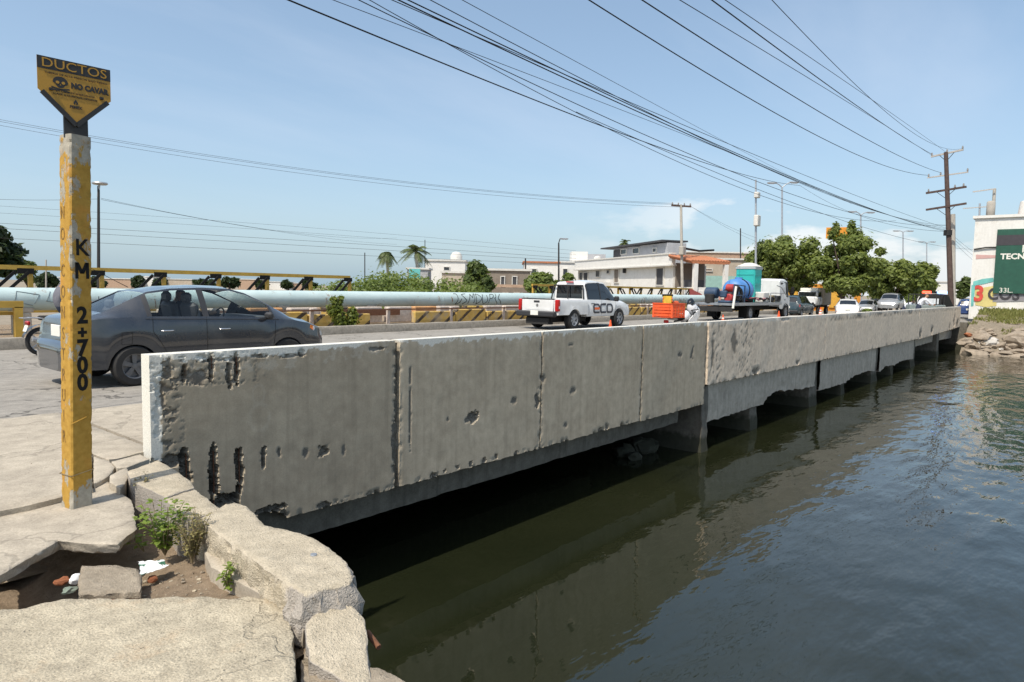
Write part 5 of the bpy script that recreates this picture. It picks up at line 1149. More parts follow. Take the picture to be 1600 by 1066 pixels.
B = [(tuple(p + Vector(o)), (r_, r_, r_ * 1.15)) for o, r_ in (((0, 0, .45), .26), ((.05, .1, .78), .22), ((-.18, .05, .62), .2), ((.55, -.02, .38), .24), ((.62, .03, .62), .14), ((.1, 0, .2), .26), ((.5, 0, .15), .22), ((-.15, 0, .98), .13), ((.12, 0, 1.02), .12))]
sb = thing('kerb_shrub', 'leafy shrub with yellowing tips growing on the kerb before the pipeline', 'shrub', p); quads_mesh('foliage', leaves_on(B, 1700, .04, 8, shell=.2), leafmat('yellowing_leaves', (.05, .085, .015), (.19, .22, .03)), sb, off=tuple(p))
tm = MB()
for q in B: tm.tube([p, p.lerp(Vector(q[0]), .5) + Vector((.02, 0, .05)), q[0]], [.018, .014, .006], 5)
tm.build('stem', K['bark'], sb)
def palm(label, px, ytop, ybase, D, rpx, seed, droop=1.0, n=26):
    crown = at(px, ytop, D); base = at(px, ybase, D); base.z = 0; root = thing('palm_tree', label, 'palm', base); tm = MB(); mid = base.lerp(crown, .5) + Vector((.25, 0, 0)); tm.tube([base, mid, crown], [.22, .17, .14], 8); tm.build('trunk', K['conc_pole'], root, smooth=60)
    R = random.Random(seed); L = rpx * D / F; Q = []
    for k in range(n):
        a = 2 * PI * k / n * 2.618 + R.uniform(-.2, .2); el = R.uniform(-.5, 1.25); d = Vector((math.cos(a) * math.cos(el), math.sin(a) * math.cos(el), math.sin(el))); LL = L * R.uniform(.85, 1.15)
        pts = [crown + d * LL * t_ + Vector((0, 0, -droop * LL * .62 * t_ ** 2.2)) for t_ in np.linspace(0, 1, 11)]
        for i in range(10):
            p0, p1 = pts[i], pts[i + 1]; t_ = (p1 - p0).normalized(); s_ = t_.cross(Vector((0, 0, 1))); s_ = s_.normalized() if s_.length > .01 else Vector((1, 0, 0)); wl_ = LL * .26 * math.sin(PI * (.12 + .8 * i / 10))
            for e in (-1, 1):
                for f in (0, .5):
                    q = p0.lerp(p1, f); tp = q + s_ * e * wl_ + t_ * wl_ * .5 + Vector((0, 0, -wl_ * .45)); Q.append([q, q + t_ * .09, tp + t_ * .03, tp])
    quads_mesh('crown', np.array([[tuple(v) for v in q] for q in Q]), K['palm'], root, off=tuple(base)); return root
palm('ragged palm with drooping fronds, the shaggier of the pair above the mangroves', 604, 398, 450, 78, 17, 3, 1.5, 44); palm('tall palm with clear spreading fronds beside the teal lean-to', 650, 392, 450, 72, 27, 4, .9, 24); palm('palm top showing over the dark flat roof of the white house', 977, 379, 450, 95, 12, 6, .9, 24)
# ---------------------------------------------------------------- buildings
def mkbox(root, name, mat, C, a, L, dpt, z0, z1, **k):      # C ground corner, heading a, runs L along a and dpt to its left
    c, s_ = math.cos(a), math.sin(a); m = Vector((C[0] + c * L / 2 - s_ * dpt / 2, C[1] + s_ * L / 2 + c * dpt / 2, (z0 + z1) / 2))
    return MB().box(m, (abs(L), abs(dpt), z1 - z0), rz=a, **k).build(name, mat, root)
def opening(root, name, mat, C, a, x0, y0, x1, y1, dep=.12, frame=None, out=.03, n_sign=1):   # pixel rectangle on a wall plane -> recessed-looking pane with frame
    p, q = onwall(x0, y0, C, a), onwall(x1, y1, C, a); zt, zb_ = p.z, q.z; u_ = Vector((math.cos(a), math.sin(a), 0)); L = (Vector((q.x - p.x, q.y - p.y, 0))).dot(u_); mid = (p + q) / 2; mid.z = (zt + zb_) / 2
    nrm = (CP - mid); nrm.z = 0; nn = Vector((-u_.y, u_.x, 0)); nn = nn if nn.dot(nrm) > 0 else -nn
    w = abs(L); h = zt - zb_
    fo = MB(); 
    for o, d in ((Vector((0, 0, h / 2)), (w + .16, .14, .08)), (Vector((0, 0, -h / 2)), (w + .16, .14, .08)), (u_ * (w / 2 + .03), (.07, .14, h)), (-u_ * (w / 2 + .03), (.07, .14, h))): fo.box(mid + o + nn * .04, d, rz=a)
    f = fo.build(name, frame or K['wtrim'], root); MB().box(mid + nn * (out - .01), (w, .03, h), rz=a).build('pane' if name == 'window' else 'door_leaf', mat, f); return f
K['wtrim'] = plain('white_trim', (.62, .60, .55), .8, .1); K['wwall'] = conc('white_house_wall', (.70, .68, .63), (.78, .76, .71), (.58, .54, .47), bump=.05, streak=.14, grain=.03, var=.15); K['bwall'] = conc('brown_render', (.20, .165, .135), (.26, .22, .18), None, bump=.05, streak=.15, grain=.03, var=.2); K['beige'] = conc('beige_render', (.42, .35, .27), (.50, .43, .34), (.36, .27, .2), bump=.05, streak=.15, grain=.03, var=.2)
K['brickw'] = conc('pale_brick_wall', (.40, .27, .19), (.48, .34, .24), None, bump=.3); K['terra'] = plain('terracotta', (.42, .16, .075), .8, .25, 9); K['roofd'] = plain('dark_roof', (.055, .055, .06), .7); K['win'] = glassy('window_glass', (.03, .035, .04), .1); K['teal'] = plain('teal_paint', (.12, .42, .40), .7); K['greyw'] = conc('grey_house_wall', (.36, .36, .37), (.44, .44, .45), None, bump=.05, streak=.15, grain=.03, var=.2)
hc = at(1050, 470, 58); ha = math.radians(57); hC = Vector((hc.x, hc.y, 0)); hs = thing('house', 'white two storey corner house with terracotta porch roof and dark flat roof terrace', 'house', hC)
Lh = (onwall(903, 440, hC, ha) - hC).to_2d().length; zp1 = onwall(1047, 414, hC, ha).z; zp2 = onwall(1047, 398, hC, ha).z
wu = Vector((math.cos(ha), math.sin(ha), 0)); wn_ = Vector((-wu.y, wu.x, 0)); side_n = wn_ if wn_.dot(CP - hC) < 0 else -wn_
def hbox(name, mat, u0, u1, d0, d1, z0, z1, root=None, **k):
    c = hC + wu * (u0 + u1) / 2 + side_n * (d0 + d1) / 2; return MB().box((c.x, c.y, (z0 + z1) / 2), (u1 - u0, d1 - d0, z1 - z0), rz=ha, **k).build(name, mat, root or hs)
hbox('wall', K['wwall'], 0, Lh, 0, 3.2, -.2, zp1); pw = hbox('roof_parapet', K['wwall'], -.3, Lh + .2, -.35, .0, zp1 - .02, zp2)
hbox('cornice', K['wtrim'], -.4, Lh + .3, -.5, .1, zp1 - .12, zp1 - .0); hbox('cornice', K['wtrim'], -.35, Lh + .25, -.42, .05, zp2, zp2 + .12)
for x0, y0, x1, y1, nm, mt in ((906, 426, 911, 438, 'window', 'win'), (913, 426, 919, 444, 'door', 'roofd'), (932, 423, 938, 433, 'window', 'win'), (949, 422, 953, 428, 'window', 'win'), (961, 421, 967, 442, 'door', 'bwall'), (1027, 419, 1037, 446, 'door', 'roofd')): opening(hs, nm, K[mt], hC, ha, x0, y0, x1, y1)
hbox('air_conditioner', K['wtrim'], *(lambda a: (a - .5, a + .5))((onwall(951, 436, hC, ha) - hC).dot(wu)), -.45, -.05, 1.6, 2.3); hbox('wall_lamp', K['dark'], *(lambda a: (a - .1, a + .1))((onwall(978, 420, hC, ha) - hC).dot(wu)), -.3, -.05, 3.2, 3.7)
PD = 3.0
# porch on the other side of the corner under the tiled roof
zr0, zr1 = onwall(1052, 411, hC, ha).z, onwall(1047, 399, hC, ha).z
pc = [hC + side_n * d - wu * o for d, o in ((-.4, .0), (-.4, 3.6), (PD, 3.6), (PD, 0))]
b = MB(); b.slabpoly([(pc[0].x, pc[0].y, zr1 - .1), (pc[1].x, pc[1].y, zr0), (pc[2].x, pc[2].y, zr0), (pc[3].x, pc[3].y, zr1 - .1)], (0, 0, -.16)); rf = b.build('roof', K['terra'], hs)
for i in range(14):
    f = i / 13; a_, c_ = pc[0].lerp(pc[3], f), pc[1].lerp(pc[2], f); MB().tube([(a_.x, a_.y, zr1 - .08), (c_.x, c_.y, zr0 + .02)], .13, 6).build('roof_tile', K['terra'], rf, smooth=60)
hbox('porch_back', K['bwall'], -.1, -.02, .2, 3.0, 0, zr0); hbox('porch_wall', K['wwall'], -3.5, -3.35, .3, 2.2, -.2, 1.6); hbox('porch_wall', K['wwall'], -3.4, 0, -.15, .05, -.2, 1.3); hbox('porch_post', K['wwall'], -3.6, -3.3, -.2, .15, -.2, zr0 - .1); hbox('porch_post', K['wwall'], -3.6, -3.3, 2.6, 2.95, -.2, zr0 - .1)
hbox('stair', K['wwall'], -3.4, -.4, .2, 1.6, -.2, 1.9); hbox('stair', K['roofd'], -2.4, -1.0, .3, 1.5, 1.9, 2.5)
# upper storey set back
uC = hC + side_n * 3; uz0 = zp1; zu = onwall(1000, 384, uC, ha).z
ua0, ua1 = (onwall(1043, 390, uC, ha) - uC).dot(wu), (onwall(960, 390, uC, ha) - uC).dot(wu); hbox('upper_wall', K['greyw'], ua0, ua1, 3, 5, uz0, zu)
rr0, rr1 = (onwall(1043, 380, uC, ha) - uC).dot(wu), (onwall(946, 380, uC, ha) - uC).dot(wu); b = MB(); q = [uC + wu * rr0 - side_n * .6, uC + wu * rr1 - side_n * .6, uC + wu * rr1 + side_n * 2.2, uC + wu * rr0 + side_n * 2.2]; b.slabpoly([(p.x, p.y, zu + (.12 if i in (0, 3) else .0)) for i, p in enumerate(q)], (0, 0, .14)); b.build('roof', K['roofd'], hs)
for x0, y0, x1, y1 in ((990, 388, 999, 396), (1021, 388, 1026, 394), (971, 390, 979, 397)): opening(hs, 'window', K['win'], uC, ha, x0, y0, x1, y1)
hbox('upper_wall', K['roofd'], ua1 - 1.6, ua1 + .02, 2.9, 3.2, uz0, zu - .2)
def pxhouse(name, label, x0, x1, yt, D, mat, ops=(), dpt=7, ang=None, top=None, z0=-.2, cap=None):
    a = ang if ang is not None else math.radians(-50.3); p, q = at(x0, 460, D), None; C = Vector((p.x, p.y, 0)); q = onwall(x1, 460, C, a); z1 = onwall((x0 + x1) / 2, yt, C, a).z; u_ = Vector((math.cos(a), math.sin(a), 0)); L = (q - C).dot(u_); nn = Vector((-u_.y, u_.x, 0)); nn = nn if nn.dot(CP - C) < 0 else -nn
    root = thing(name, label, 'building', C); m = C + u_ * L / 2 + nn * dpt / 2; MB().box((m.x, m.y, (z0 + z1) / 2), (abs(L), dpt, z1 - z0), rz=a).build('wall', mat, root)
    m2 = C + u_ * L / 2 + nn * (dpt / 2); MB().box((m2.x, m2.y, z1 + .08), (abs(L) + .3, dpt + .3, .18), rz=a).build('roof_edge', cap or K['wtrim'], root)
    for o in ops: opening(root, o[4], K[o[5]], C, a, *o[:4])
    return root, C, a, u_, nn, z1
r_, C, a, u_, nn, z1 = pxhouse('house', 'white annex with a rooftop tank room beside the corner house', 868, 950, 411, 84, K['wwall'], [(880, 420, 886, 432, 'window', 'win')])
for x0, x1, yt, m in ((893, 918, 393, 'wwall'), (918, 946, 397, 'greyw')):
    p, q = onwall(x0, 410, C + nn * 2, a), onwall(x1, 410, C + nn * 2, a); zt = onwall(x0, yt, C + nn * 2, a).z; mm = (p + q) / 2 + nn * 1.5; MB().box((mm.x, mm.y, (z1 + zt) / 2), ((q - p).to_2d().length, 3, zt - z1), rz=a).build('tank_room', K[m], r_)
pq = onwall(934, 400, C, a); MB().lathe([(0, .9), (.35, .85), (.5, .6), (.5, 0)], (pq.x, pq.y, z1), n=14).build('water_tank', K['wtrim'], r_, smooth=50)
pxhouse('house', 'long low house with a faded pink roof edge beyond the bright trees', 818, 872, 411, 74, K['wwall'], [(830, 420, 838, 430, 'window', 'win')], cap=K['terra'])
pxhouse('house', 'brown rendered house with two dark doorways and a balcony rail', 755, 828, 423, 62, K['bwall'], [(783, 432, 788, 446, 'door', 'roofd'), (801, 432, 807, 446, 'door', 'roofd'), (786, 458, 793, 466, 'window', 'win'), (804, 458, 811, 466, 'window', 'win')])
p = at(795, 447, 60.5); MB().box((p.x, p.y, p.z), (3.6, .5, .25), rz=math.radians(-50)).build('balcony', K['brickw'], [o for o in COL.objects if o.get('label', '').startswith('brown rendered')][0])
r_, C, a, u_, nn, z1 = pxhouse('house', 'bright white flat roofed house beyond the mangroves with a rooftop water tank', 664, 726, 408, 80, K['wwall'], [(694, 417, 702, 423, 'window', 'win')])
pq = onwall(713, 404, C + nn, a); MB().lathe([(0, 1.0), (.45, .9), (.7, .5), (.7, 0)], (pq.x, pq.y, z1 + .17), n=14).build('water_tank', K['wtrim'], r_, smooth=50)
pxhouse('house', 'pale block house low behind the round dark tree', 690, 752, 427, 68, K['beige'], dpt=5)
r_, *_x = pxhouse('shed', 'small teal lean-to under the tall palm', 636, 668, 421, 70, K['greyw'], dpt=3); p = at(648, 428, 68); MB().box((p.x, p.y, p.z), (1.1, .15, 1.0), rz=math.radians(-50)).build('panel', K['teal'], r_)
r_, C, a, u_, nn, z1 = pxhouse('building', 'long brick and beige building behind the concrete T pole', 1030, 1180, 395, 92, K['brickw'], [(1120, 408, 1130, 420, 'window', 'win')], dpt=10)
pxhouse('building', 'beige plastered building with a turquoise painted strip beside the porch', 1085, 1178, 406, 72, K['beige'], [(1098, 420, 1112, 424, 'window', 'brickw')], dpt=6)
r_ = COL.objects['building.001'] if 'building.001' in COL.objects else r_
p, q = at(1100, 440, 70), at(1150, 440, 70); m = (p + q) / 2; MB().box((m.x, m.y, 2.55), ((q - p).length, .1, 1.3), rz=math.radians(-50.3)).build('painted_strip', plain('pale_turquoise', (.30, .48, .43), .8), r_); MB().box((m.x, m.y, 1.2), ((q - p).length, .1, 1.1), rz=math.radians(-50.3)).build('painted_strip', plain('faded_salmon', (.50, .28, .22), .8), r_)
aw = thing('awning', 'small dark red awning beside the porch steps', 'awning', at(1085, 462, 54)); p, q = at(1077, 455, 54), at(1098, 463, 54); MB().slabpoly([p + Vector((0, 0, .2)), at(1088, 453, 55.5), at(1101, 464, 54), at(1078, 464, 52.5)], (0, 0, -.06)).build('canvas', plain('maroon', (.18, .03, .025), .8), aw); MB().tube([at(1080, 463, 53), Vector((at(1080, 463, 53).x, at(1080, 463, 53).y, 0))], .03, 6).build('leg', K['dark'], aw)
K['orb'] = conc('orange_shop_wall', (.62, .22, .03), (.70, .32, .05), None, bump=.15); K['yob'] = plain('ochre_shop_wall', (.66, .36, .05), .8)
r_, C, a, u_, nn, z1 = pxhouse('shop', 'orange and ochre shop front low behind the street trees', 1215, 1345, 444, 84, K['orb'], [(1288, 462, 1297, 478, 'door', 'roofd'), (1315, 455, 1328, 466, 'window', 'win')], dpt=8, z0=-.5)
for x0, x1, m in ((1262, 1280, 'orb'), (1296, 1312, 'yob'), (1312, 1334, 'greyw'), (1225, 1246, 'yob')):
    p, q = onwall(x0, 460, C, a), onwall(x1, 460, C, a); mm = (p + q) / 2 - nn * .08; MB().box((mm.x, mm.y, 1.4), ((q - p).length, .12, 3.0), rz=a).build('shopfront', K[m], r_)
sgp = at(1312, 364, 88); bs = thing('billboard', 'small orange billboard top showing over the tallest street tree', 'billboard', (sgp.x, sgp.y, -.4)); MB().box(sgp, (.3, 3.2, 1.4), rz=math.radians(15)).build('board', K['orb'], bs); MB().tube([(sgp.x, sgp.y, -.4), sgp], .15, 8).build('pole', K['galv'], bs)
pxhouse('building', 'pale low building far down the road behind the police truck', 1432, 1500, 441, 118, K['wwall'], dpt=8, z0=-.5)
# far town strip seen under the near truss
for i, (x0, x1, yt, m) in enumerate([(92, 118, 434, 'greyw'), (160, 205, 436, 'brickw'), (222, 240, 433, 'wwall'), (262, 300, 437, 'beige'), (372, 400, 437, 'brickw'), (418, 446, 441, 'wwall'), (455, 476, 443, 'brickw')]): pxhouse('house', ['grey far house between the small trees and the post', 'brick far house between post and sedan roof', 'narrow white far house over the sedan roof', 'beige far house over the sedan roof', 'brick far house seen through the truss behind the sedan', 'white far house seen through the last truss bay', 'smallest brick far house at the truss end'][i], x0, x1, yt, 150 + 6 * i, K[m], dpt=8)
for i, (x0, x1, yt) in enumerate([(205, 228, 432), (238, 264, 435), (296, 345, 434), (342, 376, 432), (396, 420, 437), (440, 460, 436), (470, 500, 438), (120, 165, 432)]): px_tree('far_tree', 'dusky far tree in the town strip under the yellow truss', x0, x1, yt, 452, 140, 12, .42, 900, .34, K['leaf_d'], 40 + i, ground=0, group='far trees under the yellow truss', depth=.8)
# ---------------------------------------------------------------- far bank on the other side of the canal
def bz(x, y): 
    e = 49.0 + .5 * math.sin(y * .7) + .35 * math.sin(y * 1.9 + 1); s_ = x - e
    return float(np.interp(s_, [-2, 0, 1.2, 3.2, 5.5, 9, 14], [-3, -1.95, -1.25, -.35, .05, .45, .62])) + (.10 * mn.fractal(Vector((x * 1.1, y * 1.1, 0)), .8, 2, 4)) * (1 if s_ < 9 else .3)
K['bank'] = conc('bank_soil', (.20, .165, .12), (.30, .25, .185), (.12, .10, .07), bump=1.0, speck=.4, s=1.2)
b = MB(); b.grid([[(x, y, bz(x, y)) for y in list(np.arange(-60, -12, 4)) + list(np.arange(-12, 5.7, .3))] for x in list(np.arange(46, 58, .3)) + list(np.arange(58, 66, 1))]); tag(b.build('canal_bank', K['bank'], smooth=60), kind='structure')
Q = []
for k in range(16000):
    y = -12 + 17.4 * nr.rand(); x = 50.9 + 10.7 * nr.rand(); 
    if mn.noise(Vector((x * .5, y * .5, 4))) < -.02 - (x - 53.5) * .14: continue
    z = bz(x, y); h = .06 + .16 * nr.rand() * (1 + .8 * (x > 57)); a = nr.rand() * 6.28; w_ = .035 + .03 * nr.rand(); c, s_ = math.cos(a), math.sin(a); lx_, ly_ = nr.normal() * .08, nr.normal() * .08
    Q.append([(x - c * w_, y - s_ * w_, z - .03), (x + c * w_, y + s_ * w_, z - .03), (x + c * w_ * .3 + lx_, y + s_ * w_ * .3 + ly_, z + h), (x - c * w_ * .3 + lx_, y - s_ * w_ * .3 + ly_, z + h)])
tag(quads_mesh('bank_grass', np.array(Q), leafmat('bank_grass_blades', (.13, .15, .04), (.30, .29, .10)), None), kind='stuff')
K['rock'] = conc('pale_rubble', (.25, .205, .155), (.38, .315, .24), (.16, .13, .105), bump=.8, s=.8); K['rockw'] = conc('white_rubble', (.46, .43, .38), (.55, .52, .47), None, bump=.6)
for i in range(190):
    y = 5.4 - 9 * rnd.random(); x = 48.8 + 3.3 * rnd.random() ** 1.1; s_ = rnd.uniform(.12, .30) if i % 4 else rnd.uniform(.30, .62); a_ = rnd.uniform(0, 6.28); rb = rock_bm((0, 0, 0), (s_ * 1.5, s_ * .95, s_ * rnd.uniform(.45, .8)), i * 2.7, 2)
    M_ = Matrix.Translation((x, y, bz(x, y) + s_ * .12)) @ Matrix.Rotation(a_, 4, 'Z') @ Matrix.Rotation(rnd.uniform(-.35, .35), 4, 'Y'); rb.v = [tuple(M_ @ Vector(q)) for q in rb.v]
    o = rb.build('rubble_rock', K['rockw'] if i % 11 == 4 else K['brick'] if i % 29 == 9 else K['rock'], smooth=24)
    tag(o, 'pale broken rubble rock on the far canal bank below the mural' if i % 29 != 9 or i % 11 == 4 else 'reddish brick rubble lump on the far canal bank', 'rock', 'rubble on the far canal bank')
px_tree('bush', 'green bush against the mural at the edge of the view', 1578, 1625, 448, 484, 56, 12, .45, 2200, .12, K['leaf_g'], 61, ground=.4, trunk_r=.06, cat='bush'); px_tree('bush', 'dark bush between the wooden pole and the mural building', 1492, 1520, 432, 474, 74, 12, .45, 2200, .15, K['leaf_g'], 62, ground=-.3, trunk_r=.06, cat='bush')
WC = Vector((62.4, 6.55, 0)); wa = math.radians(-90); ms = thing('mural_building', 'whitewashed corner building with a green billboard and a painted mural over the grass bank', 'building', (62.4, 6.5, .3)); zw = onwall(1522, 344, WC, wa).z
MB().box((66.4, -6.5, zw / 2), (8, 26.1, zw + .2)).build('wall', K['wwall'], ms); MB().box((66.4, -6.5, zw + .2), (8.3, 26.4, .2)).build('roof_edge', K['wwall'], ms)
def wp(x, y, o=0): p = onwall(x, y, WC, wa); p.x -= o; return p
def wrect(name, mat, x0, y0, x1, y1, o, th=.06): p, q = wp(x0, y0), wp(x1, y1); return MB().box((WC.x - o, (p.y + q.y) / 2, (p.z + q.z) / 2), (th, abs(p.y - q.y), abs(p.z - q.z))).build(name, mat, ms)
K['bgreen'] = plain('billboard_green', (.016, .085, .055), .6, .12); K['bdark'] = plain('billboard_dark', (.05, .045, .05), .5)
p = wp(1559, 359); q = wp(1600, 459); bh_ = p.z - q.z; MB().box((WC.x - .10, p.y - 5.5, (p.z + q.z) / 2), (.16, 11, bh_)).build('billboard', K['bgreen'], ms)
MB().box((WC.x - .185, p.y - 5.5, wp(1560, 376).z), (.012, 10.98, wp(1560, 368).z - wp(1560, 384).z)).build('billboard_band', K['bdark'], ms)
text('TECNO', .56, K['white'], ms, Vector((WC.x - .19, wp(1563.5, 402).y, wp(1563, 401.5).z)), (0, -1, 0), (0, 0, 1), align='LEFT', bold=.02, sx=1.0); text('I', .9, K['white'], ms, Vector((WC.x - .19, wp(1599, 389).y, wp(1599, 389).z)), (0, -1, 0), (0, 0, 1)); text('33L.', .5, K['white'], ms, Vector((WC.x - .19, wp(1563, 428).y, wp(1563, 454).z)), (0, -1, 0), (0, 0, 1), align='LEFT')
K['mred'] = plain('mural_red', (.58, .07, .05), .8, .2, 2); K['mteal'] = plain('mural_teal', (.16, .46, .42), .8, .2, 2); K['myel'] = plain('mural_yellow', (.62, .52, .20), .8, .15, 1); K['mgrey'] = plain('mural_grey', (.26, .25, .26), .8, .2, 1); K['mpink'] = plain('mural_pink', (.58, .36, .33), .85, .15, 1)
def band(name, mat, pts, o): MB().slabpoly([wp(x, y, o) for x, y in pts], (-.01, 0, 0)).build(name, mat, ms)
band('mural_patch', K['myel'], [(1523, 452), (1557, 446), (1557, 478), (1540, 480), (1524, 477)], .012); band('mural_patch', K['mgrey'], [(1553, 460), (1600, 457), (1640, 457), (1640, 470), (1551, 472)], .03); band('mural_patch', K['mteal'], [(1521, 440), (1535, 436), (1552, 434), (1553, 440), (1536, 444), (1520, 447)], .02); band('mural_patch', K['mteal'], [(1566, 449), (1582, 444), (1600, 447), (1602, 451), (1584, 449), (1568, 454)], .05); band('mural_patch', K['mpink'], [(1525, 398), (1556, 399), (1556, 403), (1525, 405)], .01); band('mural_patch', K['mteal'], [(1518, 446), (1524, 444), (1521, 478), (1517, 479)], .016)
text('3', 1.6, K['mred'], ms, wp(1529.5, 460, .06), (0, -1, 0), (0, 0, 1), bold=.05, ext=.01, sx=.85); text('COS', 1.2, K['bdark'], ms, wp(1543, 460, .06), (0, -1, 0), (0, 0, 1), bold=.03, ext=.01, sx=.82, align='LEFT')
MB().tube([wp(1522, 390, .08), wp(1540, 387, .1), wp(1558, 386.5, .08)], .05, 6).build('cable_tray', K['dark'], ms)
rt = at(1592, 339, 60); rs_ = thing('rooftop_cone', 'red based pale cone standing on the roof of the mural building', 'cone', (rt.x, rt.y, zw + .3)); MB().lathe([(0, .55), (1.2, .55), (1.3, .0), (0, 0)], (rt.x, rt.y - .3, zw + .31), n=20).build('base', K['mred'], rs_); MB().lathe([(0, 2.4), (.28, 2.3), (.5, .55)], (rt.x, rt.y - .3, zw + .31), n=16).build('cone', K['wtrim'], rs_, smooth=50)
# ================================================================ poles, lamps, wires
K['creo'] = plain('creosoted_wood', (.085, .055, .045), .9, .25, 5, bump=.3); K['greyw2'] = plain('weathered_arm', (.45, .42, .38), .85, .15, 5); K['ceram'] = plain('insulator', (.35, .33, .31), .3, .1)
DP = 47.
def pole_thing(name, label, px, yb, xt, yt, D, r0, r1, mat, cat, zb=None, part='pole'):
    p, q = at(px, yb, D), at(xt, yt, D); 
    if zb is not None: p = q.lerp(p, (q.z - zb) / (q.z - p.z))
    root = thing(name, label, cat, p); MB().tube([p, p.lerp(q, .5), q], [r0, (r0 + r1) / 2, r1], 12).build(part, mat, root, smooth=50); return root, p, q
wp_, pb, pt_ = pole_thing('utility_pole', 'leaning dark wooden power pole with four crossarms behind the bridge end', 1486, 478, 1478, 238, DP, .19, .13, K['creo'], 'utility pole', zb=-.2)
def arm(root, x0, y0, x1, y1, D, mat, w=.11, name='crossarm', dD=.9): a, c = at(x0, y0, D + dD), at(x1, y1, D - dD); MB().bar(a, c, w, w).build(name, mat, root); return a, c
def insul(root, p, h=.22, up=1): MB().lathe([(0, h * up), (.05, h * .9 * up), (.035, h * .7 * up), (.07, h * .55 * up), (.04, h * .4 * up), (.07, h * .25 * up), (.03, 0)], p, n=10).build('insulator', K['ceram'], root, smooth=40)
A = {}
A['t'] = arm(wp_, 1455, 245, 1505, 234, DP, K['greyw2']); A['m'] = arm(wp_, 1449, 278, 1513, 269, DP, K['greyw2'], .08); A['d1'] = arm(wp_, 1447, 302, 1510, 292, DP, K['creo'], .13); A['d2'] = arm(wp_, 1447, 328, 1510, 318, DP, K['creo'], .13)
for k, fs in (('t', (.02, .5, .98)), ('m', (.03, .33, .98)), ('d1', (.06, .72, .93))):
    for f in fs: insul(wp_, A[k][0].lerp(A[k][1], f) + Vector((0, 0, .05)))
b = MB()
for k in ('d1', 'd2', 't'):
    m = pt_.lerp(pb, .0) ; mid = A[k][0].lerp(A[k][1], .5); 
    for e in (0.25, .75): MB().bar(A[k][0].lerp(A[k][1], e), mid - Vector((0, 0, .55)), .03, .03).build('arm_brace', K['dark'], wp_)
p = at(1481, 364, DP); MB().tube([p - Vector((0, 0, .18)), p + Vector((0, 0, .18))], .26, 12).build('cable_clamp', K['dark'], wp_); 
w2_, *_ = pole_thing('stub_pole', 'short weathered pole strapped close behind the leaning wooden pole', 1489, 478, 1489, 335, DP + 1.2, .17, .15, K['conc_pole'], 'pole', zb=-.2)
cp_, cb_, ct_ = pole_thing('utility_pole', 'tall pale concrete power pole with one flat top crossarm before the terracotta porch', 1066, 445, 1064, 320, 55, .13, .10, K['conc_pole'], 'utility pole', zb=0)
a0, a1 = arm(cp_, 1049, 321, 1080, 323, 55, K['creo'], .13, dD=.0)
for f in (.05, .35, .65, .95): insul(cp_, a0.lerp(a1, f) + Vector((0, 0, .06)), .2)
p = at(1066, 392, 54.8); MB().box(p, (.5, .4, .7), bev=.05).build('junction_box', K['conc_pole'], cp_); p2, q2 = at(1068, 388, 54.8), at(1115, 391, 62); MB().tube([p2, p2.lerp(q2, .5) - Vector((0, 0, .15)), q2], .09, 8).build('thick_cable', K['black'], cp_)
pp_, pq_, pr_ = pole_thing('camera_pole', 'slim grey pole with two white boxes rising before the street trees', 1181, 430, 1181, 281, 60, .12, .07, K['galv'], 'pole', zb=-.2)
for y, w, h in ((305, .55, .5), (345, .7, .95)): p = at(1183, y, 59.8); MB().box(p, (w, .4, h), bev=.05).build('equipment_box', K['wtrim'], pp_)
def lamp(label, px, yb, yt, D, arms, mat, zb=-.2, r=.09, name='street_lamp', group=None):
    root, p, q = pole_thing(name, label, px, yb, px, yt, D, r, r * .7, mat, 'street lamp', zb=zb)
    for (x, y, w) in arms:
        e = at(x, y, D); MB().tube([q, q.lerp(e, .5) + Vector((0, 0, .08)), e], r * .45, 8).build('arm', mat, root, smooth=50)
        d = (e - q); d.z = 0; d = d.normalized() if d.length > .01 else Vector((1, 0, 0)); M_ = Matrix((d, Vector((-d.y, d.x, 0)), (0, 0, 1))).transposed(); h_ = MB().box(e + d * w * .4, (w, w * .36, w * .14), M=M_, bev=w * .04).build('lamp_head', K['galv'], root); MB().box(e + d * w * .45 - Vector((0, 0, w * .09)), (w * .6, w * .26, w * .05), M=M_).build('lens', K['lens'], h_)
    return root
lamp('tall dark lamp post with a flat disc head right behind the yellow marker post', 154, 440, 291, 31, (), K['dark'], 0, .075)
lr = [o for o in COL.objects if o.name.startswith('street_lamp')][-1]; q = at(156, 287, 31); MB().lathe([(0, .06), (.30, .05), (.33, .0), (.28, -.05), (0, -.06)], q, n=22).build('lamp_head', K['galv'], lr, smooth=40); MB().tube([at(153, 308, 31), at(155, 289, 31)], .05, 8).build('neck', K['galv'], lr)
lamp('slender black street lamp with a short curved arm among the bright trees', 873, 450, 380, 44, [(876, 373, .55)], K['dark'], 0, .07)
lamp('twin headed street lamp over the tree beside the camera pole', 1222, 350, 293, 75, [(1212, 286, 1.0), (1235, 285, 1.0)], K['galv'], -.3, .12)
lamp('double armed street lamp over the tallest street tree', 1345, 365, 336, 92, [(1337, 331, 1.1), (1355, 332, 1.1)], K['galv'], -.3, .13)
lamp('double armed street lamp farther down the road over the low tree', 1411, 395, 363, 125, [(1405, 361, 1.2), (1418, 361, 1.2)], K['galv'], -.3, .14); lamp('farthest double armed street lamp before the wooden pole', 1448, 405, 380, 160, [(1443, 378, 1.3), (1454, 378, 1.3)], K['galv'], -.3, .15)
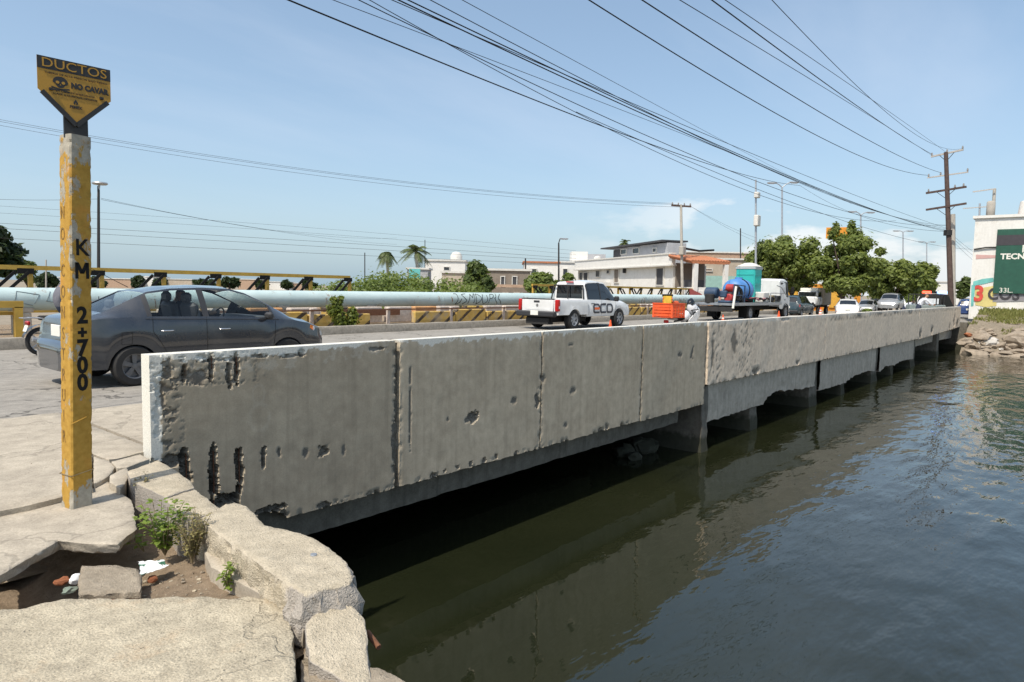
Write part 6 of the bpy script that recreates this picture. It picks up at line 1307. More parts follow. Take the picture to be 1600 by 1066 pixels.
for lb, px, yt, yb, D, r in (('thin dark mast left of the ragged palm', 570, 395, 440, 70, .06), ('thin mast beside the tall palm', 664, 375, 430, 74, .05), ('short dark pole over the low pink roofed house', 821, 404, 440, 68, .09), ('thin dark mast left of the camera pole', 1157, 357, 400, 80, .08), ('thin wooden mast with little rungs behind the near truss', 72, 406, 450, 60, .07)): pole_thing('mast', lb, px, yb, px, yt, D, r, r * .8, K['dark'] if '72' != str(px) else K['conc_pole'], 'mast', zb=0)
tp_, tb_, tt_ = pole_thing('utility_pole', 'pale concrete power pole with a transformer behind the mural building', 1551, 345, 1554, 295, 76, .2, .16, K['conc_pole'], 'utility pole', zb=-.2)
arm(tp_, 1520, 300, 1556, 295, 76, K['greyw2'], .12, dD=.5); p = at(1548, 328, 75.5); MB().lathe([(0, 1.0), (.3, .95), (.42, .8), (.42, -.8), (.3, -.95), (0, -.95)], p, n=14).build('transformer', K['conc_pole'], tp_, smooth=40)
ap_, *_ = pole_thing('utility_pole', 'farther thin power pole with a pale crossarm left of the transformer pole', 1530, 350, 1531, 318, 95, .14, .12, K['galv'], 'utility pole', zb=-.2); arm(ap_, 1505, 326, 1545, 323, 95, K['greyw2'], .12, dD=.4)
def wire(label, pa, pm, pc, Da, Dc, r, mat=None, group=None, ext=0., name='power_line'):
    """hangs between two points; the sag is the one that passes nearest the middle sight line"""
    a, c = at(pa[0], pa[1], Da), at(pc[0], pc[1], Dc); r *= .85; best = (1e9, 0)
    for s_ in np.linspace(-.2, 6, 125):
        for k in range(1, 40):
            f = k / 40; p = a.lerp(c, f) - Vector((0, 0, 4 * s_ * f * (1 - f))); d = p - CP; z = d.dot(_f); e = math.hypot(800 + F * d.dot(RV) / z - pm[0], 533 - F * d.dot(UV) / z - pm[1])
            if e < best[0]: best = (e, s_)
    s_ = best[1]; fs = np.linspace(-ext, 1, 44); pts = [a.lerp(c, f) - Vector((0, 0, 4 * s_ * f * (1 - f))) for f in fs]
    return tag(MB().tube(pts, r, 5, cap=False).build(name, mat or K['black'], None, smooth=80), label, 'wire', group)
end = lambda x, y: (x, y)
ti = 'power lines from the top arms of the wooden pole'
wire('lowest power line, ending at the middle arm tip of the wooden pole', (920, 0), (1160, 150), (1450, 274), 11.5, DP, .014, group=None, ext=.12)
wire('power line ending on the inner insulator of the middle arm of the wooden pole', (1003, 0), (1235, 150), (1470, 270), 11.5, DP, .014, ext=.12)
wire('thin power line ending at the near tip of the top arm of the pole', (1062, 0), (1270, 130), (1456, 243), 11.5, DP, .009, ext=.12); wire('thicker power line ending at the near end of the top arm of the wooden pole', (1112, 0), (1310, 145), (1456, 241), 11.5, DP, .014, ext=.12)
wire('thin power line ending at the middle of the top arm of the wooden pole', (1133, 0), (1320, 128), (1478, 238), 11.5, DP, .008, ext=.12); wire('topmost thin power line, ending at the far tip of the top arm', (1206, 0), (1335, 125), (1504, 232), 11.5, DP, .008, ext=.12)
low = [((450, 0), (900, 178), (1250, 290), .017, 'thick lowest cable of the sagging bundle over the bridge'), ((520, 0), (740, 85), (1330, 318), .007, 'thin cable just above the lowest thick cable of the bundle'), ((560, 0), (820, 118), (1480, 352), .010, 'middle cable of the sagging bundle over the bridge'), ((577, 0), (860, 148), (1400, 345), .008, 'cable crossing under the middle cable of the bundle'),
       ((612, 0), (840, 100), (1480, 357), .009, 'cable just under the doubled thick cable of the bundle'), ((622, 0), (900, 133), (1480, 360), .014, 'doubled thick cable in the middle of the bundle'), ((637, 0), (905, 133), (1480, 362), .013, 'second strand of the doubled thick cable'), ((672, 0), (960, 140), (1480, 352), .009, 'upper thin cable of the bundle over the bridge'), ((722, 0), (1000, 155), (1243, 279), .007, 'topmost thin cable of the bundle passing over the twin lamp')]
for a, m, c, r, lb in low: wire(lb, a, m, c if c[0] > 1470 else c, 10.5, DP if c[0] > 1470 else (36 if c[0] > 1260 else 60), r, ext=.15, name='cable')
wire('long cable continuing from the crossing point to the mural building', (900, 175), (1200, 300), (1523, 390), 20, 62, .011, name='cable'); wire('thin cable passing the twin lamp down to the wooden pole', (1243, 279), (1350, 325), (1480, 358), 60, DP, .010, name='cable')
wire('cable running on along the bundle behind the street trees', (1250, 290), (1370, 345), (1482, 362), 60, DP, .012, name='cable')
for k, (y0, ym, y1) in enumerate(((187, 268, 318), (190, 270, 320), (196, 277, 324))): wire(('upper', 'middle', 'lower')[k] + ' of three thin lines crossing open sky to the concrete T pole', (0, y0), (500, ym), (1052 + 8 * k, y1), 40, 55, .011, K['dark'], 'power lines to the concrete T pole', .05)
for k, (y0, ym, y1) in enumerate(((322, 345, 392), (333, 357, 398), (349, 372, 404), (357, 380, 408), (372, 392, 414))): wire(('uppermost', 'second', 'middle', 'fourth', 'lowest')[k] + ' of five low power lines behind the yellow truss and palms', (0, y0), (400, ym), (900, y1), 52, 64, .014 if k > 1 else .009, K['dark'], 'low power lines behind the palms', .06)
for k, y1 in enumerate((372, 376)): wire('pair of thin wires running from the lamp post behind the marker', (158, 310 + 2 * k), (400, 357), (620, y1 + 6 * k), 31, 66, .008, K['dark'], 'wires from the lamp post')
wire('thin wire reaching the lamp post from the edge of the view', (-20, 311), (70, 312), (153, 311), 31, 31, .008, K['dark']); 
for k, y1 in enumerate((372, 378)): wire('thin wires sloping from the T pole to the camera pole', (1080, 323), (1130, 350 + 3 * k), (1182, y1), 55, 60, .009, K['dark'], 'wires from the T pole')
for k, (y0, y1) in enumerate(((362, 396), (366, 402), (370, 410))): wire('thin wires from the wooden pole to the mural building', (1482, y0), (1502, (y0 + y1) / 2), (1524, y1), DP, 62, .010, K['dark'], 'wires at the mural building')
# ================================================================ motorbikes, riders, crates, cones
def motorbike(name, label, loc, rz, paint, r=.29, wb=1.25, fairing=False):
    root = thing(name, label, 'motorbike', loc, rz)
    for x in (0, wb):
        ty = MB().lathe([(r - .07, -.03), (r - .03, -.045), (r, -.025), (r, .025), (r - .03, .045), (r - .07, .03)], (x, 0, r), 'Y', 26).build('wheel', K['rubber'], root, smooth=40, local=True); s_ = MB(); s_.lathe([(r - .07, -.025), (r - .085, 0), (r - .07, .025)], (x, 0, r), 'Y', 26)
        for k in range(5): a = 2 * PI * k / 5; s_.bar((x, 0, r), (x + (r - .08) * math.cos(a), 0, r + (r - .08) * math.sin(a)), .03, .02)
        s_.lathe([(0, -.05), (.05, -.05), (.05, .05), (0, .05)], (x, 0, r), 'Y', 12); s_.build('rim', K['galv'], ty, local=True)
    b = MB(); b.tube([(0, .07, r), (.45, .08, r + .05), (.75, .06, r + .1)], .028, 8); b.tube([(0, -.07, r), (.45, -.08, r + .05), (.75, -.06, r + .1)], .028, 8); b.tube([(.75, 0, r + .05), (.95, 0, .78), (1.0, 0, .88)], .03, 8); b.tube([(.2, 0, .66), (.95, 0, .72)], .03, 8); b.build('frame', K['dark'], root, smooth=50, local=True)
    b = MB()
    for y in (-.06, .06): b.tube([(wb, y, r), (wb - .2, y, .95)], .022, 8)
    b.build('fork', K['galv'], root, smooth=50, local=True); MB().box((.60, 0, r + .08), (.34, .24, .30), bev=.06).build('engine', K['galv'], root, smooth=40, local=True)
    MB().tube([(.62, 0, .74), (.80, 0, .82), (.98, 0, .78)], [.10, .16, .08], 12).build('tank', paint, root, smooth=60, local=True); MB().box((.28, 0, .76), (.66, .25, .09), bev=.035).build('seat', K['black'], root, smooth=40, local=True)
    P = [[(r * 1.18 * math.cos(a), y, r + r * 1.18 * math.sin(a)) for y in (-.07, -.03, .03, .07)] for a in np.linspace(math.radians(30), math.radians(165), 12)]; MB().grid(P).build('rear_mudguard', paint, root, smooth=60, local=True)
    P = [[(wb + r * 1.14 * math.cos(a), y, r + r * 1.14 * math.sin(a)) for y in (-.06, 0, .06)] for a in np.linspace(math.radians(15), math.radians(150), 10)]; MB().grid(P).build('front_mudguard', paint, root, smooth=60, local=True)
    MB().tube([(wb - .34, -.36, 1.02), (wb - .25, -.2, 1.0), (wb - .22, 0, .97), (wb - .25, .2, 1.0), (wb - .34, .36, 1.02)], .014, 8).build('handlebar', K['dark'], root, smooth=60, local=True); MB().lathe([(0, .06), (.06, .05), (.085, 0), (.07, -.07), (0, -.1)], (wb - .06, 0, .88), 'X', 16).build('headlight', K['lens'], root, smooth=50, local=True)
    b = MB()
    for y in (-.12, .12): b.tube([(.15, y, .74), (-.18, y, .77), (-.34, y, .76)], .012, 6)
    for x in (-.05, -.2, -.34): b.tube([(x, -.12, .765), (x, .12, .765)], .010, 6)
    b.build('rack', K['galv'], root, local=True); MB().box((-.24, 0, .66), (.06, .16, .09), bev=.02).build('tail_light', K['red_lens'], root, local=True); MB().slabpoly([(-.30, -.09, .50), (-.30, .09, .50), (-.26, .09, .62), (-.26, -.09, .62)], (.008, 0, 0)).build('number_plate', K['white'], root, local=True)
    MB().tube([(.5, -.16, r - .05), (.1, -.18, r), (-.22, -.18, r + .06)], [.025, .05, .045], 10).build('exhaust', K['galv'], root, smooth=60, local=True)
    for y in (-.3, .3): MB().tube([(wb - .3, y, 1.02), (wb - .32, y * 1.2, 1.2)], .008, 5).build('mirror_stalk', K['dark'], root, local=True)
    return root
mc = atZ(62, 556, 0); motorbike('motorbike', 'dark motorbike half hidden behind the sedan and the marker post', (mc.x + .05, mc.y, 0), math.radians(2), paint_glossy('dark_bike_paint', (.03, .03, .035)))
rid = {'v': {'pelvis': ((.28, 0, .86), .15), 'waist': ((.30, 0, 1.04), .15), 'chest': ((.40, 0, 1.28), .17), 'neck': ((.46, 0, 1.45), .06), 'head': ((.50, 0, 1.56), .10), 'top': ((.50, 0, 1.66), .09), 'shl': ((.42, .20, 1.36), .075), 'shr': ((.42, -.20, 1.36), .075), 'ell': ((.62, .30, 1.12), .055), 'elr': ((.62, -.30, 1.12), .055), 'hal': ((.90, .33, 1.03), .035), 'har': ((.90, -.33, 1.03), .035), 'kl': ((.68, .17, .76), .09), 'kr': ((.68, -.17, .76), .09), 'fl': ((.52, .17, .36), .055), 'fr': ((.52, -.17, .36), .055), 'tl': ((.66, .17, .32), .04), 'tr': ((.66, -.17, .32), .04)},
       'e': [('pelvis', 'waist'), ('waist', 'chest'), ('chest', 'neck'), ('neck', 'head'), ('head', 'top'), ('chest', 'shl'), ('chest', 'shr'), ('shl', 'ell'), ('shr', 'elr'), ('ell', 'hal'), ('elr', 'har'), ('pelvis', 'kl'), ('pelvis', 'kr'), ('kl', 'fl'), ('kr', 'fr'), ('fl', 'tl'), ('fr', 'tr')], 'm': {'neck': 1, 'head': 1, 'top': 2, 'hal': 1, 'har': 1, 'kl': 3, 'kr': 3, 'pelvis': 3, 'fl': 3, 'fr': 3, 'tl': 2, 'tr': 2}}
K['jeans'] = plain('dark_jeans', (.03, .04, .07), .9, .2, 20); person('person', 'motorbike rider in a grey shirt bent forward behind the marker post', (mc.x + .05, mc.y, 0), math.radians(2), rid, [plain('grey_shirt', (.13, .13, .15), .9, .15, 12), K['skin'], K['hair'], K['jeans']])
# white cargo motorbike with crates
cm = at(1046, 490, 20.0); cx_, cy_ = cm.x, cm.y
K['wbike'] = paint_glossy('white_bike_paint', (.72, .72, .72)); mb_ = motorbike('motorbike', 'white motorbike with a big orange crate on its rear rack by the parapet', (cx_ + .1, cy_, 0), math.radians(-6), K['wbike'])
b = MB(); b.tube([(wbx, 0, z) for wbx, z in ((.98, 1.16), (1.10, 1.08), (1.26, .95), (1.36, .78), (1.36, .66))], [.05, .15, .19, .14, .06], 14); b.build('fairing', K['wbike'], mb_, smooth=60, local=True); MB().tube([(1.0, 0, 1.15), (1.08, 0, 1.24), (1.10, 0, 1.34)], [.10, .13, .04], 12).build('windshield', K['glass'], mb_, smooth=60, local=True)
for sg in (-1, 1): MB().slabpoly([(.75, sg * .17, .70), (1.15, sg * .20, .98), (1.22, sg * .2, .80), (1.0, sg * .18, .45), (.8, sg * .17, .45)], (0, -sg * .03, 0)).build('side_fairing', K['wbike'], mb_, local=True)
MB().lathe([(0, .05), (.07, .04), (.09, 0)], (1.02, -.19, .86), 'Y', 14).build('vent', K['black'], mb_, local=True)
def crate(name, label, c, L, Wd, Hh, rz, slats=4):
    root = thing(name, label, 'crate', c, rz); x, y = L / 2, Wd / 2
    MB().box((0, 0, .012), (L - .02, Wd - .02, .02)).build('base', K['orange'], root, local=True)
    for sx in (-1, 1):
        for sy in (-1, 1): MB().box((sx * (x - .015), sy * (y - .015), Hh / 2), (.05, .05, Hh)).build('corner_post', K['orange'], root, local=True)
    for k in range(slats):
        z = .03 + (Hh - .06) * (k + .5) / slats; h_ = (Hh - .05) / slats * (.72 if k < slats - 1 else 1.0)
        for sx in (-1, 1): MB().box((sx * x, 0, z), (.016, Wd - .03, h_)).build('slat', K['orange'], root, local=True)
        for sy in (-1, 1): MB().box((0, sy * y, z), (L - .03, .016, h_)).build('slat', K['orange'], root, local=True)
    for sx in (-1, 1): MB().box((sx * x, 0, Hh - .012), (.05, Wd + .05, .025)).build('rim', K['orange'], root, local=True)
    for sy in (-1, 1): MB().box((0, sy * y, Hh - .012), (L + .05, .05, .025)).build('rim', K['orange'], root, local=True)
    for k in (-.25, .0, .25):
        for sy in (-1, 1): MB().box((k * L, sy * (y + .006), Hh * .47), (.02, .02, Hh * .9)).build('rib', K['orange'], root, local=True)
    return root
crz = math.radians(-6); crate('crate', 'big slatted orange plastic crate strapped on the white motorbike', (cx_ - .05, cy_, .78), .64, .66, .42, crz, 4)
yb_ = thing('tub', 'yellow plastic tub with a dark lid tilted on the orange crate', 'tub', (cx_ - .06, cy_ + .05, 1.15), .5); K['ytub'] = plain('yellow_plastic', (.62, .40, .03), .5, .2, 5); s_ = MB(); s_.box((0, 0, .13), (.32, .27, .26), bev=.03, M=Matrix.Rotation(.12, 3, 'Y')); s_.build('bucket', K['ytub'], yb_, smooth=40, local=True); MB().box((.02, 0, .27), (.36, .31, .035), bev=.012, M=Matrix.Rotation(.12, 3, 'Y')).build('lid', K['dark'], yb_, local=True)
for z_ in (.09, .17): MB().box((.01, 0, z_), (.33, .28, .025), M=Matrix.Rotation(.12, 3, 'Y')).build('rib', K['orange'], yb_, local=True)
tag(rock_bm((cx_ + .12, cy_ - .1, 1.20), (.16, .13, .07), 12).build('bundle', plain('orange_cloth', (.6, .12, .05), .9), smooth=60), 'rumpled orange cloth stuffed in the top of the orange crate', 'cloth')
def cone(label, p, h=.7, bands=True, group=None):
    root = thing('traffic_cone', label, 'traffic cone', p); r0 = h * .2
    MB().box((0, 0, .02), (r0 * 2.5, r0 * 2.5, .04), bev=.01).build('foot', K['orange'], root, local=True)
    prof = lambda a, c: [(r0 * (1 - .82 * a), h * a + .03), (r0 * (1 - .82 * c), h * c + .03)]
    MB().lathe([(r0, .03), (r0 * .18, h), (r0 * .1, h)], n=18).build('cone', K['orange'], root, smooth=40, local=True)
    if bands:
        for a, c in ((.42, .58), (.68, .78)): MB().lathe([(r0 * (1 - .82 * a) + .004, h * a), (r0 * (1 - .82 * c) + .004, h * c)], n=18).build('reflective_band', K['white'], root, smooth=40, local=True)
    return root
def gp(x, y, D, z=0): p = at(x, y, D); p.z = z; return p
cone('bare orange traffic cone beside the white pickup', gp(954, 500, 23.5), .52, False); cone('traffic cone by the tail of the flatbed truck', gp(1130, 490, 30), .56); cone('traffic cone by the cab of the flatbed truck', gp(1217, 490, 37), .6, False); cone('traffic cone before the forked tree trunk', gp(1282, 487, 44), .7); cone('traffic cone by the police truck next to the wooden pole', gp(1470, 478, 40), .85)
# ---- flatbed truck with a tank and a portable toilet
tx, ty_ = 40.2, 15.0
tr = thing('flatbed_truck', 'white cab flatbed truck carrying a blue tank, hoses and pumps', 'truck', (tx, ty_, 0)); K['bedm'] = plain('bed_steel', (.20, .22, .24), .6, .2, 5)
bx0, bx1, bz_ = tx - 5.7, tx + 1.75, .92
MB().box(((bx0 + bx1) / 2, ty_, bz_), (bx1 - bx0, 2.3, .12)).build('bed', K['bedm'], tr); MB().box(((bx0 + bx1) / 2, ty_ - 1.16, bz_ + .01), (bx1 - bx0, .04, .16)).build('bed_rail', K['galv'], tr); MB().box((tx - 1, ty_, .68), (8.6, .8, .26)).build('chassis', K['black'], tr)
b = MB(); P = []
for x, zr_, zf in ((1.85, 2.30, .75), (2.0, 2.40, .62), (2.9, 2.42, .55), (3.35, 2.36, .50), (3.6, 1.62, .48), (3.72, 1.45, .46), (3.78, 1.2, .45), (3.78, .5, .45)):
    w = 1.02 if x < 3.3 else .98; half = [(w * .97, zf), (w, zf + .1), (w, min(1.35, zr_ - .12)), (w - .07, zr_ - .08), (w - .16, zr_), (0, zr_ + .03)]; P.append([(tx + x, ty_ + y, z) for y, z in half] + [(tx + x, ty_ - y, z) for y, z in reversed(half[:-1])])
b.grid(P); b.f.append(tuple(range(11))); b.m.append(0); b.build('cab', K['wpaint'], tr, smooth=35)
for sg in (-1, 1):
    yy = ty_ + sg * 1.0
    MB().slabpoly([(tx + x, yy + sg * (.012 - .055 * (z - 1.35) / .9), z) for x, z in ((2.72, 1.38), (3.46, 1.30), (3.42, 1.62), (3.30, 2.22), (2.72, 2.24))], (0, -sg * .02, 0)).build('side_window', K['glass'], tr); MB().slabpoly([(tx + x, yy + sg * (.012 - .055 * (z - 1.35) / .9), z) for x, z in ((2.05, 1.42), (2.5, 1.42), (2.5, 2.2), (2.05, 2.2))], (0, -sg * .02, 0)).build('side_window', K['glass'], tr)
    MB().box((tx + 3.5, ty_ + sg * 1.22, 1.75), (.10, .18, .42), bev=.03).build('wing_mirror', K['black'], tr); MB().box((tx + 2.75, ty_ + sg * 1.025, 1.15), (.14, .02, .05)).build('door_handle', K['black'], tr)
    for x in (-2.9, 2.95): wheel(tr, 0, 0, .42, .28, sg, K['galv'], 6).location = (x, sg * .92, 0)
    MB().lathe([(.5, -.16), (.52, 0), (.5, .16)], (tx + 2.95, ty_ + sg * .9, .42), 'Y', 20).build('wheel_arch', K['black'], tr)
MB().slabpoly([(tx + x, ty_ + y, z) for x, y, z in ((3.62, -.9, 1.64), (3.62, .9, 1.64), (3.40, .82, 2.3), (3.40, -.82, 2.3))], (.02, 0, 0)).build('windscreen', K['glass'], tr)
b = MB()
for x in (2.0, .2): 
    b.tube([(tx + x - .2, ty_ - 1.1, .95), (tx + x - .2, ty_ - 1.1, 1.55)], .03, 6)
b.tube([(tx - 0, ty_ - 1.1, 1.55), (tx + 2.4, ty_ - 1.12, 1.55)], .025, 6); b.tube([(tx + 1.0, ty_ - 1.1, 2.0), (tx + 1.7, ty_ - 1.13, 1.9), (tx + 2.6, ty_ - 1.16, 1.4)], .03, 6); b.build('side_rail', K['galv'], tr)
K['blue'] = plain('blue_tank', (.075, .22, .50), .5, .12, 2); tk = MB(); prof = [(0, -1.05), (.35, -1.02), (.62, -.9), (.74, -.72), (.76, -.3), (.735, -.28), (.735, -.2), (.76, -.18), (.76, .3), (.735, .32), (.735, .4), (.76, .42), (.74, .72), (.62, .9), (.35, 1.02), (0, 1.05)]; tk.lathe(prof, (tx - 2.5, ty_ - .15, 1.66), 'X', 28); tk.v = [(p[0], ty_ - .15 + (p[1] - ty_ + .15) * .84, 1.66 + (p[2] - 1.66) * .84) for p in tk.v]
tk.lathe([(0, .14), (.2, .13), (.22, 0)], (tx - 2.5, ty_ - .15, 2.26), n=16); tk.build('tank', K['blue'], tr, smooth=40)
b = MB()
for x in (-3.2, -2.0): b.box((tx + x, ty_ - .15, 1.06), (.25, 1.3, .2))
b.build('tank_cradle', K['dark'], tr); MB().tube([(tx - 2.5, ty_ - .15 + .66 * math.cos(a), 1.66 + .66 * math.sin(a)) for a in np.linspace(-.5, PI + .5, 22)], .03, 6).build('strap', K['black'], tr)
K['redp'] = plain('red_pump', (.36, .03, .03), .55, .25); R = random.Random(3); K['navy'] = plain('navy_machine', (.03, .06, .11), .5, .2)
def drum(x, y, z, r, L, m, ax='X', nm='pump'): return MB().lathe([(0, -L / 2), (r * .8, -L / 2), (r, -L * .42), (r, L * .42), (r * .8, L / 2), (0, L / 2)], (tx + x, ty_ + y, z), ax, 16).build(nm, K[m], tr, smooth=40)
for q in ((-5.1, -.75, 1.78, .20, .42, 'redp', 'Y'), (-5.15, -.75, 1.25, .22, .5, 'redp', 'X'), (-4.7, -.5, 1.5, .26, .5, 'dark', 'X'), (-4.35, -.8, 1.2, .16, .45, 'navy', 'X'), (-5.0, .3, 1.5, .30, .7, 'navy', 'Y'), (-4.2, -.6, 1.75, .20, .4, 'navy', 'Z'), (-5.5, .2, 1.2, .25, .5, 'dark', 'Z'), (-3.9, -.9, 1.1, .14, .4, 'dark', 'X')): drum(*q)
for x, y, z, s3, m in ((-4.9, -.6, 1.05, (1.3, .7, .14), 'navy'), (-5.0, -.7, 1.52, (.36, .42, .22), 'trim'), (-5.35, -.5, 1.45, (.24, .4, .36), 'navy'), (-.2, -.6, 1.3, (.9, .7, .6), 'wtrim'), (-4.5, -.8, 1.55, (.3, .12, .3), 'galv')): MB().box((tx + x, ty_ + y, z), s3, bev=.05).build('pump_housing', K[m], tr, smooth=40)
for x, z, r in ((-4.55, 1.5, .34), (-4.3, 1.45, .30)): MB().tube([(tx + x, ty_ - .95 + .05 * math.cos(3 * a), z + 0 + r * math.sin(a)) if False else (tx + x + r * math.cos(a), ty_ - .95, z + r * math.sin(a)) for a in np.linspace(0, 2 * PI, 22)], .06, 7).build('hose_reel', K['dark'], tr, smooth=60)
for x0, z0, x1, z1 in ((-5.5, .95, -5.5, 1.95), (-4.0, .95, -4.0, 1.9), (-5.5, 1.95, -4.0, 1.9), (-5.5, 1.4, -4.0, 1.4)): MB().bar((tx + x0, ty_ - 1.1, z0), (tx + x1, ty_ - 1.1, z1), .05, .05).build('frame_bar', K['navy'], tr)
for k in range(9):
    a = R.uniform(-4.9, -.3); pts = [(tx + a + .5 * i, ty_ - .95 + R.uniform(-.12, .1), 1.08 + R.uniform(0, .18)) for i in range(4)]; MB().tube(pts, .045, 7).build('hose', (K['black'], K['redp'], plain('pink_hose', (.42, .2, .2), .7), K['dark'])[k % 4], tr, smooth=60)
for k in range(6): x = tx + R.uniform(.5, 1.7); MB().box((x, ty_ - .9, 1.15 + R.uniform(0, .2)), (.3, .4, .3), bev=.05).build('tool_box', K[('dark', 'trim', 'drystem')[k % 3]], tr)
b = MB(); b.tube([(tx - 5.9, ty_ - 1.25, .72), (tx - 5.6, ty_ - 1.25, 1.85)], .06, 8); b.build('white_pipe', K['white'], tr); MB().box((tx - 5.6, ty_, .66), (.14, 2.2, .26)).build('rear_bumper', K['dark'], tr)
for sg in (-1, 1): MB().box((tx - 3.6, ty_ + sg * .9, .48), (.04, .5, .6)).build('mud_flap', K['black'], tr)
pt2 = thing('portable_toilet', 'turquoise portable toilet with a white domed roof standing on the flatbed', 'portable toilet', (tx - .35, ty_ + .1, .98)); K['turq'] = plain('turquoise_plastic', (.03, .42, .38), .45, .08, 3); cx2, cy2 = tx - .35, ty_ + .1
MB().box((cx2, cy2, .98 + 1.02), (1.12, 1.12, 2.04), bev=.05).build('cabin', K['turq'], pt2, smooth=30); MB().box((cx2, cy2, .98 + 2.0), (1.2, 1.2, .16), bev=.03).build('eave', plain('toilet_grey', (.42, .45, .45), .6), pt2)
P = []
for i in range(9):
    P.append([(cx2 + 1.24 * (i / 8 - .5), cy2 + 1.24 * (j / 8 - .5), .98 + 2.08 + .24 * (1 - abs(i / 4 - 1) ** 2.4) * (1 - abs(j / 4 - 1) ** 2.4)) for j in range(9)])
MB().grid(P).build('roof', K['wtrim'], pt2, smooth=60)
for z in (.5, 1.05, 1.62):
    MB().box((cx2, cy2 - .57, .98 + z), (1.0, .03, .04)).build('rib', K['turq'], pt2); MB().box((cx2 - .57, cy2, .98 + z), (.03, 1.0, .04)).build('rib', K['turq'], pt2)
for x in (-.3, -.1, .1, .3): MB().box((cx2 + x, cy2 - .57, .98 + 1.32), (.05, .025, .42)).build('rib', K['turq'], pt2)
# ---- cars beyond the bridge
K['suvp'] = paint_glossy('dark_teal_paint', (.022, .045, .055)); K['silver'] = paint_glossy('silver_paint', (.36, .37, .38), .3, .5, .3); K['bluep'] = paint_glossy('blue_paint', (.02, .05, .17)); K['gold'] = paint_glossy('champagne_paint', (.36, .33, .27), .3, .5, .3)
def car_at(label, cat, px, ytop, D, top, rz, st, paint, group=None, **k):
    p = at(px, ytop, D); return simple_car('parked_car', label, cat, (p.x, p.y, p.z - top), rz, st, paint, group=group, **k)
car_at('dark teal suv close ahead of the flatbed truck', 'suv', 1245, 461, 52, 1.62, 0, HATCH, K['suvp'])
car_at('white sedan behind the forked street tree', 'car', 1325, 467, 52, 1.49, math.radians(14), SED, K['wpaint'], sw=((-.98, -.22, 1), (-.12, .98, 1)), fwn=(.66, 1.36), rwn=(-1.58, -.98), wheels=(-1.24, 1.24), r=.34)
car_at('silver van with a tall windscreen among the parked cars', 'van', 1393, 458, 62, 1.62, math.radians(182), HATCH, K['silver']); car_at('silver sedan half behind the yellow bush', 'car', 1357, 468, 66, 1.49, math.radians(184), SED, K['silver'], sw=((-.98, -.22, 1), (-.12, .98, 1)), fwn=(.66, 1.36), rwn=(-1.58, -.98), wheels=(-1.24, 1.24), r=.34)
car_at('champagne hatchback farther back among the parked cars', 'car', 1372, 464, 78, 1.62, math.radians(180), HATCH, K['gold']); car_at('pale car between the van and the people', 'car', 1412, 459, 74, 1.62, math.radians(178), HATCH, K['wpaint']); car_at('blue car parked past the end of the parapet', 'car', 1513, 467, 60, 1.62, math.radians(8), HATCH, K['bluep'])
# white service pickup with a tan box body and roof lights
p = at(1268, 459, 60); sv_ = thing('service_truck', 'white service truck with a tan box body and a roof light bar under the trees', 'truck', (p.x, p.y, -.25)); X, Y = p.x, p.y
MB().box((X - .6, Y, .95), (1.7, 1.8, .75), bev=.12).build('cab', K['wpaint'], sv_, smooth=40); MB().box((X - .5, Y, 1.5), (1.35, 1.65, .6), bev=.16).build('cab_roof', K['wpaint'], sv_, smooth=40); MB().box((X - 1.19, Y, 1.5), (.06, 1.4, .42)).build('windscreen', K['glass'], sv_); MB().box((X - .5, Y - .83, 1.5), (.8, .04, .40)).build('side_window', K['glass'], sv_)
MB().box((X + 1.4, Y, 1.35), (2.3, 1.95, 1.5), bev=.04).build('box_body', K['beige'], sv_); MB().box((X + .2, Y, .55), (4.2, 1.5, .3)).build('chassis', K['black'], sv_); lb_ = MB().box((X - .5, Y, 1.92), (.5, 1.5, .26), bev=.05).build('light_bar', K['white'], sv_)
for x in (-.7, 1.6):
    for sg in (-1, 1): wheel(sv_, 0, 0, .36, .22, sg, K['galv'], 6).location = (x, sg * .82, 0)
text('A', .5, K['black'], sv_, (X - .35, Y - .905, 1.05), (1, 0, 0), (0, 0, 1))
# police pickup with lit red and blue lamps
p = at(1460, 452, 43); pol = thing('police_pickup', 'grey police pickup with lit red and blue roof lamps beside the wooden pole', 'pickup truck', (p.x, p.y, -.1), math.radians(-6)); K['polp'] = paint_glossy('grey_green_paint', (.20, .24, .23))
PKs = PK; px_, pr_2 = car_shell(PKs, .44, (1.62,), .42, (), .09)
c_ = MB(); c_.grid([[(x, y, z) for y, z in r] + [(x, -y, z) for y, z in reversed(r[:-1])] for x, r in zip(px_, pr_2)]); n_ = len(pr_2[0]) * 2 - 1; c_.f.append(tuple(range(n_))); c_.m.append(0); c_.build('cab', K['black'], pol, smooth=32, local=True)
MB().slabpoly([(1.52, -.62, 1.17), (1.52, .62, 1.17), (.86, .56, 1.72), (.86, -.56, 1.72)], (.03, 0, .03)).build('windscreen', K['glass'], pol, local=True); MB().box((-1.6, 0, .82), (1.9, 1.7, .62), bev=.05).build('cargo_bed', K['polp'], pol, smooth=40, local=True); MB().box((2.2, 0, .85), (.9, 1.6, .3), bev=.1).build('bonnet', K['polp'], pol, smooth=40, local=True)
b = MB()
for x in (-2.4, -1.5, -.75):
    for y in (-.75, .75): b.tube([(x, y, 1.1), (x, y, 1.75)], .03, 6)
for y in (-.75, .75): b.tube([(-2.4, y, 1.75), (-.75, y, 1.75)], .03, 6)
b.tube([(-2.4, -.75, 1.75), (-2.4, .75, 1.75)], .03, 6); b.build('bed_cage', K['dark'], pol, local=True)
MB().box((-.66, 0, 1.34), (.03, .9, .34)).build('rear_window', K['lens'], pol, local=True); MB().box((-2.57, 0, .86), (.05, 1.5, .5), bev=.02).build('tailgate', K['polp'], pol, local=True)
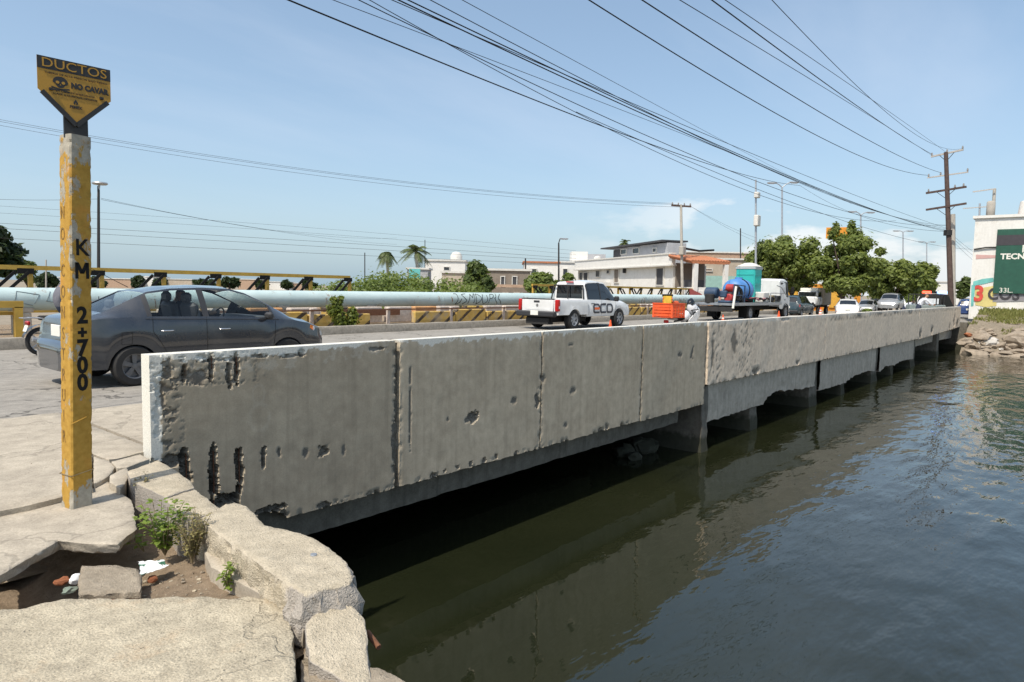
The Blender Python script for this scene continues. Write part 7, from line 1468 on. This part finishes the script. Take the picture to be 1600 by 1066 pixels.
MB().box((.1, 0, 1.90), (.3, .3, .13)).build('light_bar', K['black'], pol, local=True); MB().box((.1, .42, 1.90), (.30, .5, .15), bev=.04).build('red_lamp', emis('red_lamp', (1, .06, .03), 5.), pol, local=True); MB().box((.1, -.42, 1.90), (.30, .5, .15), bev=.04).build('blue_lamp', emis('blue_lamp', (.15, .35, 1), 5.), pol, local=True)
for x in (-1.53, 1.62):
    for sg in (-1, 1): wheel(pol, x, sg * .78, .36, .24, sg, K['galv'], 6)
p = at(1356, 487, 52); px_tree('yellow_bush', 'low yellow green bush between the white sedan and the van', 1346, 1366, 480, 496, 50, 8, .5, 700, .08, K['leaf_m'], 71, ground=-.2, trunk_r=.04, cat='bush'); px_tree('yellow_bush', 'rounded green bush by the bending man in white', 1412, 1432, 458, 478, 60, 8, .5, 700, .09, K['leaf_m'], 72, ground=-.3, trunk_r=.04, cat='bush')
# ---- two people behind the far parapet
K['wshirt'] = plain('white_shirt', (.62, .63, .66), .85, .06, 10)
def standing(lean, seed, arm_f=.4, crouch=0):
    s_, c = math.sin(lean), math.cos(lean); 
    def T(d): return (.05 + s_ * d, c * d + .92 - crouch)
    V = {'pelvis': ((.05, 0, .92 - crouch), .15)}
    for k, d, r in (('waist', .22, .14), ('chest', .45, .17), ('neck', .60, .06), ('head', .74, .095), ('top', .84, .085)): x, z = T(d); V[k] = ((x, 0, z), r)
    x, z = T(.52); V['shl'] = ((x, .21, z), .07); V['shr'] = ((x, -.21, z), .07); V['ell'] = ((x + .12 + arm_f * .2, .27, z - .26), .05); V['elr'] = ((x + .12 + arm_f * .2, -.27, z - .26), .05); V['hal'] = ((x + .25 + arm_f * .5, .20, z - .32), .035); V['har'] = ((x + .25 + arm_f * .5, -.20, z - .32), .035)
    for s2, n in ((1, 'l'), (-1, 'r')): V['k' + n] = ((.12, s2 * .11, .50), .085); V['f' + n] = ((.0, s2 * .12, .08), .055); V['t' + n] = ((.17, s2 * .12, .05), .045)
    return {'v': V, 'e': [('pelvis', 'waist'), ('waist', 'chest'), ('chest', 'neck'), ('neck', 'head'), ('head', 'top'), ('chest', 'shl'), ('chest', 'shr'), ('shl', 'ell'), ('shr', 'elr'), ('ell', 'hal'), ('elr', 'har'), ('pelvis', 'kl'), ('pelvis', 'kr'), ('kl', 'fl'), ('kr', 'fr'), ('fl', 'tl'), ('fr', 'tr')], 'm': {'neck': 1, 'head': 1, 'top': 2, 'hal': 1, 'har': 1, 'pelvis': 3, 'kl': 3, 'kr': 3, 'fl': 3, 'fr': 3, 'tl': 2, 'tr': 2}}
p = gp(1431, 480, 37); person('person', 'man in a white shirt bending forward beside the police truck', (p.x, p.y, .09), math.radians(-55), standing(.75, 1, .5), [K['wshirt'], K['skin'], K['hair'], K['jeans']])
p = gp(1409, 480, 43); person('person', 'person in a white shirt stooping over with arms stretched out by the parked van', (p.x, p.y, -.05), math.radians(-55), standing(1.05, 2, .9, .05), [K['wshirt'], K['skin'], K['hair'], K['jeans']])
